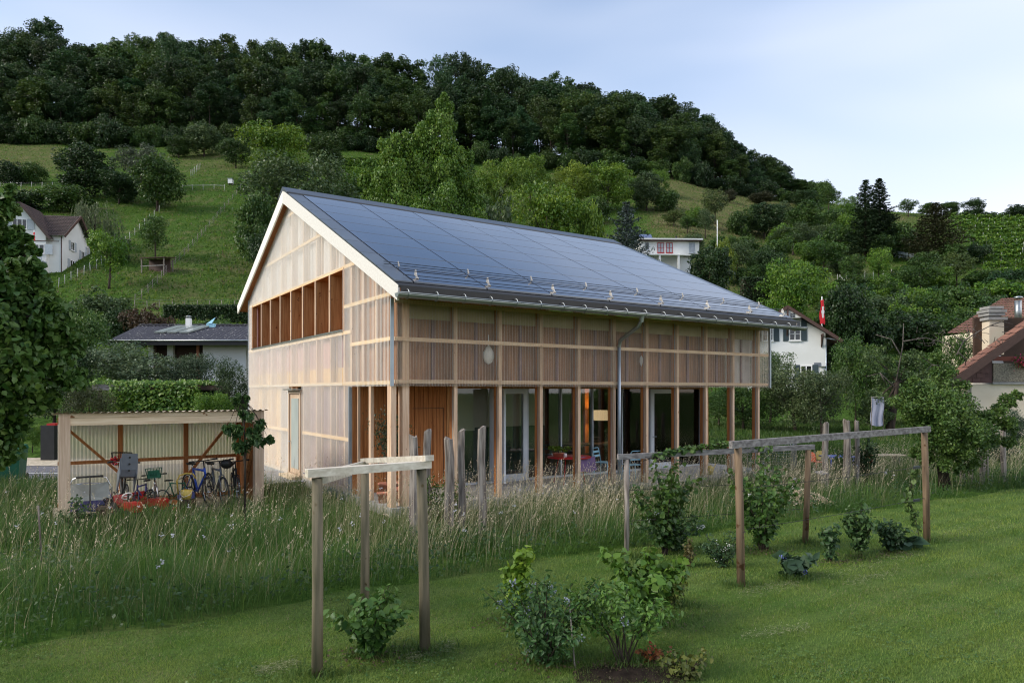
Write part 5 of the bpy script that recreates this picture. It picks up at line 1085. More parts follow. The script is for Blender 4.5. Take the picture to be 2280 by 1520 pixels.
mb = MB(); mb.box(x1s + 0.03, Xp(2560), 0.04, 0.16, Z(803), Z(793)); mb.build('balcony_rail', mat('rail_brown', srgb(120, 58, 40), srgb(104, 48, 34), (2, 20, 20), 0.6), bh)
mb = MB(); e0, e1 = Xp(2105), Xp(2480)
ribbed_roof(mb, (e0, 0.4, rz2(e0)), (e0, -0.5, rz2(e0)), (e1, -0.5, rz2(e1)), (e1, 0.4, rz2(e1)), 0.3, 0.03, rows=18); rf = mb.build('roof', M['roof_red'], bh)
mb = MB(); mb.beam((e0, -0.52, rz2(e0) - 0.22), (e1, -0.52, rz2(e1) - 0.22), 0.06, 0.42); mb.prism([(e0, -0.5, rz2(e0) - 0.1), (e1, -0.5, rz2(e1) - 0.1), (e1, -0.5, rz2(e1) - 0.2), (e0, -0.5, rz2(e0) - 0.2)], (0, 0.9, 0)); mb.build('verge_board', M['brown'], bh)
# rear wing roof, higher
mb = MB(); a0 = (Xp(2105) * 1.0 - 0.3, 7.5, Z(742) * 1.0); mb2 = MB()
kz = lambda y, Y: zy(Y, y) - gz_
r0 = [((2108 - 1140) / F_PX * 46 - gx_, 9, kz(742, 46)), ((2420 - 1140) / F_PX * 46 - gx_, 9, kz(742, 46)), ((2420 - 1140) / F_PX * 50 - gx_, 13, kz(655, 50)), ((2232 - 1140) / F_PX * 50 - gx_, 13, kz(664, 50))]
ribbed_roof(mb2, *r0, 0.3, 0.03, rows=14); mb2.build('rear_roof', M['roof_red'], rf)
mb = MB(); mb.box(r0[0][0] + 2.8, r0[1][0], 9.6, 14, -1, r0[0][2] + 0.2); mb.build('rear_wall', M['cream'], bh)
ZK = lambda y: kz(y, 38.4)
mb = MB(); xc = (2208 - 1140) / F_PX * 38.4 - gx_; mb.box(xc - 0.40, xc + 0.40, 1.0, 1.8, ZK(790), ZK(714)); chm = mb.build('chimney', M['cream'], bh)
mb = MB()
for z, w in ((714, 0.52), (704, 0.44), (697, 0.5), (689, 0.4)): mb.box(xc - w, xc + w, 1.4 - w, 1.4 + w, ZK(z), ZK(z - 6))
mb.box(xc - 0.3, xc + 0.3, 1.1, 1.7, ZK(714), ZK(684)); mb.build('chimney_cap', M['concrete'], chm)
mb = MB(); xc = (2272 - 1140) / F_PX * 44 - gx_; mb.tube([(xc, 7.2, kz(720, 44)), (xc, 7.2, kz(668, 44))], 0.2, 10); mb.lathe([(0.2, 0), (0.24, 0.02), (0.24, 0.12), (0, 0.18)], (xc, 7.2, kz(664, 44)), 10); mb.build('flue', M['zinc'], rf)
mb = MB(); mb.prism([(Xp(2232), 0.9, Z(808)), (Xp(2262), 0.9, Z(808)), (Xp(2255), 0.9, Z(790)), (Xp(2240), 0.9, Z(780)), (Xp(2233), 0.9, Z(781))], (0, 0.4, 0)); o = mb.build('covered_chair', M['frame_grey'], None, (gx_, gY, gz_), (0, 0, 0)); tag(o, 'grey cover standing on the balcony of the brown gable house', 'cover')
fl = tag(empty('flower_box', (gx_ + Xp(2277), gY - 0.15, gz_ + Z(806))), 'pink flowers hanging over the balcony parapet at the right edge', 'flowers')
rng = np.random.default_rng(3); P = rng.normal(size=(260, 3)) * np.array([0.24, 0.12, 0.16]); V, Fc, v = leaves(P, rng.normal(size=P.shape), 0.08, rng, 0.9)
link('blossoms', np_mesh('blossoms', V, Fc, M['petal'], v), fl, color=(0.62, 0.06, 0.16)); P = rng.normal(size=(260, 3)) * np.array([0.3, 0.12, 0.2]); V, Fc, v = leaves(P, rng.normal(size=P.shape), 0.09, rng, 0.7); link('greens', np_mesh('greens', V, Fc, M['leaf'], v), fl, color=LEAFC['mid'])

# ivy-grown carport
cx0, cY = at(205, 850, 33)[0], 33.0; cz = tz(cx0, cY); Wp = 235 * 33 / F_PX; zt_ = zy(33, 856) - cz
cp = tag(empty('ivy_carport', (cx0, cY, cz)), 'flat roofed carport overgrown with ivy behind the bicycle shelter', 'carport')
mb = MB(); mb.box(0.1, Wp, 0.1, 4, zt_ - 0.25, zt_); mb.build('roof', M['dark_wood'], cp); mb = MB(); mb.box(0, 1.7, 0.0, 0.08, zt_ - 0.28, zt_ + 0.02); mb.build('fascia_board', M['weathered_h'], cp)
for x in (0.15, 2.4, 4.8): mb = MB(); mb.box(x, x + 0.14, 0.2, 0.34, -0.2, zt_ - 0.25); mb.build('post', M['dark_wood'], cp)
mb = MB(); mb.box(0.1, Wp, 3.7, 3.8, -0.2, zt_ - 0.25); mb.build('back_wall', M['black'], cp)
rng = np.random.default_rng(8); n = 5200
P = np.stack([rng.uniform(0.9, Wp + 0.1, n), rng.uniform(-0.25, 0.15, n), zt_ + 0.1 - rng.random(n) ** 0.8 * 2.3], 1); w = np.sin(P[:, 0] * 5.1) * 0.4 + np.sin(P[:, 0] * 11.7) * 0.3; keep = (zt_ - P[:, 2]) < 1.0 + 0.8 * w + rng.random(n) * 0.9; P = P[keep]
P2 = np.stack([rng.uniform(-0.1, Wp + 0.1, 2600), rng.uniform(-0.15, 3.5, 2600), zt_ + np.abs(rng.normal(0.06, 0.07, 2600))], 1); P = np.vstack([P, P2])
V, Fc, v = leaves(P, np.array([0, -1, 0.8]) + rng.normal(size=P.shape) * 0.5, rng.uniform(0.10, 0.2, len(P)), rng, 0.8); link('ivy', np_mesh('ivy', V, Fc, M['leaf'], v), cp, color=LEAFC['light'])

# small field shed, beehive box
x, y, z = hit(340, 610)
fs = tag(empty('field_shed', (x, y, z), math.radians(-12)), 'small open field shed with dark lean-to roof on the steep field', 'shed'); k = y / F_PX
w = 62 * k; h = 1.75; fs.location.z += 0.25
mb = MB(); mb.prism([(-w / 2, -0.2, h), (w / 2, -0.2, h - 0.05), (w / 2 + 0.15, 1.9, h + 0.25), (-w / 2 - 0.2, 1.9, h + 0.3)], (0, 0, 0.1)); mb.build('roof', M['dark_wood'], fs)
for xx in (-w / 2 + 0.15, w / 2 - 0.15):
    for yy in (0.0, 1.6): mb = MB(); mb.beam((xx, yy, -0.6), (xx, yy, h + 0.05), 0.12, 0.12); mb.build('post', M['weathered'], fs)
mb = MB(); mb.box(-w / 2 + 0.2, w / 2 - 0.2, 1.2, 1.3, -0.2, h * 1.05); mb.build('back_wall', M['brown'], fs); mb = MB(); mb.beam((-w / 2, 0, h * 0.45), (w / 2, 0, h * 0.45), 0.06, 0.1); mb.build('crossbar', M['weathered_h'], fs)
x, y, z = hit(514, 412); o = tag(empty('white_hive', (x, y, z)), 'white box like a beehive beside the white fence on the hill', 'beehive'); mb = MB(); mb.box(-0.45, 0.45, -0.4, 0.4, 0.2, 1.1); mb.build('box', M['white'], o); mb = MB(); mb.box(-0.52, 0.52, -0.47, 0.47, 1.1, 1.2); mb.build('lid', M['zinc'], o)
for sx in (-0.35, 0.35): mb = MB(); mb.box(sx - 0.05, sx + 0.05, -0.3, 0.3, -0.3, 0.2); mb.build('leg', M['weathered'], o)

paint('stake_grey', (0.46, 0.46, 0.43), 0.8)
# fences on the slope: posts as parts, wires
def fence(pts, n, label, h=1.15, m='stake_grey', rail=False, name='wire_fence', thick=0.04):
    W3 = []
    for (a, b), (c, d) in zip(pts[:-1], pts[1:]):
        k = max(2, int(n * math.hypot(c - a, d - b) / sum(math.hypot(q[0] - p[0], q[1] - p[1]) for p, q in zip(pts[:-1], pts[1:]))))
        for i in range(k): W3.append(hit(a + (c - a) * i / k, b + (d - b) * i / k))
    W3.append(hit(*pts[-1])); o0 = W3[0]; fo = tag(empty(name, o0), label, 'fence')
    mb = MB(); mb.tube([(0, 0, -0.3), (0, 0, h)], thick, 6); pme_ = mb.mesh('post', M[m])
    for p in W3: link('post', pme_, fo, (p[0] - o0[0], p[1] - o0[1], p[2] - o0[2]), (rnd.uniform(-0.06, 0.06), rnd.uniform(-0.06, 0.06), 0))
    mb = MB()
    for p, q in zip(W3[:-1], W3[1:]):
        for hh in ((0.95,) if rail else (0.35, 0.7, 1.0)): mb.tube([(p[0] - o0[0], p[1] - o0[1], p[2] - o0[2] + hh), (q[0] - o0[0], q[1] - o0[1], q[2] - o0[2] + hh)], 0.05 if rail else 0.006, 4, cap=False)
    mb.build('rail' if rail else 'wire', M[m] if rail else M['zinc'], fo); return fo
fence([(130, 640), (215, 600), (300, 525), (365, 462)], 22, 'pale wire fence climbing the left slope beside the white hillside house')
fence([(300, 680), (330, 655), (440, 540), (535, 425)], 26, 'wooden post fence dividing the two steep fields', m='weathered')
fence([(405, 424), (500, 424)], 4, 'white post and rail fence at the top of the bright mown strip', rail=True)
fence([(425, 395), (445, 378)], 5, 'short row of white posts above the white rail fence', h=1.6)
fence([(0, 418), (140, 420)], 6, 'fence with white posts at the far left below the dark tree')
fence([(1845, 640), (1885, 625), (2005, 622)], 9, 'grey mesh fence on the terrace with two small fruit trees', h=1.5)
fence([(1985, 615), (2140, 640), (2280, 632)], 12, 'mesh fence along the foot of the vineyard', h=1.3, m='weathered')
fence([(1870, 628), (1890, 650)], 2, 'white handrail going down from the terrace fence', rail=True, name='handrail')
fence([(300, 690), (550, 690)], 9, 'low wire fence along the hedge below the steep field', h=0.9, m='weathered')
fence([(1625, 482), (1660, 482)], 3, 'three dark posts on the khaki slope', h=1.0, m='dark_wood')

# clipped hedges
def hedge(x0, x1, ytop, ybot, Y, label, col='dark', depth=1.6):
    xa, xb = (x0 - 1140) / F_PX * Y, (x1 - 1140) / F_PX * Y; zt_ = zy(Y, ytop); zb = min(tz((xa + xb) / 2, Y), zy(Y, ybot)) - 0.2; rng = np.random.default_rng(int(x0)); Wd = xb - xa; Hh = zt_ - zb
    n = int(420 * Wd * (Hh + depth) ** 0.7); f = rng.random(n); P = np.stack([rng.uniform(0, Wd, n), np.where(f < 0.6, rng.normal(0, 0.05, n), rng.uniform(0, depth, n)), np.where(f < 0.6, rng.uniform(0, Hh, n), Hh + rng.normal(0, 0.05, n))], 1)
    e = rng.random(n) < 0.12; P[e, 0] = np.where(rng.random(e.sum()) < 0.5, 0, Wd); P[e, 1] = rng.uniform(0, depth, e.sum()); P[e, 2] = rng.uniform(0, Hh, e.sum())
    P += rng.normal(size=P.shape) * 0.05; V, Fc, v = leaves(P, np.array([0, -0.6, 0.5]) + rng.normal(size=P.shape) * 0.7, rng.uniform(0.12, 0.26, n), rng, 0.7)
    o = tag(empty('hedge', (xa, Y, zb)), label, 'hedge'); link('foliage', np_mesh('hedge_foliage', V, Fc, M['leaf'], v), o, color=LEAFC[col])
    mb = MB(); mb.box(0.1, Wd - 0.1, 0.15, depth - 0.1, 0, Hh - 0.12); mb.build('twig_core', M['bark'], o)
hedge(365, 572, 680, 708, 72, 'long clipped hedge below the steep field behind the bungalow')
hedge(1655, 1720, 618, 668, 84, 'dark clipped hedge left of the big walnut tree')
hedge(1845, 1925, 775, 800, 58, 'clipped dark hedge right of the chalet')

# vineyard rows on the right slope, netted row, crop rows beside the poplar
rng = np.random.default_rng(21); sk = MB(); sk.tube([(0, 0, -0.3), (0, 0, 1.8)], 0.035, 5); skm = sk.mesh('stake', M['stake_grey'])
def vine_row(px0, px1, Y, label, group, col, h=1.45, stakes=True, slope=0.0):
    xa, xb = (px0 - 1140) / F_PX * Y, (px1 - 1140) / F_PX * Y; o = tag(empty('vine_row', (xa, Y, tz(xa, Y))), label, 'vines', group); z0 = tz(xa, Y); n = int((xb - xa) * 95)
    t = rng.random(n); x = t * (xb - xa); y = slope * x + rng.normal(0, 0.16, n); zz = terr(xa + x, Y + slope * x) - z0; P = np.stack([x, y, zz + 0.3 + rng.random(n) ** 0.7 * (h - 0.2) + 0.15 * np.sin(x * 3)], 1)
    V, Fc, v = leaves(P, rng.normal(size=P.shape) + np.array([0, -0.4, 0.7]), rng.uniform(0.24, 0.46, n), rng, 0.8); link('foliage', np_mesh('vine_foliage', V, Fc, M['leaf'], v), o, color=LEAFC[col])
    if stakes:
        xs = 0.5
        while xs < xb - xa: link('stake', skm, o, (xs, slope * xs, tz(xa + xs, Y + slope * xs) - z0), (rnd.uniform(-0.05, 0.05), rnd.uniform(-0.05, 0.05), 0)); xs += 2.6 * rnd.uniform(0.8, 1.2)
ORD = 'first second third fourth fifth sixth seventh eighth ninth tenth eleventh twelfth thirteenth fourteenth fifteenth'.split()
for i in range(15):
    vine_row(2105 - i * 0 + (14 - i) * 7, 2420, 108 + i * 4.2, ORD[14 - i] + ' vine row from the top of the vineyard on the right slope', 'vine rows of the right vineyard', 'light', slope=-0.10)
for i in range(8): vine_row(742, 868, 150 + i * 4.5, ORD[7 - i] + ' light green vine row from the top, left of the poplar', 'vine rows left of the poplar', 'light', stakes=i > 5)
for i in range(4): vine_row(1840, 1990, 150 + i * 6, ORD[3 - i] + ' vine row from the top, behind the twin spruces', 'vine rows behind the twin spruces', 'grey', stakes=False)
pts = [hit(px, py) for px, py in ((1995, 575), (2040, 583), (2085, 596), (2130, 608))]; o0 = pts[0]; mb = MB(); v = []; f = []; n = 8
for p in pts:
    for k in range(n + 1): t = math.pi * k / n; v.append((p[0] - o0[0], p[1] - o0[1] + 1.0 * math.cos(t), p[2] - o0[2] + 1.3 * math.sin(t) + 0.1 * math.sin(k * 2.3 + p[0])))
for i in range(3):
    for k in range(n): f.append((i * (n + 1) + k, (i + 1) * (n + 1) + k, (i + 1) * (n + 1) + k + 1, i * (n + 1) + k + 1))
mb.add(v, f, 0, True); M['net'] = sheet_mat('net', (0.42, 0.50, 0.52), 0.35, 0.8, 0.4, fres=0.2); tag(mb.build('bird_net', M['net'], None, o0), 'pale blue bird net draped over a row below the brownish conifer', 'net')
# ------------------------------------------------------------------ bicycle shelter
S0 = np.array([-9.1, 14.0]); SD = 2.4; SLn = 4.0; SH = 2.26
def sw(x, y, z=0.0): p = S0 + EL * x + EG * y; return (p[0], p[1], z)
def shx(px, dy):
    t = (px - 1140) / F_PX; b = S0 + EG * dy; return (t * b[1] - b[0]) / (EL[0] - t * EL[1])
def hlx(px, g):
    t = (px - 1140) / F_PX; b = HC + EG * g; return (t * b[1] - b[0]) / (EL[0] - t * EL[1])
sh = tag(empty('bicycle_shelter', sw(0, 0), HYAW), 'open timber bicycle shelter with translucent back wall and corrugated roof', 'shelter')
def SB(name, mb, m, parent=None): return mb.build(name, m, parent or sh)
mb = MB(); mb.box(-0.1, SLn + 0.1, -0.05, SD + 0.1, 0.0, 0.035); SB('floor', mb, M['gravel'])
for x in (0.0, SLn - 0.2): mb = MB(); mb.box(x, x + 0.2, 0, 0.2, -0.1, SH - 0.0); SB('front_post', mb, M['pale_v'])
mb = MB(); mb.box(0.2, SLn - 0.2, 0.02, 0.2, SH - 0.25, SH - 0.09); SB('front_beam', mb, M['pale_h'])
mb = MB(); mb.box(0.2, SLn - 0.2, 0.005, 0.16, SH - 0.09, SH - 0.005); SB('eave_batten', mb, M['pale_h'])
bxs = [0.05, shx(262, SD), shx(408, SD), SLn - 0.12]
for x in bxs: mb = MB(); mb.box(x, x + 0.10, SD - 0.12, SD - 0.02, 0, SH - 0.30); SB('rear_post', mb, M['larch_dark'])
mb = MB(); mb.box(0, SLn, SD - 0.13, SD - 0.01, SH - 0.30, SH - 0.16); SB('rear_beam', mb, M['larch_dark'])
mb = MB(); mb.box(0, SLn, SD - 0.15, SD - 0.12, 1.02, 1.10); SB('rear_rail', mb, M['larch_dark'])
mb = MB(); mb.box(0, SLn, SD - 0.12, SD - 0.02, 0.05, 0.15); SB('rear_rail', mb, M['larch_dark'])
for a, b in (((0.18, SH - 0.4), (1.3, 0.7)), ((SLn - 0.3, SH - 0.35), (SLn - 1.35, 0.55))): mb = MB(); mb.beam((a[0], SD - 0.19, a[1]), (b[0], SD - 0.19, b[1]), 0.06, 0.10, up=(0, 1, 0)); SB('brace', mb, M['larch_dark'])
for x in (1.3, 2.6): mb = MB(); mb.beam((x, 0.1, SH - 0.14), (x, SD - 0.1, SH - 0.20), 0.08, 0.12); SB('rafter', mb, M['larch_dark'])
def wave(a0, a1, fn, pitch=0.076):
    n = int((a1 - a0) / pitch * 6); v = []; f = []
    for k in range(n + 1): a = a0 + (a1 - a0) * k / n; v += fn(a, 0.011 * math.cos(2 * math.pi * a / pitch))
    for k in range(n): f.append((2 * k, 2 * k + 2, 2 * k + 3, 2 * k + 1))
    mb = MB(); mb.add(v, f, 0, True); return mb
for i in range(4):
    a0, a1 = i * SLn / 4 + 0.001, (i + 1) * SLn / 4; SB('back_sheet', wave(a0, a1, lambda a, w: [(a, SD + 0.01 + w, 0.06), (a, SD + 0.01 + w, SH - 0.2)]), M['sheet_shed'])
M['roof_sheet'] = mat('roof_sheet', srgb(206, 190, 170), srgb(186, 172, 152), (1, 1, 1), 0.5)
for i in range(4):
    a0, a1 = -0.12 + i * (SLn + 0.2) / 4 + 0.001, -0.12 + (i + 1) * (SLn + 0.2) / 4; SB('roof_sheet', wave(a0, a1, lambda a, w: [(a, -0.08, SH + 0.02 + 1.3 * w), (a, SD + 0.25, SH - 0.10 + 1.3 * w)], 0.13), M['roof_sheet'])
for k in range(12): mb = MB(); mb.box(SLn - 0.05, SLn - 0.02, 0.25 + k * 0.175, 0.25 + k * 0.175 + 0.165, 0.05, SH - 0.26); SB('side_board', mb, M['larch_dark'])
mb = MB(); mb.beam((SLn - 0.1, 0.3, SH - 0.3), (SLn - 0.1, 1.5, 0.3), 0.08, 0.06); SB('brace', mb, M['larch_v'])
mb = MB(); mb.tube([(SLn - 0.2, 0.3, 1.9), (SLn - 0.35, 0.5, 1.2), (SLn - 0.28, 0.7, 0.95), (SLn - 0.18, 0.85, 1.3)], 0.012, 6); o = SB('rope', mb, M['pale_v'])

def wheel(parent, x, r, tyre=0.022, name='wheel'):
    mb = MB(); mb.torus((x, 0, r), (0, 1, 0), r - tyre, tyre, 24, 6); w = mb.build('wheel', M['rubber'], parent)
    mb = MB(); mb.torus((x, 0, r), (0, 1, 0), r - 2.3 * tyre, 0.010, 24, 5); mb.tube([(x, -0.05, r), (x, 0.05, r)], 0.02, 6)
    for k in range(9): a = k * math.pi / 4.5; mb.tube([(x, 0.02 * (-1) ** k, r), (x + (r - 2.3 * tyre) * math.cos(a), 0, r + (r - 2.3 * tyre) * math.sin(a))], 0.003, 3, cap=False)
    mb.build('rim', M['chrome'], w); return w
def bicycle(label, mc, loc, rz, s=1.0, wr=0.34, basket=None, seat=None, bars='flat', lean=0.06):
    o = tag(empty('bicycle', loc, rz), label, 'bicycle'); o.rotation_euler = (lean, 0, rz); o.scale = (s, s, s)
    wheel(o, -0.52, wr); wheel(o, 0.54, wr)
    bb = (-0.06, 0, 0.29); st = (-0.22, 0, 0.80); hd = (0.36, 0, 0.86); hb = (0.40, 0, 0.72)
    mb = MB(); R_ = 0.02
    for p, q in ((bb, st), (st, (0.36, 0, 0.80)), (bb, hb), (hd, hb)): mb.tube([p, q], R_ * 1.25, 8)
    for y in (-0.06, 0.06): mb.tube([bb, (-0.52, y, wr)], 0.011, 6); mb.tube([(-0.20, 0, 0.76), (-0.52, y, wr)], 0.010, 6)
    mb.build('frame', M[mc], o)
    mb = MB()
    for y in (-0.055, 0.055): mb.tube([hb, (0.42, y, 0.68), (0.54, y, wr)], 0.014, 6)
    mb.build('fork', M[mc] if mc != 'blue' else M['black'], o)
    mb = MB(); zt_ = 1.02 if bars == 'flat' else 1.08; mb.tube([hd, (0.34, 0, zt_)], 0.016, 6); w = 0.31
    if bars == 'flat': mb.tube([(0.34, -w, zt_ + 0.01), (0.36, 0, zt_), (0.34, w, zt_ + 0.01)], 0.013, 6)
    else: mb.tube([(0.12, -w, zt_), (0.28, -w * 0.8, zt_ + 0.03), (0.36, 0, zt_ - 0.02), (0.28, w * 0.8, zt_ + 0.03), (0.12, w, zt_)], 0.012, 6)
    hbz = mb.build('handlebar', M['black'] if bars == 'flat' else M['chrome'], o)
    for y in (-w, w): mb = MB(); g = 0.34 if bars == 'flat' else 0.16; mb.tube([(g, y * 0.68, zt_ + 0.008), (g - (0.0 if bars == 'flat' else 0.08), y * 1.03, zt_ + 0.008)], 0.02, 6); mb.build('grip', M['rubber'], hbz)
    mb = MB(); mb.tube([st, (-0.245, 0, 0.90)], 0.014, 6); mb.build('seat_post', M['chrome'], o)
    mb = MB(); mb.add([(-0.40, -0.08, 0.93), (-0.40, 0.08, 0.93), (-0.22, 0.05, 0.94), (-0.08, 0.018, 0.925), (-0.08, -0.018, 0.925), (-0.22, -0.05, 0.94), (-0.39, -0.06, 0.88), (-0.39, 0.06, 0.88), (-0.1, 0.01, 0.90), (-0.1, -0.01, 0.90)], [(0, 5, 2, 1), (5, 4, 3, 2), (0, 1, 7, 6), (1, 2, 3, 8, 7), (0, 6, 9, 4, 5), (3, 4, 9, 8), (6, 7, 8, 9)]); mb.build('saddle', M['black'], o)
    mb = MB(); mb.torus((bb[0], 0.05, bb[2]), (0, 1, 0), 0.085, 0.008, 16, 4); mb.tube([(bb[0], 0.06, bb[2]), (bb[0] + 0.12, 0.07, bb[2] - 0.11)], 0.010, 5); mb.tube([(bb[0], -0.06, bb[2]), (bb[0] - 0.12, -0.07, bb[2] + 0.11)], 0.010, 5)
    for sgn in (1, -1): mb.box(bb[0] + sgn * 0.12 - 0.04, bb[0] + sgn * 0.12 + 0.04, sgn * 0.11 - 0.04, sgn * 0.11 + 0.04, bb[2] - sgn * 0.11 - 0.012, bb[2] - sgn * 0.11 + 0.012)
    mb.build('crank', M['black'], o)
    if basket:
        mb = MB()
        for k in range(16):
            a = k * math.pi / 8; mb.tube([(0.50 + 0.13 * math.cos(a), 0.16 * math.sin(a), zt_ - 0.08), (0.52 + 0.17 * math.cos(a), 0.21 * math.sin(a), zt_ + 0.20)], 0.006, 4, cap=False)
        for z, rr in ((-0.08, 0.14), (0.04, 0.16), (0.20, 0.19)): mb.tube([(0.51 + rr * 0.9 * math.cos(a), rr * 1.12 * math.sin(a), zt_ + z) for a in [k * math.pi / 10 for k in range(21)]], 0.007, 4, cap=False)
        b_ = mb.build('basket', M['black'] if basket == 'red' else M['green_plastic'], o)
        if basket == 'red':
            r3 = np.random.default_rng(4); a = r3.uniform(0, 6.28, 260); P = np.stack([0.51 + 0.16 * np.cos(a), 0.2 * np.sin(a), zt_ + 0.02 + r3.normal(0, 0.035, 260)], 1) + r3.normal(size=(260, 3)) * 0.015; V, Fc, v = leaves(P, r3.normal(size=P.shape), 0.05, r3, 0.9); link('flower_garland', np_mesh('garland', V, Fc, M['petal'], v), b_, color=(0.45, 0.02, 0.03))
        else: mb = MB(); mb.box(0.38, 0.62, -0.15, 0.15, zt_ - 0.06, zt_ + 0.14); mb.build('basket_lining', M['green_plastic'], b_)
    if seat:
        mb = MB(); prof = [(-0.52, 0.80), (-0.30, 0.80), (-0.28, 0.86), (-0.50, 0.90), (-0.60, 1.05), (-0.64, 1.34), (-0.69, 1.34), (-0.66, 1.0), (-0.60, 0.84)]
        mb.prism([(x, -0.15, z) for x, z in prof], (0, 0.30, 0))
        for y in (-0.17, 0.15): mb.prism([(-0.62, y, 1.25), (-0.44, y, 1.02), (-0.30, y, 0.9), (-0.30, y, 0.55), (-0.40, y, 0.5), (-0.66, y, 0.9)], (0, 0.02, 0))
        cs = mb.build('child_seat', M['grey_plastic'], o)
        for z in (1.26, 1.12, 0.98): mb = MB(); mb.lathe([(0.0, 0), (0.022, 0)], n=8); q = mb.build('slot', M['black'], cs, (-0.694, 0, z), (0, math.radians(90), 0))
    return o
DA = HYAW + math.pi / 2     # pointing into the shelter
def spot(px, d): return sw(shx(px, d), d, 0.036)
bicycle('city bicycle with grey child seat and flower-trimmed wire basket in the shelter', 'black', spot(270, 0.95), DA + 0.05, 1.0, 0.34, 'red', True, 'swept')
bicycle('small bicycle with green handlebar basket in the middle of the shelter', 'chrome', spot(350, 0.9), DA + math.pi - 0.15, 0.80, 0.30, 'green', None, 'flat')
bicycle('blue mountain bicycle facing out of the shelter', 'blue', spot(444, 1.15), DA + math.pi + 0.25, 1.04)
bicycle('grey mountain bicycle right beside the blue one in the shelter', 'grey_plastic', spot(484, 1.1), DA + math.pi + 0.12, 1.02)
bicycle('black bicycle at the right end of the shelter', 'black', spot(526, 1.0), DA + math.pi - 0.1, 1.0)
bicycle('small dark green child bicycle behind the toys in the shelter', 'green_plastic', spot(392, 1.5), DA + math.pi + 0.9, 0.62, 0.28)
bicycle('dark blue child bicycle beside the child seat in the shelter', 'navy', spot(322, 0.85), DA + math.pi - 0.5, 0.72, 0.30)
# helmet
mb = MB(); mb.lathe([(0.13, 0), (0.14, 0.05), (0.12, 0.12), (0.07, 0.165), (0.0, 0.18)], n=14, sy=0.8)
he = mb.build('shell', M['black']); ho = tag(empty('bicycle_helmet', (*spot(503, 0.62)[:2], 1.0)), 'black bicycle helmet hanging on the handlebar of the grey bicycle', 'helmet'); he.parent = ho; he.rotation_euler = (1.3, 0.2, 0.6)
mb = MB(); mb.tube([(0.1, 0, 0), (0.02, -0.05, -0.16), (-0.1, 0, 0)], 0.006, 4); mb.build('strap', M['rubber'], ho)
# bicycle trailer
tr = tag(empty('bicycle_trailer', spot(200, 0.55), HYAW), 'blue and grey child bicycle trailer with silver frame at the left of the shelter', 'trailer')
mb = MB(); fr_ = [(-0.40, 0, 0.12), (-0.40, 0, 0.62), (-0.30, 0.02, 0.84), (0.0, 0.03, 0.87), (0.30, 0.02, 0.84), (0.40, 0, 0.62), (0.40, 0, 0.12)]; mb.tube(fr_, 0.016, 6); mb.tube([(p[0], p[1] + 0.75, p[2] * 0.75) for p in fr_], 0.014, 6)
for x in (-0.4, 0.4): mb.tube([(x, 0, 0.14), (x, 0.75, 0.14)], 0.016, 6); mb.tube([(x, 0, 0.6), (x, 0.75, 0.46)], 0.012, 6)
mb.build('frame', M['chrome'], tr)
mb = MB(); mb.tube([(-0.25, 0.01, 0.865), (0.25, 0.01, 0.865)], 0.024, 6); mb.build('push_handle', M['rubber'], tr)
mb = MB(); mb.add([(-0.37, -0.01, 0.36), (0.37, -0.01, 0.36), (0.35, 0.03, 0.74), (0, 0.09, 0.68), (-0.35, 0.03, 0.74), (0, 0.12, 0.45)], [(0, 5, 4), (5, 3, 4), (5, 1, 2), (5, 2, 3), (0, 1, 5)]); mb.build('net_cover', M['grey_net'], tr)
mb = MB(); mb.add([(-0.40, -0.02, 0.12), (0.40, -0.02, 0.12), (0.41, -0.05, 0.36), (-0.41, -0.05, 0.36), (-0.40, 0.74, 0.12), (0.40, 0.74, 0.12), (0.40, 0.74, 0.46), (-0.40, 0.74, 0.46)], [(0, 1, 2, 3), (1, 5, 6, 2), (4, 0, 3, 7), (5, 4, 7, 6), (0, 4, 5, 1)]); mb.build('fabric_body', M['navy'], tr)
mb = MB(); mb.tube([(0, -0.03, 0.86), (0, -0.07, 0.5), (0, -0.16, 0.20), (0.02, -0.3, 0.1)], 0.014, 6); mb.build('drawbar', M['black'], tr)
for x in (-0.47, 0.47):
    mb = MB(); mb.torus((x, 0.35, 0.24), (1, 0, 0), 0.22, 0.02, 20, 6); w = mb.build('wheel', M['rubber'], tr); mb = MB(); mb.torus((x, 0.35, 0.24), (1, 0, 0), 0.19, 0.01, 16, 5); mb.build('rim', M['chrome'], w)
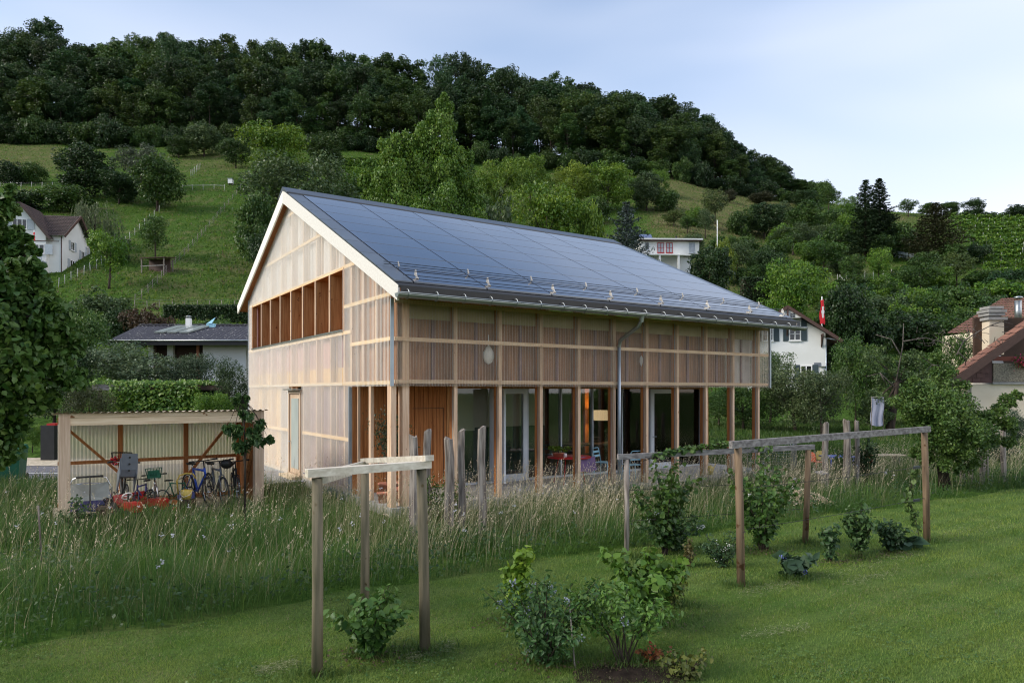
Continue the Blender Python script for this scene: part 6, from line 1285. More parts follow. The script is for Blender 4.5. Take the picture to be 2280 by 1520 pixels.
# pedal toys
def toy(label, col, loc, rz, s=1.0, wheelc='white'):
    o = tag(empty('pedal_tractor', loc, rz), label, 'toy'); o.scale = (s, s, s)
    mb = MB(); mb.prism([(0.02, -0.11, 0.16), (0.44, -0.10, 0.16), (0.46, -0.10, 0.32), (0.36, -0.1, 0.37), (0.06, -0.11, 0.36), (-0.02, -0.11, 0.28)], (0, 0.22, 0)); mb.build('bonnet', M[col], o)
    mb = MB(); mb.prism([(-0.34, -0.16, 0.24), (-0.06, -0.16, 0.22), (-0.06, -0.16, 0.26), (-0.30, -0.16, 0.29), (-0.38, -0.16, 0.48), (-0.42, -0.16, 0.47)], (0, 0.32, 0)); mb.build('seat', M[col], o)
    mb = MB(); mb.tube([(0.06, 0, 0.34), (-0.06, 0, 0.46)], 0.012, 6); mb.torus((-0.07, 0, 0.47), (-0.75, 0, 0.66), 0.10, 0.015, 18, 6); mb.tube([(-0.07, -0.1, 0.47), (-0.07, 0.1, 0.47)], 0.012, 5); mb.build('steering_wheel', M[wheelc], o)
    for x, y, r in ((-0.24, 0.23, 0.17), (-0.24, -0.23, 0.17), (0.34, 0.19, 0.11), (0.34, -0.19, 0.11)):
        mb = MB(); mb.tube([(x, y - 0.04, r), (x, y + 0.04, r)], r, 16); w = mb.build('wheel', M['rubber'], o); mb = MB(); mb.tube([(x, y - 0.046, r), (x, y + 0.046, r)], r * 0.5, 12); mb.build('hub', M[col], w)
    return o
toy('red pedal tractor with white steering wheel in front of the shelter', 'red', spot(286, 0.12), DA + math.pi + 0.3, 0.95)
toy('dark pedal kart at the trailer in the shelter', 'brown', spot(238, 0.18), DA + math.pi - 0.4, 0.8, 'black')
toy('red pedal tractor further back in the middle of the shelter', 'red', spot(335, 0.45), DA + math.pi + 0.6, 0.95, 'black')
toy('orange and red toy vehicle beside the pedal tractors', 'orange', spot(368, 0.3), DA + 1.9, 0.55, 'white')
# ride-on toy with yellow hoop, bucket, doll
o = tag(empty('toy_cart', spot(415, 0.9), HYAW), 'toy cart with yellow hoop handle between the bicycles', 'toy'); mb = MB(); mb.box(-0.16, 0.16, -0.1, 0.25, 0.12, 0.34); mb.build('box', M['navy'], o)
mb = MB(); mb.tube([(-0.17, 0, 0.3), (-0.2, 0.0, 0.62), (-0.14, 0, 0.74), (0, 0, 0.78), (0.14, 0, 0.76), (0.2, 0, 0.64)], 0.018, 6); mb.build('hoop', M['yellow'], o)
for x in (-0.18, 0.18):
    mb = MB(); mb.tube([(x - 0.02, 0.1, 0.1), (x + 0.02, 0.1, 0.1)], 0.1, 12); mb.build('wheel', M['black'], o)
o = tag(empty('toy_bucket', (*spot(415, 0.35)[:2], 0.30)), 'yellow toy bucket in front of the toy cart', 'bucket'); mb = MB(); mb.lathe([(0.0, 0), (0.09, 0.0), (0.13, 0.2), (0.12, 0.2), (0.085, 0.012)], n=14); mb.build('pail', M['yellow'], o); mb = MB(); mb.tube([(-0.125, 0, 0.19), (-0.1, -0.06, 0.1), (0, -0.13, 0.06), (0.1, -0.06, 0.1), (0.125, 0, 0.19)], 0.006, 4); mb.build('bail', M['white'], o); mb = MB(); mb.box(-0.15, 0.15, -0.12, 0.14, -0.28, -0.005); mb.build('stand', M['dark_wood'], o)

# ------------------------------------------------------------------ terrace things
def chair(label, m, loc, rz, s=1.0):
    o = tag(empty('garden_chair', loc, rz), label, 'chair'); o.scale = (s, s, s)
    for x, y in ((-0.2, -0.2), (0.2, -0.2), (-0.2, 0.2), (0.2, 0.2)): mb = MB(); mb.tube([(x * 1.1, y * 1.1, 0), (x, y, 0.45)], 0.012, 6); mb.build('leg', M[m], o)
    mb = MB()
    for k in range(5): mb.box(-0.21, 0.21, -0.21 + k * 0.088, -0.21 + k * 0.088 + 0.07, 0.45, 0.465)
    mb.build('seat', M[m], o)
    mb = MB(); mb.tube([(-0.2, 0.2, 0.45), (-0.2, 0.27, 0.80), (-0.16, 0.28, 0.86), (0.16, 0.28, 0.86), (0.2, 0.27, 0.80), (0.2, 0.2, 0.45)], 0.012, 6)
    for z in (0.6, 0.72): mb.box(-0.19, 0.19, 0.235 + (z - 0.6) * 0.2, 0.25 + (z - 0.6) * 0.2, z, z + 0.06)
    mb.build('backrest', M[m], o); return o
def terr_loc(px, g, z=FL): l = hlx(px, g); return hw(l, g, z)
chair('light blue metal garden chair on the terrace before the second door', 'lightblue', terr_loc(1408, 0.55), HYAW + 2.9)
chair('light blue metal garden chair by the red terrace table', 'lightblue', terr_loc(1345, 1.5), HYAW + 0.4)
o = tag(empty('terrace_table', terr_loc(1268, 1.1), HYAW), 'round red metal table on the terrace between the posts', 'table'); mb = MB(); mb.lathe([(0.0, 0.70), (0.60, 0.70), (0.61, 0.72), (0.60, 0.735), (0.0, 0.735)], n=24); mb.build('table_top', M['red'], o)
for a in (0.6, 2.2, 3.7, 5.3): mb = MB(); mb.tube([(0.45 * math.cos(a), 0.45 * math.sin(a), 0), (0.3 * math.cos(a), 0.3 * math.sin(a), 0.7)], 0.014, 6); mb.build('leg', M['red'], o)
def potted(name, label, loc, H, W_, n, leaf, col, pot_r, pot_h, pm='terracotta', asp=0.35, seed=1):
    o = tag(empty(name, loc), label, 'potted plant'); r3 = np.random.default_rng(seed)
    mb = MB(); mb.lathe([(0, 0.0), (pot_r * 0.72, 0.0), (pot_r, pot_h * 0.9), (pot_r * 1.1, pot_h * 0.9), (pot_r * 1.1, pot_h), (pot_r * 0.95, pot_h), (0, pot_h * 0.92)], n=16); mb.build('pot', M[pm], o)
    C = np.stack([r3.normal(0, W_ * 0.25, 10), r3.normal(0, W_ * 0.25, 10), pot_h + H * (0.35 + 0.6 * r3.random(10))], 1)
    mb = MB(); mb.tube([(0, 0, pot_h * 0.8), (0.02, 0, pot_h + H * 0.3), (0, 0.01, pot_h + H * 0.6)], [0.02, 0.016, 0.008], 6)
    for c in C: mb.tube([(0.01, 0, pot_h + H * 0.2), tuple(c)], [0.009, 0.003], 4, cap=False)
    mb.build('stem', M['bark_grey'], o)
    k = r3.choice(10, n); P = C[k] + r3.normal(size=(n, 3)) * np.array([W_ * 0.16, W_ * 0.16, H * 0.12]); V, Fc, v = leaves(P, r3.normal(size=P.shape), leaf * r3.uniform(0.7, 1.3, n), r3, asp); link('foliage', np_mesh(name, V, Fc, M['leaf'], v), o, color=LEAFC[col]); return o
potted('olive_tree', 'potted olive tree in front of the larch wall on the terrace', terr_loc(862, 1.35), 1.5, 0.75, 1100, 0.075, 'silver', 0.2, 0.36)
potted('oleander', 'slim potted evergreen between the two corner posts', terr_loc(888, 1.5), 1.45, 0.55, 900, 0.08, 'grey', 0.18, 0.34, seed=2)
potted('herb_pot', 'green herbs in a long red pot on the terrace table', tuple(np.array(terr_loc(1243, 1.1)) + np.array([0, 0, 0.736])), 0.16, 0.32, 380, 0.05, 'bright', 0.16, 0.12, asp=0.8, seed=3)
o = tag(empty('jar', tuple(np.array(terr_loc(1258, 1.0)) + np.array([0, 0, 0.737]))), 'small white jar beside the herb pot', 'jar'); mb = MB(); mb.lathe([(0, 0), (0.05, 0), (0.055, 0.08), (0.045, 0.1), (0.04, 0.1), (0.04, 0.02)], n=12); mb.build('body', M['white'], o)
mb = MB(); r3 = random.Random(3); n = 8; v = []
for i in range(n + 1):
    for j in range(4): v.append((i * 0.07, -0.02 * math.sin(i * 1.3 + j) - 0.03 * j * (1 if j else 0) * 0.5, 0.0 - j * 0.13 + 0.02 * math.sin(i)))
mb.add(v, [(i * 4 + j, i * 4 + j + 1, i * 4 + 5 + j, i * 4 + 4 + j) for i in range(n) for j in range(3)], 0, True); tag(mb.build('purple_cloth', M['lilac'], None, tuple(np.array(terr_loc(1290, 0.6)) + np.array([0, 0, 0.745])), (0, 0, HYAW)), 'purple cloth hanging over the edge of the red terrace table', 'cloth')
o = tag(empty('watering_can', terr_loc(1580, 0.35), HYAW), 'yellow watering can at a terrace post', 'watering can'); mb = MB(); mb.lathe([(0, 0), (0.11, 0), (0.11, 0.24), (0.05, 0.27), (0, 0.27)], n=12); mb.build('body', M['yellow'], o); mb = MB(); mb.tube([(0.1, 0, 0.06), (0.28, 0, 0.32)], [0.025, 0.015], 6); mb.build('spout', M['yellow'], o); mb = MB(); mb.tube([(-0.1, 0, 0.05), (-0.2, 0, 0.2), (-0.1, 0, 0.36), (0.04, 0, 0.28)], 0.012, 6); mb.build('handle', M['yellow'], o)
for k, (px, g, s) in enumerate(((884, 0.75, 1.0), (852, 0.8, 0.75))):
    o = tag(empty('clay_pot', terr_loc(px, g)), ('larger' if k == 0 else 'smaller') + ' clay pot standing at the foot of the corner posts', 'pot'); mb = MB(); mb.lathe([(0, 0.0), (0.12 * s, 0.0), (0.16 * s, 0.26 * s), (0.18 * s, 0.26 * s), (0.18 * s, 0.31 * s), (0.15 * s, 0.31 * s), (0.13 * s, 0.2 * s)], n=16); mb.build('body', M['terracotta'], o); mb = MB(); mb.lathe([(0, 0.2), (0.14, 0.24)], n=12); q = mb.build('soil', M['soil'], o); q.scale = (s, s, s)
# inside the living room
lamp_m, nt_, out_ = new_mat('lamp_glow'); em_ = N(nt_, 'ShaderNodeEmission'); em_.inputs['Color'].default_value = (1.0, 0.66, 0.36, 1); em_.inputs['Strength'].default_value = 0.45; nt_.links.new(em_.outputs[0], out_.inputs[0])
o = tag(empty('floor_lamp', hw(hlx(1336, 4.4), 4.4, FL + 0.02)), 'lamp with wide beige shade inside the living room', 'lamp'); zb = zy(HC[1] + EL[1] * hlx(1336, 4.4) + EG[1] * 4.4, 935) - FL - 0.02
mb = MB(); mb.lathe([(0.30, zb), (0.26, zb + 0.34), (0.255, zb + 0.34), (0.295, zb)], n=20); mb.build('lamp_shade', lamp_m, o); mb = MB(); mb.lathe([(0, 0), (0.15, 0), (0.15, 0.02), (0.015, 0.03), (0.012, zb + 0.2)], n=12); mb.build('stand', M['black'], o)
ll = bpy.data.lights.new('lamp_bulb', 'POINT'); ll.energy = 14; ll.color = (1.0, 0.62, 0.30); ll.shadow_soft_size = 0.1; lo = bpy.data.objects.new('lamp_bulb', ll); COL.objects.link(lo); lo.parent = o; lo.location = (0, 0, zb + 0.24)
o = tag(empty('dining_table', hw(hlx(1330, 4.0), 4.2, FL + 0.02), HYAW), 'long wooden dining table in the dark living room', 'table'); mb = MB(); mb.box(-1.1, 1.1, -0.42, 0.42, 0.70, 0.74); mb.build('table_top', M['brown'], o)
for x in (-1, 1):
    for y in (-0.36, 0.36): mb = MB(); mb.box(x - 0.03, x + 0.03, y - 0.03, y + 0.03, 0, 0.70); mb.build('leg', M['brown'], o)
for k, (dx, dy, rz) in enumerate(((-0.6, -0.65, 3.14), (0.3, -0.65, 3.14), (0.9, 0.65, 0.0))):
    c = chair(('left' if k == 0 else 'right' if k == 1 else 'far') + ' dark chair at the dining table indoors', 'dark_wood', tuple(np.array(hw(hlx(1330, 4.0) + dx, 4.2 + dy, FL + 0.02))), HYAW + rz)
o = tag(empty('sideboard', hw(11.9, 5.5, FL + 0.02), HYAW), 'dark sideboard at the end of the living room', 'sideboard'); mb = MB(); mb.box(-0.25, 0.25, -1, 1, 0.1, 0.9); mb.build('body', M['dark_wood'], o); mb = MB(); mb.box(-0.27, 0.27, -1.03, 1.03, 0.9, 0.93); mb.build('top', M['brown'], o)

# ------------------------------------------------------------------ small things around
bo = tag(empty('wheelie_bin', (-15.1, 21.1, 0.012), 0.3), 'dark green wheeled waste bin at the road on the left', 'bin'); mb = MB(); mb.add([(-0.24, -0.27, 0.06), (0.24, -0.27, 0.06), (0.24, 0.27, 0.06), (-0.24, 0.27, 0.06), (-0.29, -0.34, 0.95), (0.29, -0.34, 0.95), (0.29, 0.36, 0.95), (-0.29, 0.36, 0.95)], [(0, 3, 2, 1), (4, 5, 6, 7), (0, 1, 5, 4), (1, 2, 6, 5), (2, 3, 7, 6), (3, 0, 4, 7)]); mb.build('body', M['green_plastic'], bo)
mb = MB(); mb.add([(-0.31, -0.37, 0.955), (0.31, -0.37, 0.955), (0.31, 0.38, 0.955), (-0.31, 0.38, 0.955), (-0.27, -0.3, 1.05), (0.27, -0.3, 1.05), (0.27, 0.33, 1.08), (-0.27, 0.33, 1.08)], [(0, 3, 2, 1), (4, 5, 6, 7), (0, 1, 5, 4), (1, 2, 6, 5), (2, 3, 7, 6), (3, 0, 4, 7)]); mb.build('lid', M['green_plastic'], bo)
for x in (-0.27, 0.27): mb = MB(); mb.tube([(x - 0.025, 0.3, 0.1), (x + 0.025, 0.3, 0.1)], 0.1, 12); mb.build('wheel', M['rubber'], bo)
x, y, z = at(103, 1003, 26.5); o = tag(empty('black_locker', (x, y, tz(x, y))), 'tall black box with a red top behind the shelter post', 'locker'); mb = MB(); mb.box(-0.22, 0.3, 0, 0.5, -0.05, 1.35); mb.build('body', M['black'], o); mb = MB(); mb.box(-0.02, 0.3, 0.05, 0.45, 1.35, 1.43); mb.build('red_top', M['red'], o)
# wire gate panels
def gate(label, loc, rz, w=1.4, h=0.95):
    o = tag(empty('wire_gate', loc, rz), label, 'gate'); mb = MB(); r_ = 0.18
    mb.tube([(0, 0, 0), (0, 0, h - r_), (0.05, 0, h - 0.05), (r_, 0, h), (w - r_, 0, h), (w - 0.05, 0, h - 0.05), (w, 0, h - r_), (w, 0, 0)], 0.02, 6); mb.build('frame', M['zinc'], o); mb = MB()
    for k in range(1, 14): mb.tube([(w * k / 14, 0, 0), (w * k / 14, 0, h - 0.02)], 0.004, 3, cap=False)
    for k in range(1, 10): mb.tube([(0, 0, h * k / 10), (w, 0, h * k / 10)], 0.004, 3, cap=False)
    mb.build('mesh_wire', M['zinc'], o)
gx1 = at(1664, 1000, 24)[0]; gate('galvanised mesh gate panel beyond the last terrace post', (gx1, 24, 0.02), math.radians(-8), 1.45, 0.98); gate('second mesh gate panel turned away right of the first', (gx1 + 1.48, 23.8, 0.02), math.radians(62), 1.2, 0.95)
# children's furniture
def kchair(label, m, px, Y, rz):
    o = tag(empty('child_chair', (at(px, 1000, Y)[0], Y, 0.0), rz), label, 'chair'); mb = MB(); mb.box(-0.17, 0.17, -0.17, 0.17, 0.28, 0.31); mb.build('seat', M[m], o); mb = MB(); mb.prism([(-0.17, 0.16, 0.3), (0.17, 0.16, 0.3), (0.17, 0.2, 0.52), (0.1, 0.21, 0.60), (-0.1, 0.21, 0.60), (-0.17, 0.2, 0.52)], (0, 0.03, 0)); mb.build('backrest', M[m], o)
    for x in (-0.14, 0.14):
        for y in (-0.14, 0.14): mb = MB(); mb.tube([(x * 1.2, y * 1.2, 0), (x, y, 0.28)], 0.02, 6); mb.build('leg', M[m], o)
kchair('red plastic child chair left of the blue play table', 'orange', 1817, 24.0, 0.4); kchair('yellow plastic child chair behind the blue play table', 'yellow', 1834, 24.6, 0.1); kchair('orange plastic child chair right of the blue play table', 'orange', 1927, 23.8, -0.8)
o = tag(empty('play_table', (at(1865, 1000, 24.2)[0], 24.2, 0.0), 0.1), 'low blue plastic play table on the grass right of the house', 'table'); mb = MB(); mb.box(-0.5, 0.5, -0.35, 0.35, 0.44, 0.48); mb.build('table_top', M['blue'], o)
for x in (-0.4, 0.4):
    for y in (-0.28, 0.28): mb = MB(); mb.tube([(x, y, 0), (x, y, 0.44)], 0.03, 6); mb.build('leg', M['blue'], o)
o = tag(empty('plank_bench', (at(1965, 1000, 25)[0], 25, 0.0), 0.05), 'low bench of pale planks right of the play table', 'bench')
for y in (-0.16, 0.0, 0.16): mb = MB(); mb.box(-0.75, 0.75, y - 0.07, y + 0.07, 0.42, 0.45); mb.build('plank', M['pale_h'], o)
for x in (-0.5, 0.5): mb = MB(); mb.box(x - 0.03, x + 0.03, -0.2, 0.2, 0, 0.42); mb.build('leg', M['weathered'], o)
# pale cloth hanging behind the apple trees
x, y, _ = at(1940, 900, 36); mb = MB(); v = []; n = 12; zt_ = zy(36, 885); zb = zy(36, 946)
for i in range(n + 1):
    for j in range(6): t = j / 5; v.append((i / n * 0.62 + 0.04 * math.sin(j * 1.3), 0.05 * math.sin(i * 0.9 + j * 0.5) * (0.3 + t), zt_ + (zb - zt_) * t - 0.06 * math.sin(i * math.pi / n)))
mb.add(v, [(i * 6 + j, i * 6 + j + 1, i * 6 + 7 + j, i * 6 + 6 + j) for i in range(n) for j in range(5)], 0, True); M['sheet_cloth'] = mat('sheet_cloth', srgb(168, 170, 186), srgb(148, 152, 172), (2, 2, 1), 0.9)
hc_ = tag(empty('drying_stand', (x, y, tz(x, y))), 'pale lilac cloth hung over a low stand behind the old apple tree', 'drying stand'); c_ = mb.build('cloth', M['sheet_cloth'], hc_, (0, 0, -tz(x, y)))
for xx in (0.02, 0.64): mb = MB(); mb.tube([(xx, 0.02, -0.1), (xx, 0.02, zt_ - tz(x, y) + 0.04)], 0.018, 6); mb.build('leg', M['weathered'], hc_)
mb = MB(); mb.tube([(-0.02, 0.02, zt_ - tz(x, y) + 0.03), (0.68, 0.02, zt_ - tz(x, y) + 0.03)], 0.016, 6); mb.build('crossbar', M['weathered_h'], hc_)
# heap of wood chips, stones
rng = np.random.default_rng(61); n = 700; a = rng.uniform(0, 6.28, n); r = np.sqrt(rng.random(n)); P = np.stack([r * 0.75 * np.cos(a), r * 0.4 * np.sin(a), 0.05 + 0.34 * (1 - r) + rng.normal(0, 0.02, n)], 1)
V, Fc, v = leaves(P, np.array([0, 0, 1]) + rng.normal(size=P.shape) * 0.6, rng.uniform(0.04, 0.11, n), rng, 0.5); gx1, gy1 = at(1785, 1110, 16.6)[0], 16.6
o = tag(link('wood_chip_heap', np_mesh('chips', V, Fc, M['petal'], v), None, (gx1, gy1, 0.02), color=srgb(206, 190, 166)), 'heap of pale wood chips at the edge of the tall grass', 'wood chips', kind='stuff')

# ------------------------------------------------------------------ trellises in the lawn
def round_post(parent, p, q, r, m='pole', n=10): 
    mb = MB(); mb.tube([p, ((p[0] + q[0]) / 2 + 0.006, (p[1] + q[1]) / 2, (p[2] + q[2]) / 2), q], [r * 1.04, r, r * 0.96], n); return mb.build('post', M[m], parent)
A, B, C_ = (-1.85, 6.62), (-0.90, 7.23), (-1.78, 8.43)
t1 = tag(empty('berry_trellis', (A[0], A[1], 0)), 'triangular trellis of round posts and new pale planks in the lawn', 'trellis')
rel = lambda p, z: (p[0] - A[0], p[1] - A[1], z)
round_post(t1, rel(A, -0.1), rel(A, 1.88), 0.052); round_post(t1, rel(B, -0.1), rel((-0.94, 7.24), 1.90), 0.054); round_post(t1, rel(C_, -0.1), rel(C_, 1.78), 0.052)
mb = MB(); mb.beam(rel((-1.93, 6.55), 1.935), rel((-0.86, 7.27), 1.945), 0.10, 0.075); mb.build('plank', M['plank_new'], t1)
mb = MB(); mb.beam(rel((-1.85, 6.66), 1.87), rel((-1.78, 8.5), 1.80), 0.04, 0.12); mb.build('plank', M['plank_new'], t1)
mb = MB(); mb.beam(rel((-1.80, 8.50), 1.86), rel((-0.85, 7.20), 2.015), 0.10, 0.06); mb.build('plank', M['plank_new'], t1)
D, E_, F_, G_ = (3.18, 9.68), (7.40, 12.47), (1.86, 11.32), (5.25, 12.43)
t2 = tag(empty('trellis', (D[0], D[1], 0)), 'long trellis of two round posts and a grey weathered top rail in the lawn', 'trellis'); rel = lambda p, z: (p[0] - D[0], p[1] - D[1], z)
round_post(t2, rel(D, -0.1), rel((3.13, 9.66), 1.93), 0.055, 'pole_brown'); round_post(t2, rel((7.42, 12.47), -0.1), rel((7.36, 12.45), 1.97), 0.055, 'pole_brown')
d = np.array(E_) - np.array(D); d = d / np.linalg.norm(d); a = np.array(D) - d * 0.22; b = np.array(E_) + d * 0.12
mb = MB(); mb.beam(rel(a, 1.97), rel(b, 2.03), 0.06, 0.10); mb.build('rail', M['weathered_h'], t2)
mb = MB()
for z in (1.35, 0.78): mb.tube([rel(D, z), rel(((D[0] + E_[0]) / 2, (D[1] + E_[1]) / 2), z - 0.01), rel(E_, z + 0.02)], 0.004, 4)
for z in (1.36, 0.80, 1.33, 0.76): mb.torus(rel(E_ if z > 1.34 or z == 0.8 else D, z), (0, 0, 1), 0.058, 0.004, 12, 4)
mb.build('wire', M['rubber'], t2)
for z in (1.37, 0.79): mb = MB(); q = np.array(E_) - d * 0.32; mb.beam(rel(q - d * 0.09, z), rel(q + d * 0.09, z), 0.035, 0.045); mb.build('wire_tensioner', M['dark_metal'], t2)
t3 = tag(empty('trellis', (F_[0], F_[1], 0)), 'rear trellis with two posts and a grey rail behind the climbing berries', 'trellis'); rel = lambda p, z: (p[0] - F_[0], p[1] - F_[1], z)
round_post(t3, rel(F_, -0.1), rel(F_, 1.60), 0.042, 'weathered'); round_post(t3, rel((5.22, 12.43), -0.1), rel((5.28, 12.43), 1.66), 0.05, 'pole_brown')
d = np.array(G_) - np.array(F_); d = d / np.linalg.norm(d); mb = MB(); mb.beam(rel(np.array(F_) - d * 0.16, 1.645), rel(np.array(G_) + d * 0.16, 1.715), 0.055, 0.085); mb.build('rail', M['weathered_h'], t3)
mb = MB()
for z in (1.1, 0.6): mb.tube([rel(F_, z), rel(G_, z + 0.02)], 0.004, 4)
mb.build('wire', M['rubber'], t3)

# weathered stakes of the old fence
sr_ = random.Random(9)
def stake(px, ytop, Y, wpx, label, lean=0.0, m='weathered'):
    x, _, zt_ = at(px, ytop, Y); w = wpx / F_PX * Y / 2; o = tag(empty('fence_stake', (x, Y, 0)), label, 'stake', 'weathered stakes of the old fence'); mb = MB(); n = 9
    ang = sr_.uniform(0, 6.28); pr_ = [1 + 0.22 * math.sin(2 * a * 2 * math.pi / n + ang) + 0.1 * sr_.uniform(-1, 1) for a in range(n)]; v = []; zs = [-0.1, 0.5, 1.0, 1.45, zt_ - 0.03, zt_]
    for i, z in enumerate(zs):
        ox = lean * z + 0.015 * math.sin(i * 1.7 + ang); s = w * (1.08 - 0.03 * i) * (0.9 if i == 5 else 1)
        for k in range(n): t = 2 * math.pi * k / n; v.append((ox + s * pr_[k] * math.cos(t) + 0.005 * sr_.uniform(-1, 1), s * pr_[k] * math.sin(t), z + (0.03 * math.sin(k + ang) if i == 5 else 0)))
    mb.add(v, [(i * n + k, i * n + (k + 1) % n, (i + 1) * n + (k + 1) % n, (i + 1) * n + k) for i in range(5) for k in range(n)] + [tuple(5 * n + k for k in range(n))]); mb.build('shaft', M[m], o)
stake(923, 969, 12.6, 19, 'weathered grey stake leaning left, leftmost of the five before the house', -0.012)
stake(951, 957, 13.6, 15, 'slim dark weathered stake, second of the five before the house', 0.006)
stake(1001, 974, 12.9, 23, 'thick weathered stake, third of the five before the house', -0.008)
stake(1027, 957, 13.1, 18, 'weathered stake close to the thick one, fourth of the five', 0.004)
stake(1074, 951, 12.9, 18, 'tall straight weathered stake, rightmost of the five before the house', -0.004)
stake(1838, 941, 18.6, 11, 'weathered stake with a bird box, left of the ivy-grown stakes', 0.0)
stake(1885, 934, 19.0, 14, 'tall split weathered stake right of the bird box stake', 0.0)
stake(1908, 936, 19.2, 10, 'thin weathered stake beside the ivy bush', 0.0)
stake(2142, 985, 20.2, 10, 'short weathered stake left under the near apple tree', 0.01); stake(2162, 975, 20.6, 8, 'thin weathered stake under the near apple tree', -0.02); stake(2186, 962, 20.4, 12, 'stout weathered stake right under the near apple tree', 0.01); stake(2197, 955, 20.8, 8, 'slim leaning stake right under the near apple tree', -0.03); stake(2234, 946, 21.0, 11, 'tall weathered stake between apple tree and cream wall', 0.0)
o = tag(empty('bird_box', (at(1829, 1060, 18.4)[0], 18.35, zy(18.4, 1074)), 0.2), 'small grey wooden bird box hanging on a weathered stake', 'bird box'); o.rotation_euler = (0, -0.14, 0.2); mb = MB(); mb.box(-0.08, 0.08, -0.08, 0.08, 0, 0.24); mb.build('box', M['weathered'], o); mb = MB(); mb.prism([(-0.12, -0.14, 0.24), (0.12, -0.14, 0.24), (0.12, 0.1, 0.29), (-0.12, 0.1, 0.29)], (0, 0, 0.02)); mb.build('roof', M['weathered_h'], o); mb = MB(); mb.lathe([(0, 0), (0.022, 0)], n=10); q = mb.build('entrance', M['black'], o, (0, -0.082, 0.16), (math.radians(90), 0, 0))
mb = MB(); x, y, _ = at(1268, 1450, 6.9); tag(mb.tube([(x - 0.0, y, 0.6), (x + 0.05, y - 0.1, -0.05)], 0.008, 6).build('cane', M['weathered']), 'thin pale stick stuck in the dark soil bed', 'stick')
mb = MB(); x, y, _ = at(88, 1130, 10.8); tag(mb.tube([(x + 0.04, y, -0.05), (x - 0.02, y, zy(10.8, 1125))], 0.014, 6).build('cane', M['weathered']), 'pale stick standing in the tall grass left of the shelter', 'stick')
# ------------------------------------------------------------------ near trees
def lobe_tree(name, label, base, lobes, n_per, leaf, col, hexa=False, aspect=0.8, r0=0.1, trunk=None, shell=0.25, droop=0.3, bark='bark', seed=1, extra=None, lum0=0.5, up=0.35):
    """tree whose crown is given lobe by lobe (world points); base = foot of the trunk"""
    rng = np.random.default_rng(seed); P = []; D = []; lum = []
    L2 = []
    for (x, y, z, r) in lobes:
        L2.append((x, y, z, r * 0.85))
        for q in range(6):
            d = rng.normal(size=3) + np.array([0, 0, 0.3]); d /= np.linalg.norm(d); L2.append((x + d[0] * r * 0.9, y + d[1] * r * 0.9, z + d[2] * r * 0.9, r * rng.uniform(0.25, 0.5)))
    for (x, y, z, r) in L2:
        m_ = int(0.62 * n_per * r ** 1.6) + 8; d = unit(rng.normal(size=(m_, 3))); rad = 1 - np.abs(rng.normal(0, shell, m_)) + 0.10 * rng.normal(size=m_)
        P.append(np.array([x, y, z]) + d * rad[:, None] * r * np.array([1, 1, 0.9])); D.append(d); lum.append(np.clip(lum0 + rng.normal(0, 0.2, m_) + rng.uniform(-0.15, 0.15), 0, 1))
    P = np.vstack(P) - np.array(base); D = np.vstack(D); lum = np.concatenate(lum); k = P[:, 2] > 0.05; P = P[k]; D = D[k]; lum = lum[k]
    V, Fc, var = leaves(P, D * 0.35 + rng.normal(size=D.shape) * 0.75 + np.array([0, 0, up]), leaf * rng.uniform(0.6, 1.25, len(P)), rng, aspect, hexa=hexa, droop=droop, var=lum)
    o = tag(empty(name, base), label, 'tree'); link('crown', np_mesh(name + '_crown', V, Fc, M['leaf'], var), o, color=LEAFC[col] if isinstance(col, str) else col)
    mb = MB(); C = np.array([l[:3] for l in lobes]) - np.array(base)
    if trunk is None: branches(mb, C, C[:, 2].mean() * 0.5, r0, rng)
    else:
        for pts, rr in trunk: mb.tube([np.array(p) - np.array(base) for p in pts], rr, 8)
        tip = np.array(trunk[0][0][-1]) - np.array(base)
        for c in C:
            m_ = tip * 0.5 + c * 0.5 + np.array([0, 0, 0.1]); mb.tube([tip, m_, c], [r0 * 0.4, r0 * 0.25, r0 * 0.08], 6, cap=False)
    mb.build('trunk', M[bark], o)
    if extra: extra(o)
    return o
def L3(px, py, Y, rpx): x, y, z = at(px, py, Y); return (x, y, z, rpx / F_PX * Y)
lb = (-8.9, 8.6, 0.0)
lobe_tree('linden_tree', 'large linden tree with glossy dark leaves at the left edge', lb,
    [L3(-30, 490, 7.9, 30), L3(-35, 560, 8.0, 48), L3(-120, 560, 8.4, 130), L3(-10, 650, 7.7, 75), L3(-80, 720, 8.2, 150), L3(68, 735, 7.8, 78), L3(5, 800, 7.6, 115), L3(112, 800, 8.0, 62), L3(-110, 880, 8.2, 150), L3(15, 890, 7.9, 75), L3(70, 660, 8.1, 48), L3(140, 735, 8.0, 36), L3(-50, 970, 7.9, 75), L3(-130, 1040, 8.1, 120), L3(5, 450, 7.8, 18), L3(150, 775, 8.3, 30), L3(110, 690, 7.6, 30), L3(20, 560, 8.0, 26), L3(155, 845, 8.4, 30), L3(35, 610, 7.9, 36), L3(-10, 520, 7.9, 26), L3(12, 465, 7.9, 26), L3(28, 530, 8.0, 30), L3(55, 595, 7.9, 32), L3(85, 625, 8.0, 26), L3(22, 425, 7.9, 12), L3(70, 560, 8.0, 14)],
    5600, 0.080, (0.056, 0.110, 0.022), True, 0.8, 0.16, [([lb, (-8.7, 8.6, 1.2), (-8.4, 8.5, 2.6)], [0.17, 0.14, 0.1])], 0.5, 0.9, seed=5)
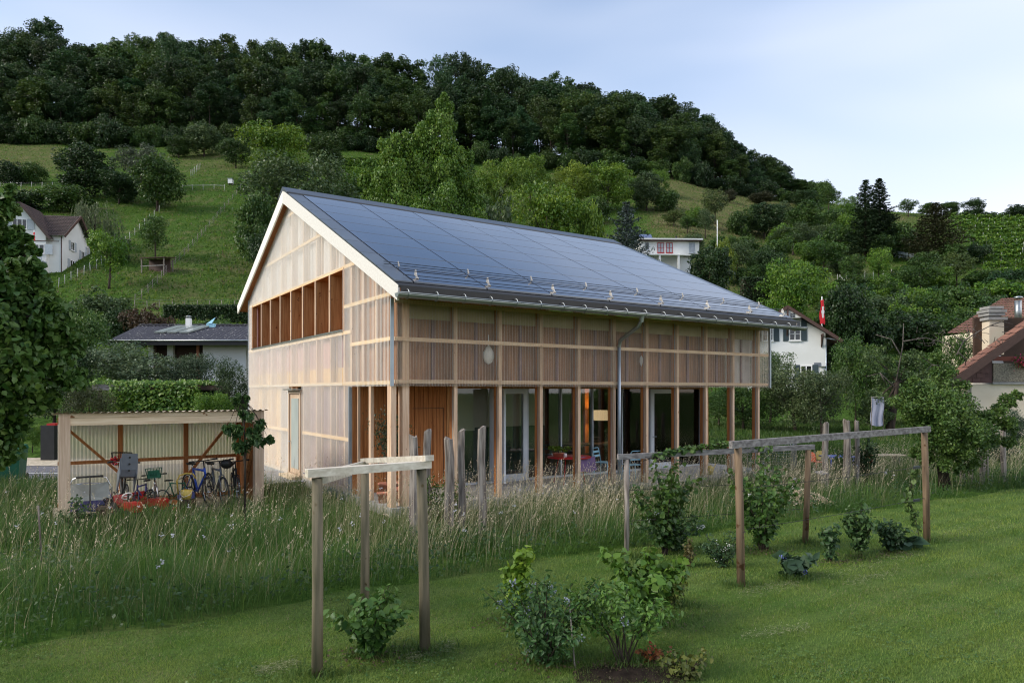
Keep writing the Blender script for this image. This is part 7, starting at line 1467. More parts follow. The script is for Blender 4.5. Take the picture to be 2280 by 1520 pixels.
# near apple tree with heavy low crown
ab = (*at(2105, 1085, 19.4)[:2], 0.0)
lobe_tree('apple_tree', 'near apple tree with bent dark trunk and drooping leafy crown at the right', ab,
    [L3(2055, 872, 19.2, 36), L3(2098, 862, 19.4, 44), L3(2040, 905, 19, 45), L3(2100, 905, 18.8, 62), L3(2150, 908, 19.2, 38), L3(2075, 960, 18.8, 55), L3(2130, 970, 18.9, 58), L3(2185, 960, 19.2, 42), L3(2215, 930, 19.4, 32), L3(2165, 1010, 19.2, 40), L3(2105, 1020, 19.0, 38), L3(2235, 900, 19.6, 20), L3(2252, 950, 19.4, 18), L3(2060, 1005, 19.2, 26), L3(2085, 800, 19.3, 14), L3(2030, 860, 19.2, 16), L3(2262, 880, 19.6, 12), L3(2245, 985, 19.5, 14)],
    5200, 0.085, (0.082, 0.145, 0.030), False, 0.55, 0.11, [([ab, at(2098, 1040, 19.4), at(2120, 1005, 19.4), at(2140, 985, 19.3)], [0.17, 0.14, 0.11, 0.07]), ([at(2120, 1005, 19.4), at(2180, 985, 19.4), at(2225, 950, 19.5)], [0.09, 0.06, 0.02])], 0.4, 0.4, seed=6)
tree_px('garden_tree', 'fine1', 2128, 850, 738, 90, 'mid', 'bush under the red tiled rear roof of the brown gable house', Y=42)
# old apple tree with bare dead limbs behind it
ob = (*at(1985, 985, 37)[:2], 0.3); ob = (ob[0], ob[1], tz(ob[0], ob[1]))
def dead(o):
    mb = MB(); r = lambda p: np.array(p) - np.array(ob)
    for pts in ([(1990, 860), (1960, 830), (1930, 838)], [(1995, 850), (2010, 770), (2012, 720)], [(2005, 790), (1985, 755), (1950, 745)], [(2010, 760), (2060, 752), (2110, 765), (2135, 785)], [(2130, 790), (2145, 760), (2175, 740), (2205, 725), (2245, 728)], [(2000, 880), (2040, 850), (2075, 812), (2055, 795)], [(2075, 812), (2110, 818)], [(2145, 760), (2120, 745)], [(2205, 725), (2230, 715), (2255, 722)], [(2135, 785), (2150, 800), (2148, 830)], [(1960, 830), (1975, 860)]):
        W3 = [r(at(px, py, 36.5 + 0.3 * i)) for i, (px, py) in enumerate(pts)]; mb.tube(W3, [0.038 - 0.02 * i / max(1, len(W3) - 1) for i in range(len(W3))], 6)
    rg = random.Random(2)
    for k in range(46):
        px = rg.uniform(2040, 2240); py = 748 + 0.03 * abs(px - 2150) + rg.uniform(-12, 22); p = Vector(r(at(px, py, 36.6))); q = p + Vector((rg.uniform(-0.5, 0.5), rg.uniform(-0.3, 0.3), rg.uniform(-0.2, 0.5))); mb.tube([p, q], [0.02, 0.006], 4, cap=False)
    mb.build('dead_limbs', M['bark_grey'], o)
lobe_tree('apple_tree', 'old apple tree with bare grey dead limbs in front of the brown gable house', ob,
    [L3(1945, 900, 37, 38), L3(1975, 870, 37.5, 34), L3(2005, 830, 37, 34), L3(1950, 800, 37, 26), L3(2040, 860, 36.8, 34), L3(2075, 840, 37, 34), L3(2110, 860, 37, 30), L3(1960, 930, 36.8, 24), L3(2030, 800, 37, 24)],
    1500, 0.13, (0.070, 0.112, 0.034), False, 0.6, 0.16, [([ob, at(1982, 950, 37), at(1990, 900, 36.9), at(1998, 850, 36.8)], [0.3, 0.24, 0.19, 0.12])], 0.3, 0.3, seed=7, extra=dead)
FN = lambda *a, **k: tree_px(*a, **k)
FN('garden_tree', 'fine0', 1935, 985, 742, 150, 'mid', 'leafy tree behind the old apple tree right of the chalet', Y=43)
FN('garden_tree', 'fine1', 1905, 985, 765, 120, 'mid', 'dense garden tree right of the chalet wall', Y=45)
FN('garden_tree', 'fine0', 1770, 965, 800, 200, (0.085, 0.118, 0.045), 'spreading apple tree in front of the chalet', Y=39)
FN('garden_tree', 'fine1', 1715, 960, 778, 120, 'mid', 'dark leafy bush hiding the left of the chalet', Y=44)
FN('garden_tree', 'fine1', 1830, 975, 820, 150, (0.080, 0.115, 0.042), 'low apple tree right beside the spreading one', Y=37)
FN('garden_tree', 'fine0', 1655, 985, 850, 170, 'mid', 'leafy bush seen between the last terrace posts', Y=40)
FN('garden_shrub', 'fine1', 1600, 990, 870, 120, 'mid', 'bush seen between the terrace posts at the far corner', Y=42, cat='shrub')
FN('garden_tree', 'fine1', 2030, 960, 780, 150, 'mid', 'green tree filling the gap behind the two apple trees', Y=44)
FN('garden_shrub', 'fine0', 2235, 1040, 905, 90, (0.045, 0.078, 0.04), 'dark bush against the cream wall at the right edge', Y=24, cat='shrub')
FN('garden_tree', 'fine0', 345, 905, 758, 280, (0.085, 0.125, 0.06), 'grey-green hazel in front of the bungalow terrace', Y=37)
FN('garden_tree', 'fine1', 275, 900, 765, 130, 'light', 'light green shrub tree at the left end of the bungalow', Y=38)
FN('garden_tree', 'fine1', 425, 905, 785, 140, (0.060, 0.095, 0.045), 'greyish bush in front of the white bungalow wall', Y=36)
FN('garden_tree', 'fine0', 525, 925, 795, 100, (0.05, 0.085, 0.03), 'dark bush between bungalow and timber house', Y=34)
FN('garden_shrub', 'fine1', 480, 930, 870, 110, 'light', 'light green bush behind the shelter roof', Y=31, cat='shrub')
FN('garden_tree', 'fine1', 175, 915, 690, 150, 'mid', 'tall dark shrub between linden and bungalow', Y=40)
FN('garden_tree', 'fine0', 120, 960, 760, 170, 'dark', 'dark shrub behind the linden', Y=34)
FN('garden_shrub', 'fine0', 200, 960, 850, 120, (0.06, 0.075, 0.026), 'brownish shrub at the left end of the ivy carport', Y=32, cat='shrub')
FN('garden_shrub', 'fine1', 72, 1010, 940, 60, 'light', 'light bush at the road behind the linden', Y=28, cat='shrub')
mb = MB(); mb.box(-0.6, 0.6, 0, 0.1, 0, 1.1); x, y, z = at(472, 920, 38); tag(mb.build('red_shutter', M['red'], None, (x, y, z - 0.5)), 'dark red board glimpsed through the bushes by the bungalow', 'board')

# ------------------------------------------------------------------ garden plants with stems
def plant(name, label, base, H, Wd, n, leaf, col, stems=8, aspect=0.6, hexa=True, seed=1, bare=0.15, stem_m='bark', flowers=None, upright=0.5, path=None, cat='shrub', droop=0.4, fl_n=60, var_lo=0.0):
    rng = np.random.default_rng(seed); o = tag(empty(name, base), label, cat); mb = MB(); P = []; D = []
    for s in range(stems):
        a = rng.uniform(0, 6.28); rr = Wd / 2 * math.sqrt(rng.random()); h = H * rng.uniform(0.6, 1.0) * (1 - 0.25 * (rr / (Wd / 2)) ** 2)
        if path is None: pts = [np.array([0.03 * rng.normal(), 0.03 * rng.normal(), -0.03]), np.array([rr * 0.35 * math.cos(a), rr * 0.35 * math.sin(a), h * 0.5]), np.array([rr * math.cos(a), rr * math.sin(a), h])]
        else: pts = [np.array(q) + rng.normal(size=3) * 0.05 * Wd for q in path]
        mb.tube(pts, [0.009 * (0.6 + H * 0.4), 0.006, 0.0025], 5, cap=False) if len(pts) == 3 else mb.tube(pts, 0.006, 5, cap=False)
        m_ = n // stems; t = bare + (1 - bare) * rng.random(m_) ** 0.85; pa = np.array(pts); k = np.minimum((t * (len(pts) - 1)).astype(int), len(pts) - 2); f = (t * (len(pts) - 1) - k)[:, None]
        q = pa[k] * (1 - f) + pa[k + 1] * f; off = unit(rng.normal(size=(m_, 3)) * np.array([1, 1, 0.5])) * (rng.random((m_, 1)) * 0.13 + 0.03) * (0.35 + Wd * 0.55); P.append(q + off); D.append(off)
    P = np.vstack(P); D = unit(np.vstack(D)); kp = P[:, 2] > 0.02; P = P[kp]; D = D[kp]
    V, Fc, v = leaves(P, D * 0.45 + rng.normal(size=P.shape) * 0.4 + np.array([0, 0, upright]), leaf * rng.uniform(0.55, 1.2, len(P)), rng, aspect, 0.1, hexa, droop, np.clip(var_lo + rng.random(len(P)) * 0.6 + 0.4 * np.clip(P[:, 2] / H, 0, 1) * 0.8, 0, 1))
    mb.build('stems', M[stem_m], o); link('foliage', np_mesh(name, V, Fc, M['leaf'], v), o, color=LEAFC[col] if isinstance(col, str) else tuple(c * 0.85 for c in col))
    if flowers:
        k = rng.choice(len(P), min(fl_n, len(P)), replace=False); c = P[k[:max(3, fl_n // 9)]]; Q = c[rng.choice(len(c), fl_n)] + rng.normal(size=(fl_n, 3)) * 0.022 + np.array([0, 0, 0.01]); mb = MB()
        for q in Q: mb.lathe([(0, -0.011), (0.011, 0), (0, 0.011)], tuple(q), 5)
        mb.build(flowers[0], flowers[1], o)['kind'] = 'stuff'
    return o
def gp(px, py): d = -(py - HOR) / F_PX; Y = -EYE / d; return ((px - 1140) / F_PX * Y, Y, 0.0)
M['berry'] = mat('berry', (0.34, 0.37, 0.42), (0.22, 0.25, 0.31), (40, 40, 40), 0.6); M['bloom_blue'] = mat('bloom_blue', (0.16, 0.20, 0.55), (0.2, 0.2, 0.6), (40, 40, 40), 0.7); M['bloom_white'] = mat('bloom_white', (0.75, 0.74, 0.70), (0.7, 0.7, 0.66), (40, 40, 40), 0.7)
plant('raspberry_bush', 'leafy raspberry bush inside the triangular frame', gp(822, 1462), 0.80, 0.85, 1000, 0.085, (0.068, 0.145, 0.026), 13, 0.7, seed=11)
plant('blueberry_bush', 'dark blueberry bush with pale berries at the front', gp(1212, 1478), 1.0, 1.30, 2400, 0.058, (0.054, 0.118, 0.030), 20, 0.5, seed=12, flowers=('berries', M['berry']), fl_n=150, bare=0.1)
plant('blueberry_bush', 'open blueberry bush with long thin stems at the front', gp(1385, 1478), 0.92, 1.08, 1500, 0.064, (0.092, 0.185, 0.030), 12, 0.45, seed=13, bare=0.5, flowers=('berries', M['berry']), fl_n=30)
plant('currant_bush', 'slim currant bush with upright lime-green shoots', gp(1150, 1385), 1.02, 0.45, 700, 0.09, (0.150, 0.260, 0.026), 5, 0.9, seed=14, bare=0.2, var_lo=0.15)
plant('currant_bush', 'wide currant bush with light green shoots behind the blueberries', gp(1430, 1390), 0.98, 1.15, 1500, 0.085, (0.105, 0.205, 0.026), 12, 0.9, seed=15)
plant('currant_shoot', 'tall lime-green shoot of currant before the trellis post', gp(1397, 1380), 1.05, 0.12, 90, 0.07, (0.13, 0.20, 0.03), 2, 0.9, seed=30, bare=0.4)
plant('gooseberry_bush', 'small yellow-green bush on a dark stem in the lawn', gp(1498, 1350), 0.68, 0.5, 800, 0.05, (0.150, 0.195, 0.035), 7, 0.8, seed=16, bare=0.3)
plant('gooseberry_bush', 'small bush with orange tips behind the yellow-green bush', gp(1530, 1260), 0.5, 0.3, 320, 0.045, (0.13, 0.11, 0.035), 5, 0.8, seed=31)
plant('rose_bush', 'low bush with white flowers left of the trellis post', gp(1610, 1262), 0.6, 0.75, 760, 0.055, (0.050, 0.100, 0.032), 9, 0.5, seed=17, flowers=('blossoms', M['bloom_white']), fl_n=40)
b = gp(1700, 1225); plant('blackberry_vine', 'blackberry climbing up between the two right trellises', b, 1.75, 1.25, 1500, 0.085, (0.068, 0.135, 0.024), 14, 0.8, seed=18, flowers=('blossoms', M['bloom_white']), fl_n=30)
b = (2.55, 11.55, 0); plant('blackberry_vine', 'blackberry climbing up the left part of the rear trellis', b, 1.78, 1.15, 1300, 0.085, (0.072, 0.140, 0.024), 12, 0.8, seed=19, flowers=('blossoms', M['bloom_white']), fl_n=30)
F0 = (2.1, 11.4, 1.6); plant('blackberry_shoot', 'blackberry shoots running along the rear grey rail', F0, 0.35, 0.45, 420, 0.085, (0.080, 0.145, 0.030), 4, 0.85, seed=20, path=[(0.1, 0, 0.02), (0.8, 0.25, 0.14), (1.6, 0.55, 0.20), (2.4, 0.8, 0.12)], bare=0.0)
plant('blackberry_bush', 'low blackberry thicket at the edge of the tall grass', gp(1500, 1225), 0.75, 1.3, 1100, 0.07, (0.042, 0.085, 0.024), 14, 0.7, seed=21, flowers=('blossoms', M['bloom_white']), fl_n=30)
plant('borage_plant', 'broad-leaved plant with blue flowers at the trellis foot', gp(1765, 1285), 0.45, 0.7, 120, 0.21, (0.055, 0.105, 0.050), 6, 0.6, seed=22, flowers=('blossoms', M['bloom_blue']), fl_n=70, cat='plant')
plant('raspberry_cane', 'upright raspberry cane in the berry bed, left one', gp(1850, 1250), 0.80, 0.34, 340, 0.085, (0.052, 0.110, 0.034), 5, 0.65, seed=23); plant('raspberry_cane', 'bushy raspberry canes in the middle of the berry bed', gp(1915, 1235), 0.9, 0.62, 800, 0.085, (0.060, 0.118, 0.034), 9, 0.65, seed=24); plant('raspberry_cane', 'low raspberry canes right in the berry bed', gp(1985, 1228), 0.62, 0.62, 560, 0.08, (0.050, 0.102, 0.034), 7, 0.65, seed=25)
plant('grape_vine', 'thin grape vine climbing beside the right trellis post', gp(2035, 1205), 1.3, 0.3, 110, 0.10, (0.090, 0.150, 0.040), 2, 0.95, seed=26, path=[(0.1, 0, 0), (0.02, 0, 0.4), (-0.12, 0, 0.75), (0.02, 0, 1.3)], bare=0.15)
plant('rhubarb_plant', 'low plant with big dark leaves at the right trellis post', gp(2015, 1222), 0.22, 0.6, 26, 0.30, (0.048, 0.098, 0.046), 5, 0.7, seed=27, cat='plant', upright=1.2)
plant('red_leaf_plant', 'small plant with orange-red leaves in the soil bed', gp(1452, 1475), 0.22, 0.28, 110, 0.05, (0.24, 0.075, 0.025), 7, 0.7, seed=28, cat='plant'); plant('strawberry_plant', 'low plant with yellow-green and red leaves at the bed edge', gp(1530, 1512), 0.26, 0.6, 300, 0.055, (0.13, 0.15, 0.03), 12, 0.7, seed=29, cat='plant')
plant('garden_bush', 'light green bush growing around the weathered stakes', at(985, 1150, 13.4)[:2] + (0.0,), 1.25, 1.2, 1900, 0.055, (0.085, 0.155, 0.028), 14, 0.6, seed=32)
plant('ivy_bush', 'dark leafy bush wrapped around the thin stake on the right', at(1930, 1080, 19.3)[:2] + (0.0,), 1.7, 0.75, 1500, 0.07, (0.036, 0.072, 0.022), 12, 0.8, seed=33)
plant('ivy_bush', 'low dark leafy bush between the right stakes', at(1868, 1080, 19.4)[:2] + (0.0,), 1.35, 0.6, 700, 0.07, (0.048, 0.09, 0.026), 9, 0.8, seed=34)
plant('weed_plant', 'leafy green weed at the left shelter post', at(165, 1180, 12.6)[:2] + (0.0,), 0.85, 0.6, 420, 0.075, (0.045, 0.090, 0.028), 9, 0.6, seed=35, cat='plant')
# young cherry tree in front of the shelter
yc = (*at(545, 1100, 13.2)[:2], 0.0); rng = np.random.default_rng(36)
lobe_tree('cherry_sapling', 'young cherry tree with drooping leaves in front of the bicycle shelter', yc, [L3(538, 895, 13.2, 16), L3(548, 925, 13.2, 14), L3(520, 965, 13.1, 18), L3(560, 975, 13.2, 20), L3(582, 950, 13.3, 13), L3(575, 985, 13.2, 12), L3(540, 1000, 13.2, 18), L3(505, 955, 13.1, 10), L3(600, 980, 13.3, 9)], 900, 0.14, (0.048, 0.098, 0.028), True, 0.45, 0.03, [([yc, at(546, 1000, 13.2), at(541, 890, 13.2)], [0.025, 0.02, 0.008])], 0.35, 1.6, seed=36)
for k, (px, py) in enumerate(((540, 1010), (565, 960))): pass
x0, y0, _ = gp(1400, 1497); mb = MB(); n = 28; rg = random.Random(4); ring = [(x0 + (0.86 + 0.16 * rg.random()) * 0.58 * math.cos(2 * math.pi * k / n), y0 - 0.1 + (0.86 + 0.16 * rg.random()) * 0.34 * math.sin(2 * math.pi * k / n), 0.010) for k in range(n)]
mb.add([(x0, y0 - 0.1, 0.05)] + ring, [(0, k + 1, (k + 1) % n + 1) for k in range(n)], 0, True); tag(mb.build('soil_bed', M['soil']), kind='structure')
# ------------------------------------------------------------------ grass
def blades(x, y, z, h, w, rng, lean, az, segs=3, var=None):
    """curved tapering blades; returns V, F(quads), var"""
    n = len(x); t = np.linspace(0, 1, segs + 1); dirx, diry = np.cos(az), np.sin(az); px, py = -np.sin(az + rng.normal(0, 0.6, n)), np.cos(az + rng.normal(0, 0.6, n))
    V = np.zeros((n, segs + 1, 2, 3))
    for i, s in enumerate(t):
        off = lean * h * s ** 1.8; zz = h * (s - 0.35 * lean * s ** 2.2); ww = w * (1 - 0.92 * s ** 1.5) * 0.5
        for k, sg in enumerate((-1, 1)): V[:, i, k, 0] = x + dirx * off + sg * px * ww; V[:, i, k, 1] = y + diry * off + sg * py * ww; V[:, i, k, 2] = z + zz
    b = np.arange(n)[:, None] * (segs + 1) * 2; F = np.vstack([b + np.array([[2 * i, 2 * i + 1, 2 * i + 3, 2 * i + 2]]) for i in range(segs)])
    if var is None: var = rng.random(n)
    return V.reshape(-1, 3), F, np.repeat(var, (segs + 1) * 2)
rng = np.random.default_rng(99)
def in_rect(l, g, l0, l1, g0, g1): return (l > l0) & (l < l1) & (g > g0) & (g < g1)
def shed_lg(x, y): dx = x - S0[0]; dy = y - S0[1]; return dx * EL[0] + dy * EL[1], dx * EG[0] + dy * EG[1]
def free(x, y, m=0.0):
    l, g = lg_of(x, y); a, b = shed_lg(x, y)
    bad = in_rect(l, g, -0.1 - m, 13.2, -0.15 - m, 13.2) | in_rect(a, b, -0.1, SLn + 0.1, -0.05, SD + 0.2) | in_rect(l, g, -1.1, 0, 5.8, 9.3)
    ry = np.interp(x, [q[0] for q in rp], [q[1] for q in rp]); return ~(bad | ((y > ry - 2.2) & (x < -5)))
def visible(x, y, pad=0.06): a = x / np.maximum(y, 0.1); return (np.abs(a) < 0.735 + pad) & (y > 6.0)
# meadow strip: sample in garden coordinates, denser near the camera
def meadow_pts(n, gmin=0.0):
    l = rng.uniform(-15, 27, n); g = rng.uniform(-6.9, 9.0, n); x = HC[0] + EL[0] * l + EG[0] * g; y = HC[1] + EL[1] * l + EG[1] * g
    k = (g > lawn_edge(l) + gmin) & visible(x, y) & free(x, y) & (y < 27); k &= ~((l > 13) & (g > -1.0)); k &= rng.random(n) < np.clip(13.0 / y, 0.25, 1.0) ** 1.2
    k &= ~((g > 0.3) & (l > -0.3)); return x[k], y[k], l[k], g[k]
x, y, l, g = meadow_pts(210000); n = len(x)
edge = np.clip((g - lawn_edge(l)) / 0.8, 0.25, 1.0); patch = 0.78 + 0.38 * np.sin(l * 0.9 + 1.3 + np.sin(g)) * np.sin(g * 1.7 + 0.6 * np.sin(l)) + 0.2 * np.sin(l * 2.9 + g) + 0.12 * np.sin(l * 6.1 - g * 3)
h = rng.uniform(0.28, 0.72, n) * (0.55 + 0.45 * edge) * np.clip(patch, 0.4, 1.25); h *= np.where(l < -7, 0.8, 1.0); tramp = np.clip(1.6 * np.sin(l * 0.7 + 0.5 * g) * np.sin(g * 0.9 - l * 0.3 + 1.0) - 0.7, 0, 1)
front = 1 - np.clip((g - lawn_edge(l)) / 0.9, 0, 1); az = np.where(rng.random(n) < 0.25 + 0.6 * front, rng.normal(math.radians(-55), 0.5, n), rng.uniform(0, 6.28, n)); lean = np.abs(rng.normal(0.45, 0.28, n)) + 0.45 * front + 0.9 * tramp
V, F, v = blades(x, y, np.zeros(n), h, rng.uniform(0.006, 0.013, n), rng, lean, az, 3, np.clip(0.35 + rng.normal(0, 0.2, n) + 0.2 * np.sin(l * 1.3) * np.sin(g), 0, 1))
o = link('meadow_grass', np_mesh('meadow_grass', V, F, M['blade'], v), color=(0.086, 0.166, 0.036)); tag(o, 'tall green meadow grass between lawn and house', 'grass', kind='stuff')
# dry blades among them
x, y, l, g = meadow_pts(70000, 0.3); near_ = (g > -3.6) & (l > -2); kk = near_ | (rng.random(len(x)) < 0.28); x, y, l, g = x[kk], y[kk], l[kk], g[kk]; n = len(x); h = rng.uniform(0.4, 1.0, n)
V, F, v = blades(x, y, np.zeros(n), h, rng.uniform(0.004, 0.008, n), rng, np.abs(rng.normal(0.4, 0.2, n)), rng.normal(math.radians(-20), 1.2, n), 3)
o = link('dry_grass', np_mesh('dry_grass', V, F, M['blade'], v), color=(0.30, 0.285, 0.155)); tag(o, 'straw-coloured dry grass blades in the meadow strip', 'grass', kind='stuff')
# flowering stalks with seed heads
x, y, l, g = meadow_pts(62000, 0.45); wgt = np.clip(0.22 + 0.78 * np.clip((l + 1) / 3, 0, 1) * np.clip((g + 4.2) / 1.5, 0, 1), 0, 1); wgt = wgt * np.clip(0.55 + 0.9 * np.sin(l * 1.3 + np.sin(g * 2)) * np.sin(g * 1.9 + 0.7 * l), 0.1, 1.3); wgt = wgt * np.where(l < -1.5, 0.6, 1.0); k = rng.random(len(x)) < wgt; x, y, l, g = x[k], y[k], l[k], g[k]; n = len(x)
h = rng.uniform(0.55, 1.2, n) * np.where(l < -2, 0.92, 1.0) * np.where((g > -3.2) & (l > -1), 1.12, 1.0); az = rng.normal(math.radians(-15), 0.9, n); lean = np.abs(rng.normal(0.36, 0.22, n))
V1, F1, v1 = blades(x, y, np.zeros(n), h, np.full(n, 0.0045), rng, lean, az, 3, rng.random(n)); Vs, Fs, vs = [V1], [F1], [v1]; off = len(V1)
for j in range(7):
    s = 0.76 + 0.04 * j + 0.01 * rng.normal(size=n); o_ = lean * h * s ** 1.8; P = np.stack([x + np.cos(az) * o_, y + np.sin(az) * o_, h * (s - 0.35 * lean * s ** 2.2)], 1) + rng.normal(size=(n, 3)) * np.array([0.008, 0.008, 0.004])
    Vq, Fq, vq = leaves(P, rng.normal(size=(n, 3)) * np.array([1, 1, 0.2]), rng.uniform(0.028, 0.05, n), rng, 0.28, 0.02, droop=-1.5, var=rng.random(n)); Vs.append(Vq); Fs.append(Fq + off); vs.append(vq); off += len(Vq)
o = link('seed_heads', np_mesh('seed_heads', np.vstack(Vs), np.vstack(Fs), M['blade'], np.concatenate(vs)), color=(0.50, 0.44, 0.30)); tag(o, 'pale seed heads of tall meadow grass', 'grass', kind='stuff')
# small wild flowers and clover leaves at the meadow's foot
x, y, l, g = meadow_pts(26000); k = (g < lawn_edge(l) + 1.0) | (np.sin(l * 1.1 + 2) * np.sin(g * 1.3 + l * 0.4) > 0.45); x, y = x[k], y[k]; n = len(x); P = np.stack([x, y, rng.uniform(0.03, 0.42, n)], 1); V, F, v = leaves(np.repeat(P, 4, 0) + rng.normal(size=(4 * n, 3)) * 0.05, np.array([0, -0.3, 1]) + rng.normal(size=(4 * n, 3)) * 0.5, rng.uniform(0.03, 0.07, 4 * n), rng, 0.8)
o = link('ground_cover', np_mesh('ground_cover', V, F, M['leaf'], v), color=(0.043, 0.085, 0.022)); tag(o, 'low leafy weeds along the lawn edge', 'weeds', kind='stuff')
x, y, l, g = meadow_pts(1500, 0.4); n = len(x); P = np.stack([x, y, rng.uniform(0.45, 0.75, n)], 1); kk = rng.random(n) < 0.30; P = P[kk]; m5 = np.repeat(P, 6, 0) + rng.normal(size=(6 * len(P), 3)) * 0.016; V, F, v = leaves(m5, np.array([0, -0.4, 1]) + rng.normal(size=m5.shape) * 0.5, 0.030, rng, 0.9)
o = link('wild_flowers', np_mesh('wild_flowers', V, F, M['petal'], v), color=(0.55, 0.55, 0.58)); tag(o, 'small whitish wild flowers scattered in the meadow strip', 'flowers', kind='stuff')
# lawn: short blades, mown in bands parallel to the house
N_ = 330000; Yq = 6.1 / (1 - rng.random(N_) * (1 - 6.1 / 19.5)); Xq = rng.uniform(-0.79, 0.79, N_) * Yq; l, g = lg_of(Xq, Yq); k = g < lawn_edge(l) - 0.02; Xq, Yq, l, g = Xq[k], Yq[k], l[k], g[k]; n = len(Xq)
band = np.sin((g + 0.15 * np.sin(l * 0.35)) * 2 * math.pi / 0.55); h = rng.uniform(0.022, 0.05, n) * (1 + 0.18 * band) * np.clip(Yq / 9, 0.9, 1.5); az = np.where(rng.random(n) < 0.5, HYAW + math.pi * (band > 0), rng.uniform(0, 6.28, n)) + rng.normal(0, 0.4, n)
pat = 0.45 + 0.12 * band + 0.3 * np.sin(Xq * 1.9 + 2 * np.sin(Yq * 0.8)) * np.sin(Yq * 2.3 + Xq) + rng.normal(0, 0.3, n)
V, F, v = blades(Xq, Yq, np.full(n, 0.004), h, rng.uniform(0.004, 0.007, n) * np.clip(Yq / 8, 1, 2.2), rng, rng.uniform(0.1, 0.9, n), az, 1, np.clip(pat, 0, 1))
o = link('lawn_grass', np_mesh('lawn_grass', V, F, M['blade'], v), color=(0.135, 0.205, 0.042)); tag(o, 'short mown lawn grass in the foreground', 'grass', kind='stuff')
N2 = 60000; Yq = 6.1 / (1 - rng.random(N2) * (1 - 6.1 / 19.0)); Xq = rng.uniform(-0.79, 0.79, N2) * Yq; l, g = lg_of(Xq, Yq); k = (g < lawn_edge(l) - 0.05) & (np.sin(Xq * 1.1 + 0.7 * np.sin(Yq * 1.9)) * np.sin(Yq * 1.5 + 0.8 * Xq) + rng.normal(0, 0.35, N2) > 0.15); Xq, Yq = Xq[k], Yq[k]; n = len(Xq)
V, F, v = blades(Xq, Yq, np.full(n, 0.006), rng.uniform(0.02, 0.045, n), rng.uniform(0.004, 0.007, n) * np.clip(Yq / 8, 1, 2.2), rng, rng.uniform(0.4, 1.3, n), rng.uniform(0, 6.28, n), 1)
o = link('lawn_dry_grass', np_mesh('lawn_dry_grass', V, F, M['blade'], v), color=(0.222, 0.215, 0.096)); tag(o, 'dry yellowish blades scattered in the lawn', 'grass', kind='stuff')
# longer tufts around posts and plants
cx = np.array([A, B, C_, D, E_, F_, G_] + [gp(822, 1462)[:2], gp(1212, 1478)[:2], gp(1385, 1478)[:2], gp(1430, 1390)[:2], gp(1150, 1385)[:2], gp(1498, 1350)[:2], gp(1915, 1240)[:2], gp(1765, 1290)[:2]]); n = 5200; kc = rng.integers(0, len(cx), n); rr = np.abs(rng.normal(0, 0.13, n)) + 0.04; aa = rng.uniform(0, 6.28, n)
V, F, v = blades(cx[kc, 0] + rr * np.cos(aa) * 1.5, cx[kc, 1] + rr * np.sin(aa), np.full(n, 0.005), rng.uniform(0.06, 0.16, n), rng.uniform(0.005, 0.009, n), rng, rng.uniform(0.2, 0.9, n), rng.uniform(0, 6.28, n), 2); o = link('lawn_tufts', np_mesh('lawn_tufts', V, F, M['blade'], v), color=(0.081, 0.148, 0.030)); tag(o, 'longer grass tufts around the posts and bushes', 'grass', kind='stuff')
# swaths of dry clippings left by the mower
sw_ = [(1800, 1290, 2060, 1235), (1640, 1325, 1780, 1300), (1880, 1300, 2000, 1275), (900, 1470, 1010, 1440), (1300, 1330, 1420, 1320), (2100, 1190, 2260, 1170), (560, 1500, 660, 1480), (1650, 1420, 1800, 1400)]; n = 1900; kc = rng.integers(0, len(sw_), n); q = np.array(sw_, float)[kc]; t = rng.random(n); qx = q[:, 0] + (q[:, 2] - q[:, 0]) * t; qy = q[:, 1] + (q[:, 3] - q[:, 1]) * t + rng.normal(0, 7, n); Yq = EYE * F_PX / (qy - HOR); Xq = (qx - 1140) / F_PX * Yq
V, F, v = blades(Xq, Yq, np.full(n, 0.035), rng.uniform(0.01, 0.03, n), rng.uniform(0.004, 0.007, n) * np.clip(Yq / 8, 1, 1.8), rng, rng.uniform(2.5, 6.0, n), HYAW + rng.normal(0, 0.7, n), 2); o = link('grass_clippings', np_mesh('grass_clippings', V, F, M['blade'], v), color=(0.27, 0.28, 0.15)); tag(o, 'pale dried clippings lying in streaks on the lawn', 'grass', kind='stuff')
# leaf litter under the bushes
lb_ = np.array([gp(1212, 1482)[:2], gp(1385, 1485)[:2], gp(1430, 1395)[:2], gp(822, 1466)[:2], gp(1700, 1232)[:2], gp(1915, 1242)[:2], gp(1985, 1236)[:2], gp(1850, 1255)[:2], gp(1150, 1388)[:2]]); n = 1500; kc = rng.integers(0, len(lb_), n); P = np.stack([lb_[kc, 0] + rng.normal(0, 0.24, n), lb_[kc, 1] + rng.normal(0, 0.15, n), rng.uniform(0.02, 0.05, n)], 1); V, F, v = leaves(P, np.array([0, 0, 1]) + rng.normal(size=P.shape) * 0.3, rng.uniform(0.02, 0.05, n), rng, 0.6); o = link('leaf_litter', np_mesh('leaf_litter', V, F, M['leaf'], v), color=(0.085, 0.062, 0.034)); tag(o, 'brown leaf litter under the berry bushes', 'leaf litter', kind='stuff')
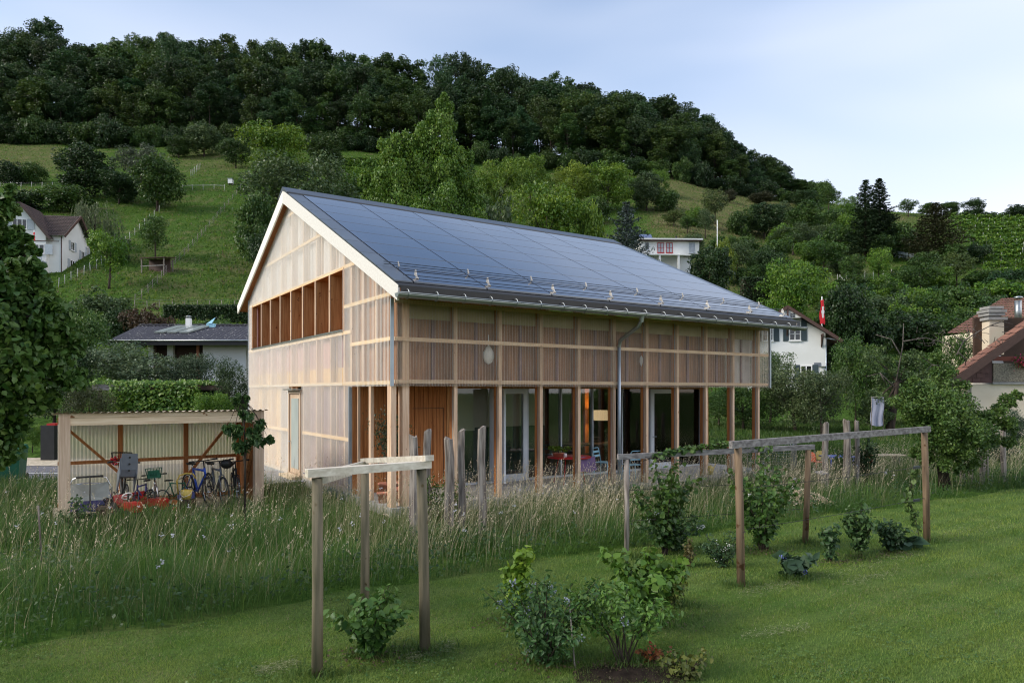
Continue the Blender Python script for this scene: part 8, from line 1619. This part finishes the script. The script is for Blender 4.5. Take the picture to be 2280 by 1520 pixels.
# clover patches patches on the lawn
n = 9000; Yq = 6.1 / (1 - rng.random(n) * (1 - 6.1 / 18)); Xq = rng.uniform(-0.75, 0.75, n) * Yq; cl = np.sin(Xq * 2.3 + 1) * np.sin(Yq * 1.7 + Xq) > 0.25; l, g = lg_of(Xq, Yq); k = (g < lawn_edge(l) - 0.05) & cl; Xq, Yq = Xq[k], Yq[k]; P = np.stack([Xq, Yq, rng.uniform(0.02, 0.05, len(Xq))], 1); P = np.repeat(P, 3, 0) + rng.normal(size=(3 * len(P), 3)) * np.array([0.02, 0.02, 0.004])
V, F, v = leaves(P, np.array([0, 0, 1]) + rng.normal(size=P.shape) * 0.35, rng.uniform(0.014, 0.03, len(P)), rng, 0.9); o = link('clover', np_mesh('clover', V, F, M['leaf'], v), color=(0.089, 0.163, 0.033)); tag(o, 'clover patches in the lawn', 'clover', kind='stuff')
# rough grass of the orchard beyond the house on the right and behind the shelter
def tuft_field(name, label, N, fx, fy, hlo, hhi, col, seed, wlo=0.02, whi=0.05):
    r = np.random.default_rng(seed); x, y = fx(r, N), fy(r, N); k = free(x, y) & visible(x, y, 0.05); x, y = x[k], y[k]; n = len(x); z = terr(x, y); V, F, v = blades(x, y, z, r.uniform(hlo, hhi, n), r.uniform(wlo, whi, n), r, np.abs(r.normal(0.35, 0.2, n)), r.uniform(0, 6.28, n), 2)
    tag(link(name, np_mesh(name, V, F, M['blade'], v), color=col), label, 'grass', kind='stuff')
tuft_field('orchard_grass', 'rough green grass under the garden trees right of the house', 60000, lambda r, N: r.uniform(4, 36, N), lambda r, N: r.uniform(19.5, 46, N), 0.08, 0.28, (0.053, 0.103, 0.021), 5)
tuft_field('verge_grass', 'rough grass between the linden and the road', 26000, lambda r, N: r.uniform(-18, -6, N), lambda r, N: r.uniform(12, 22, N), 0.10, 0.4, (0.046, 0.085, 0.021), 6, 0.01, 0.03)

# tufty grass of the steep slope, so that the fields have a nap of their own
r = np.random.default_rng(17); n = 260000; Yq = 55 + 160 * r.random(n) ** 1.1; Xq = r.uniform(-0.75, 0.78, n) * Yq; z = terr(Xq, Yq); py = HOR - (z - EYE) / Yq * F_PX; px = 1140 + F_PX * Xq / Yq
k = ~((px > 640) & (px < 1250) & (py > 520)); Xq, Yq, z, px, py = Xq[k], Yq[k], z[k], px[k], py[k]
dryq = np.clip(0.6 * ((px > 1440) & (px < 1800) & (py > 375) & (py < 520)) + 0.3 * ((px > 1480) & (px < 1960) & (py >= 500) & (py < 660)) + 0.35 * ((px < 140) & (py < 385)) + r.normal(0, 0.25, len(px)), 0, 1); isd = r.random(len(px)) < dryq * 0.8
for nm, sel, col, lab in (('slope_grass', ~isd, (0.076, 0.148, 0.021), 'green tufty grass covering the steep slope'), ('slope_dry_grass', isd, (0.175, 0.152, 0.076), 'dry khaki grass on the right part of the slope')):
    m_ = sel.sum(); V, F, v = blades(Xq[sel], Yq[sel], z[sel] - 0.03, r.uniform(0.12, 0.42, m_), r.uniform(0.08, 0.26, m_), r, np.abs(r.normal(0.5, 0.3, m_)), r.uniform(0, 6.28, m_), 1)
    tag(link(nm, np_mesh(nm, V, F, M['blade'], v), color=col), lab, 'grass', kind='stuff')
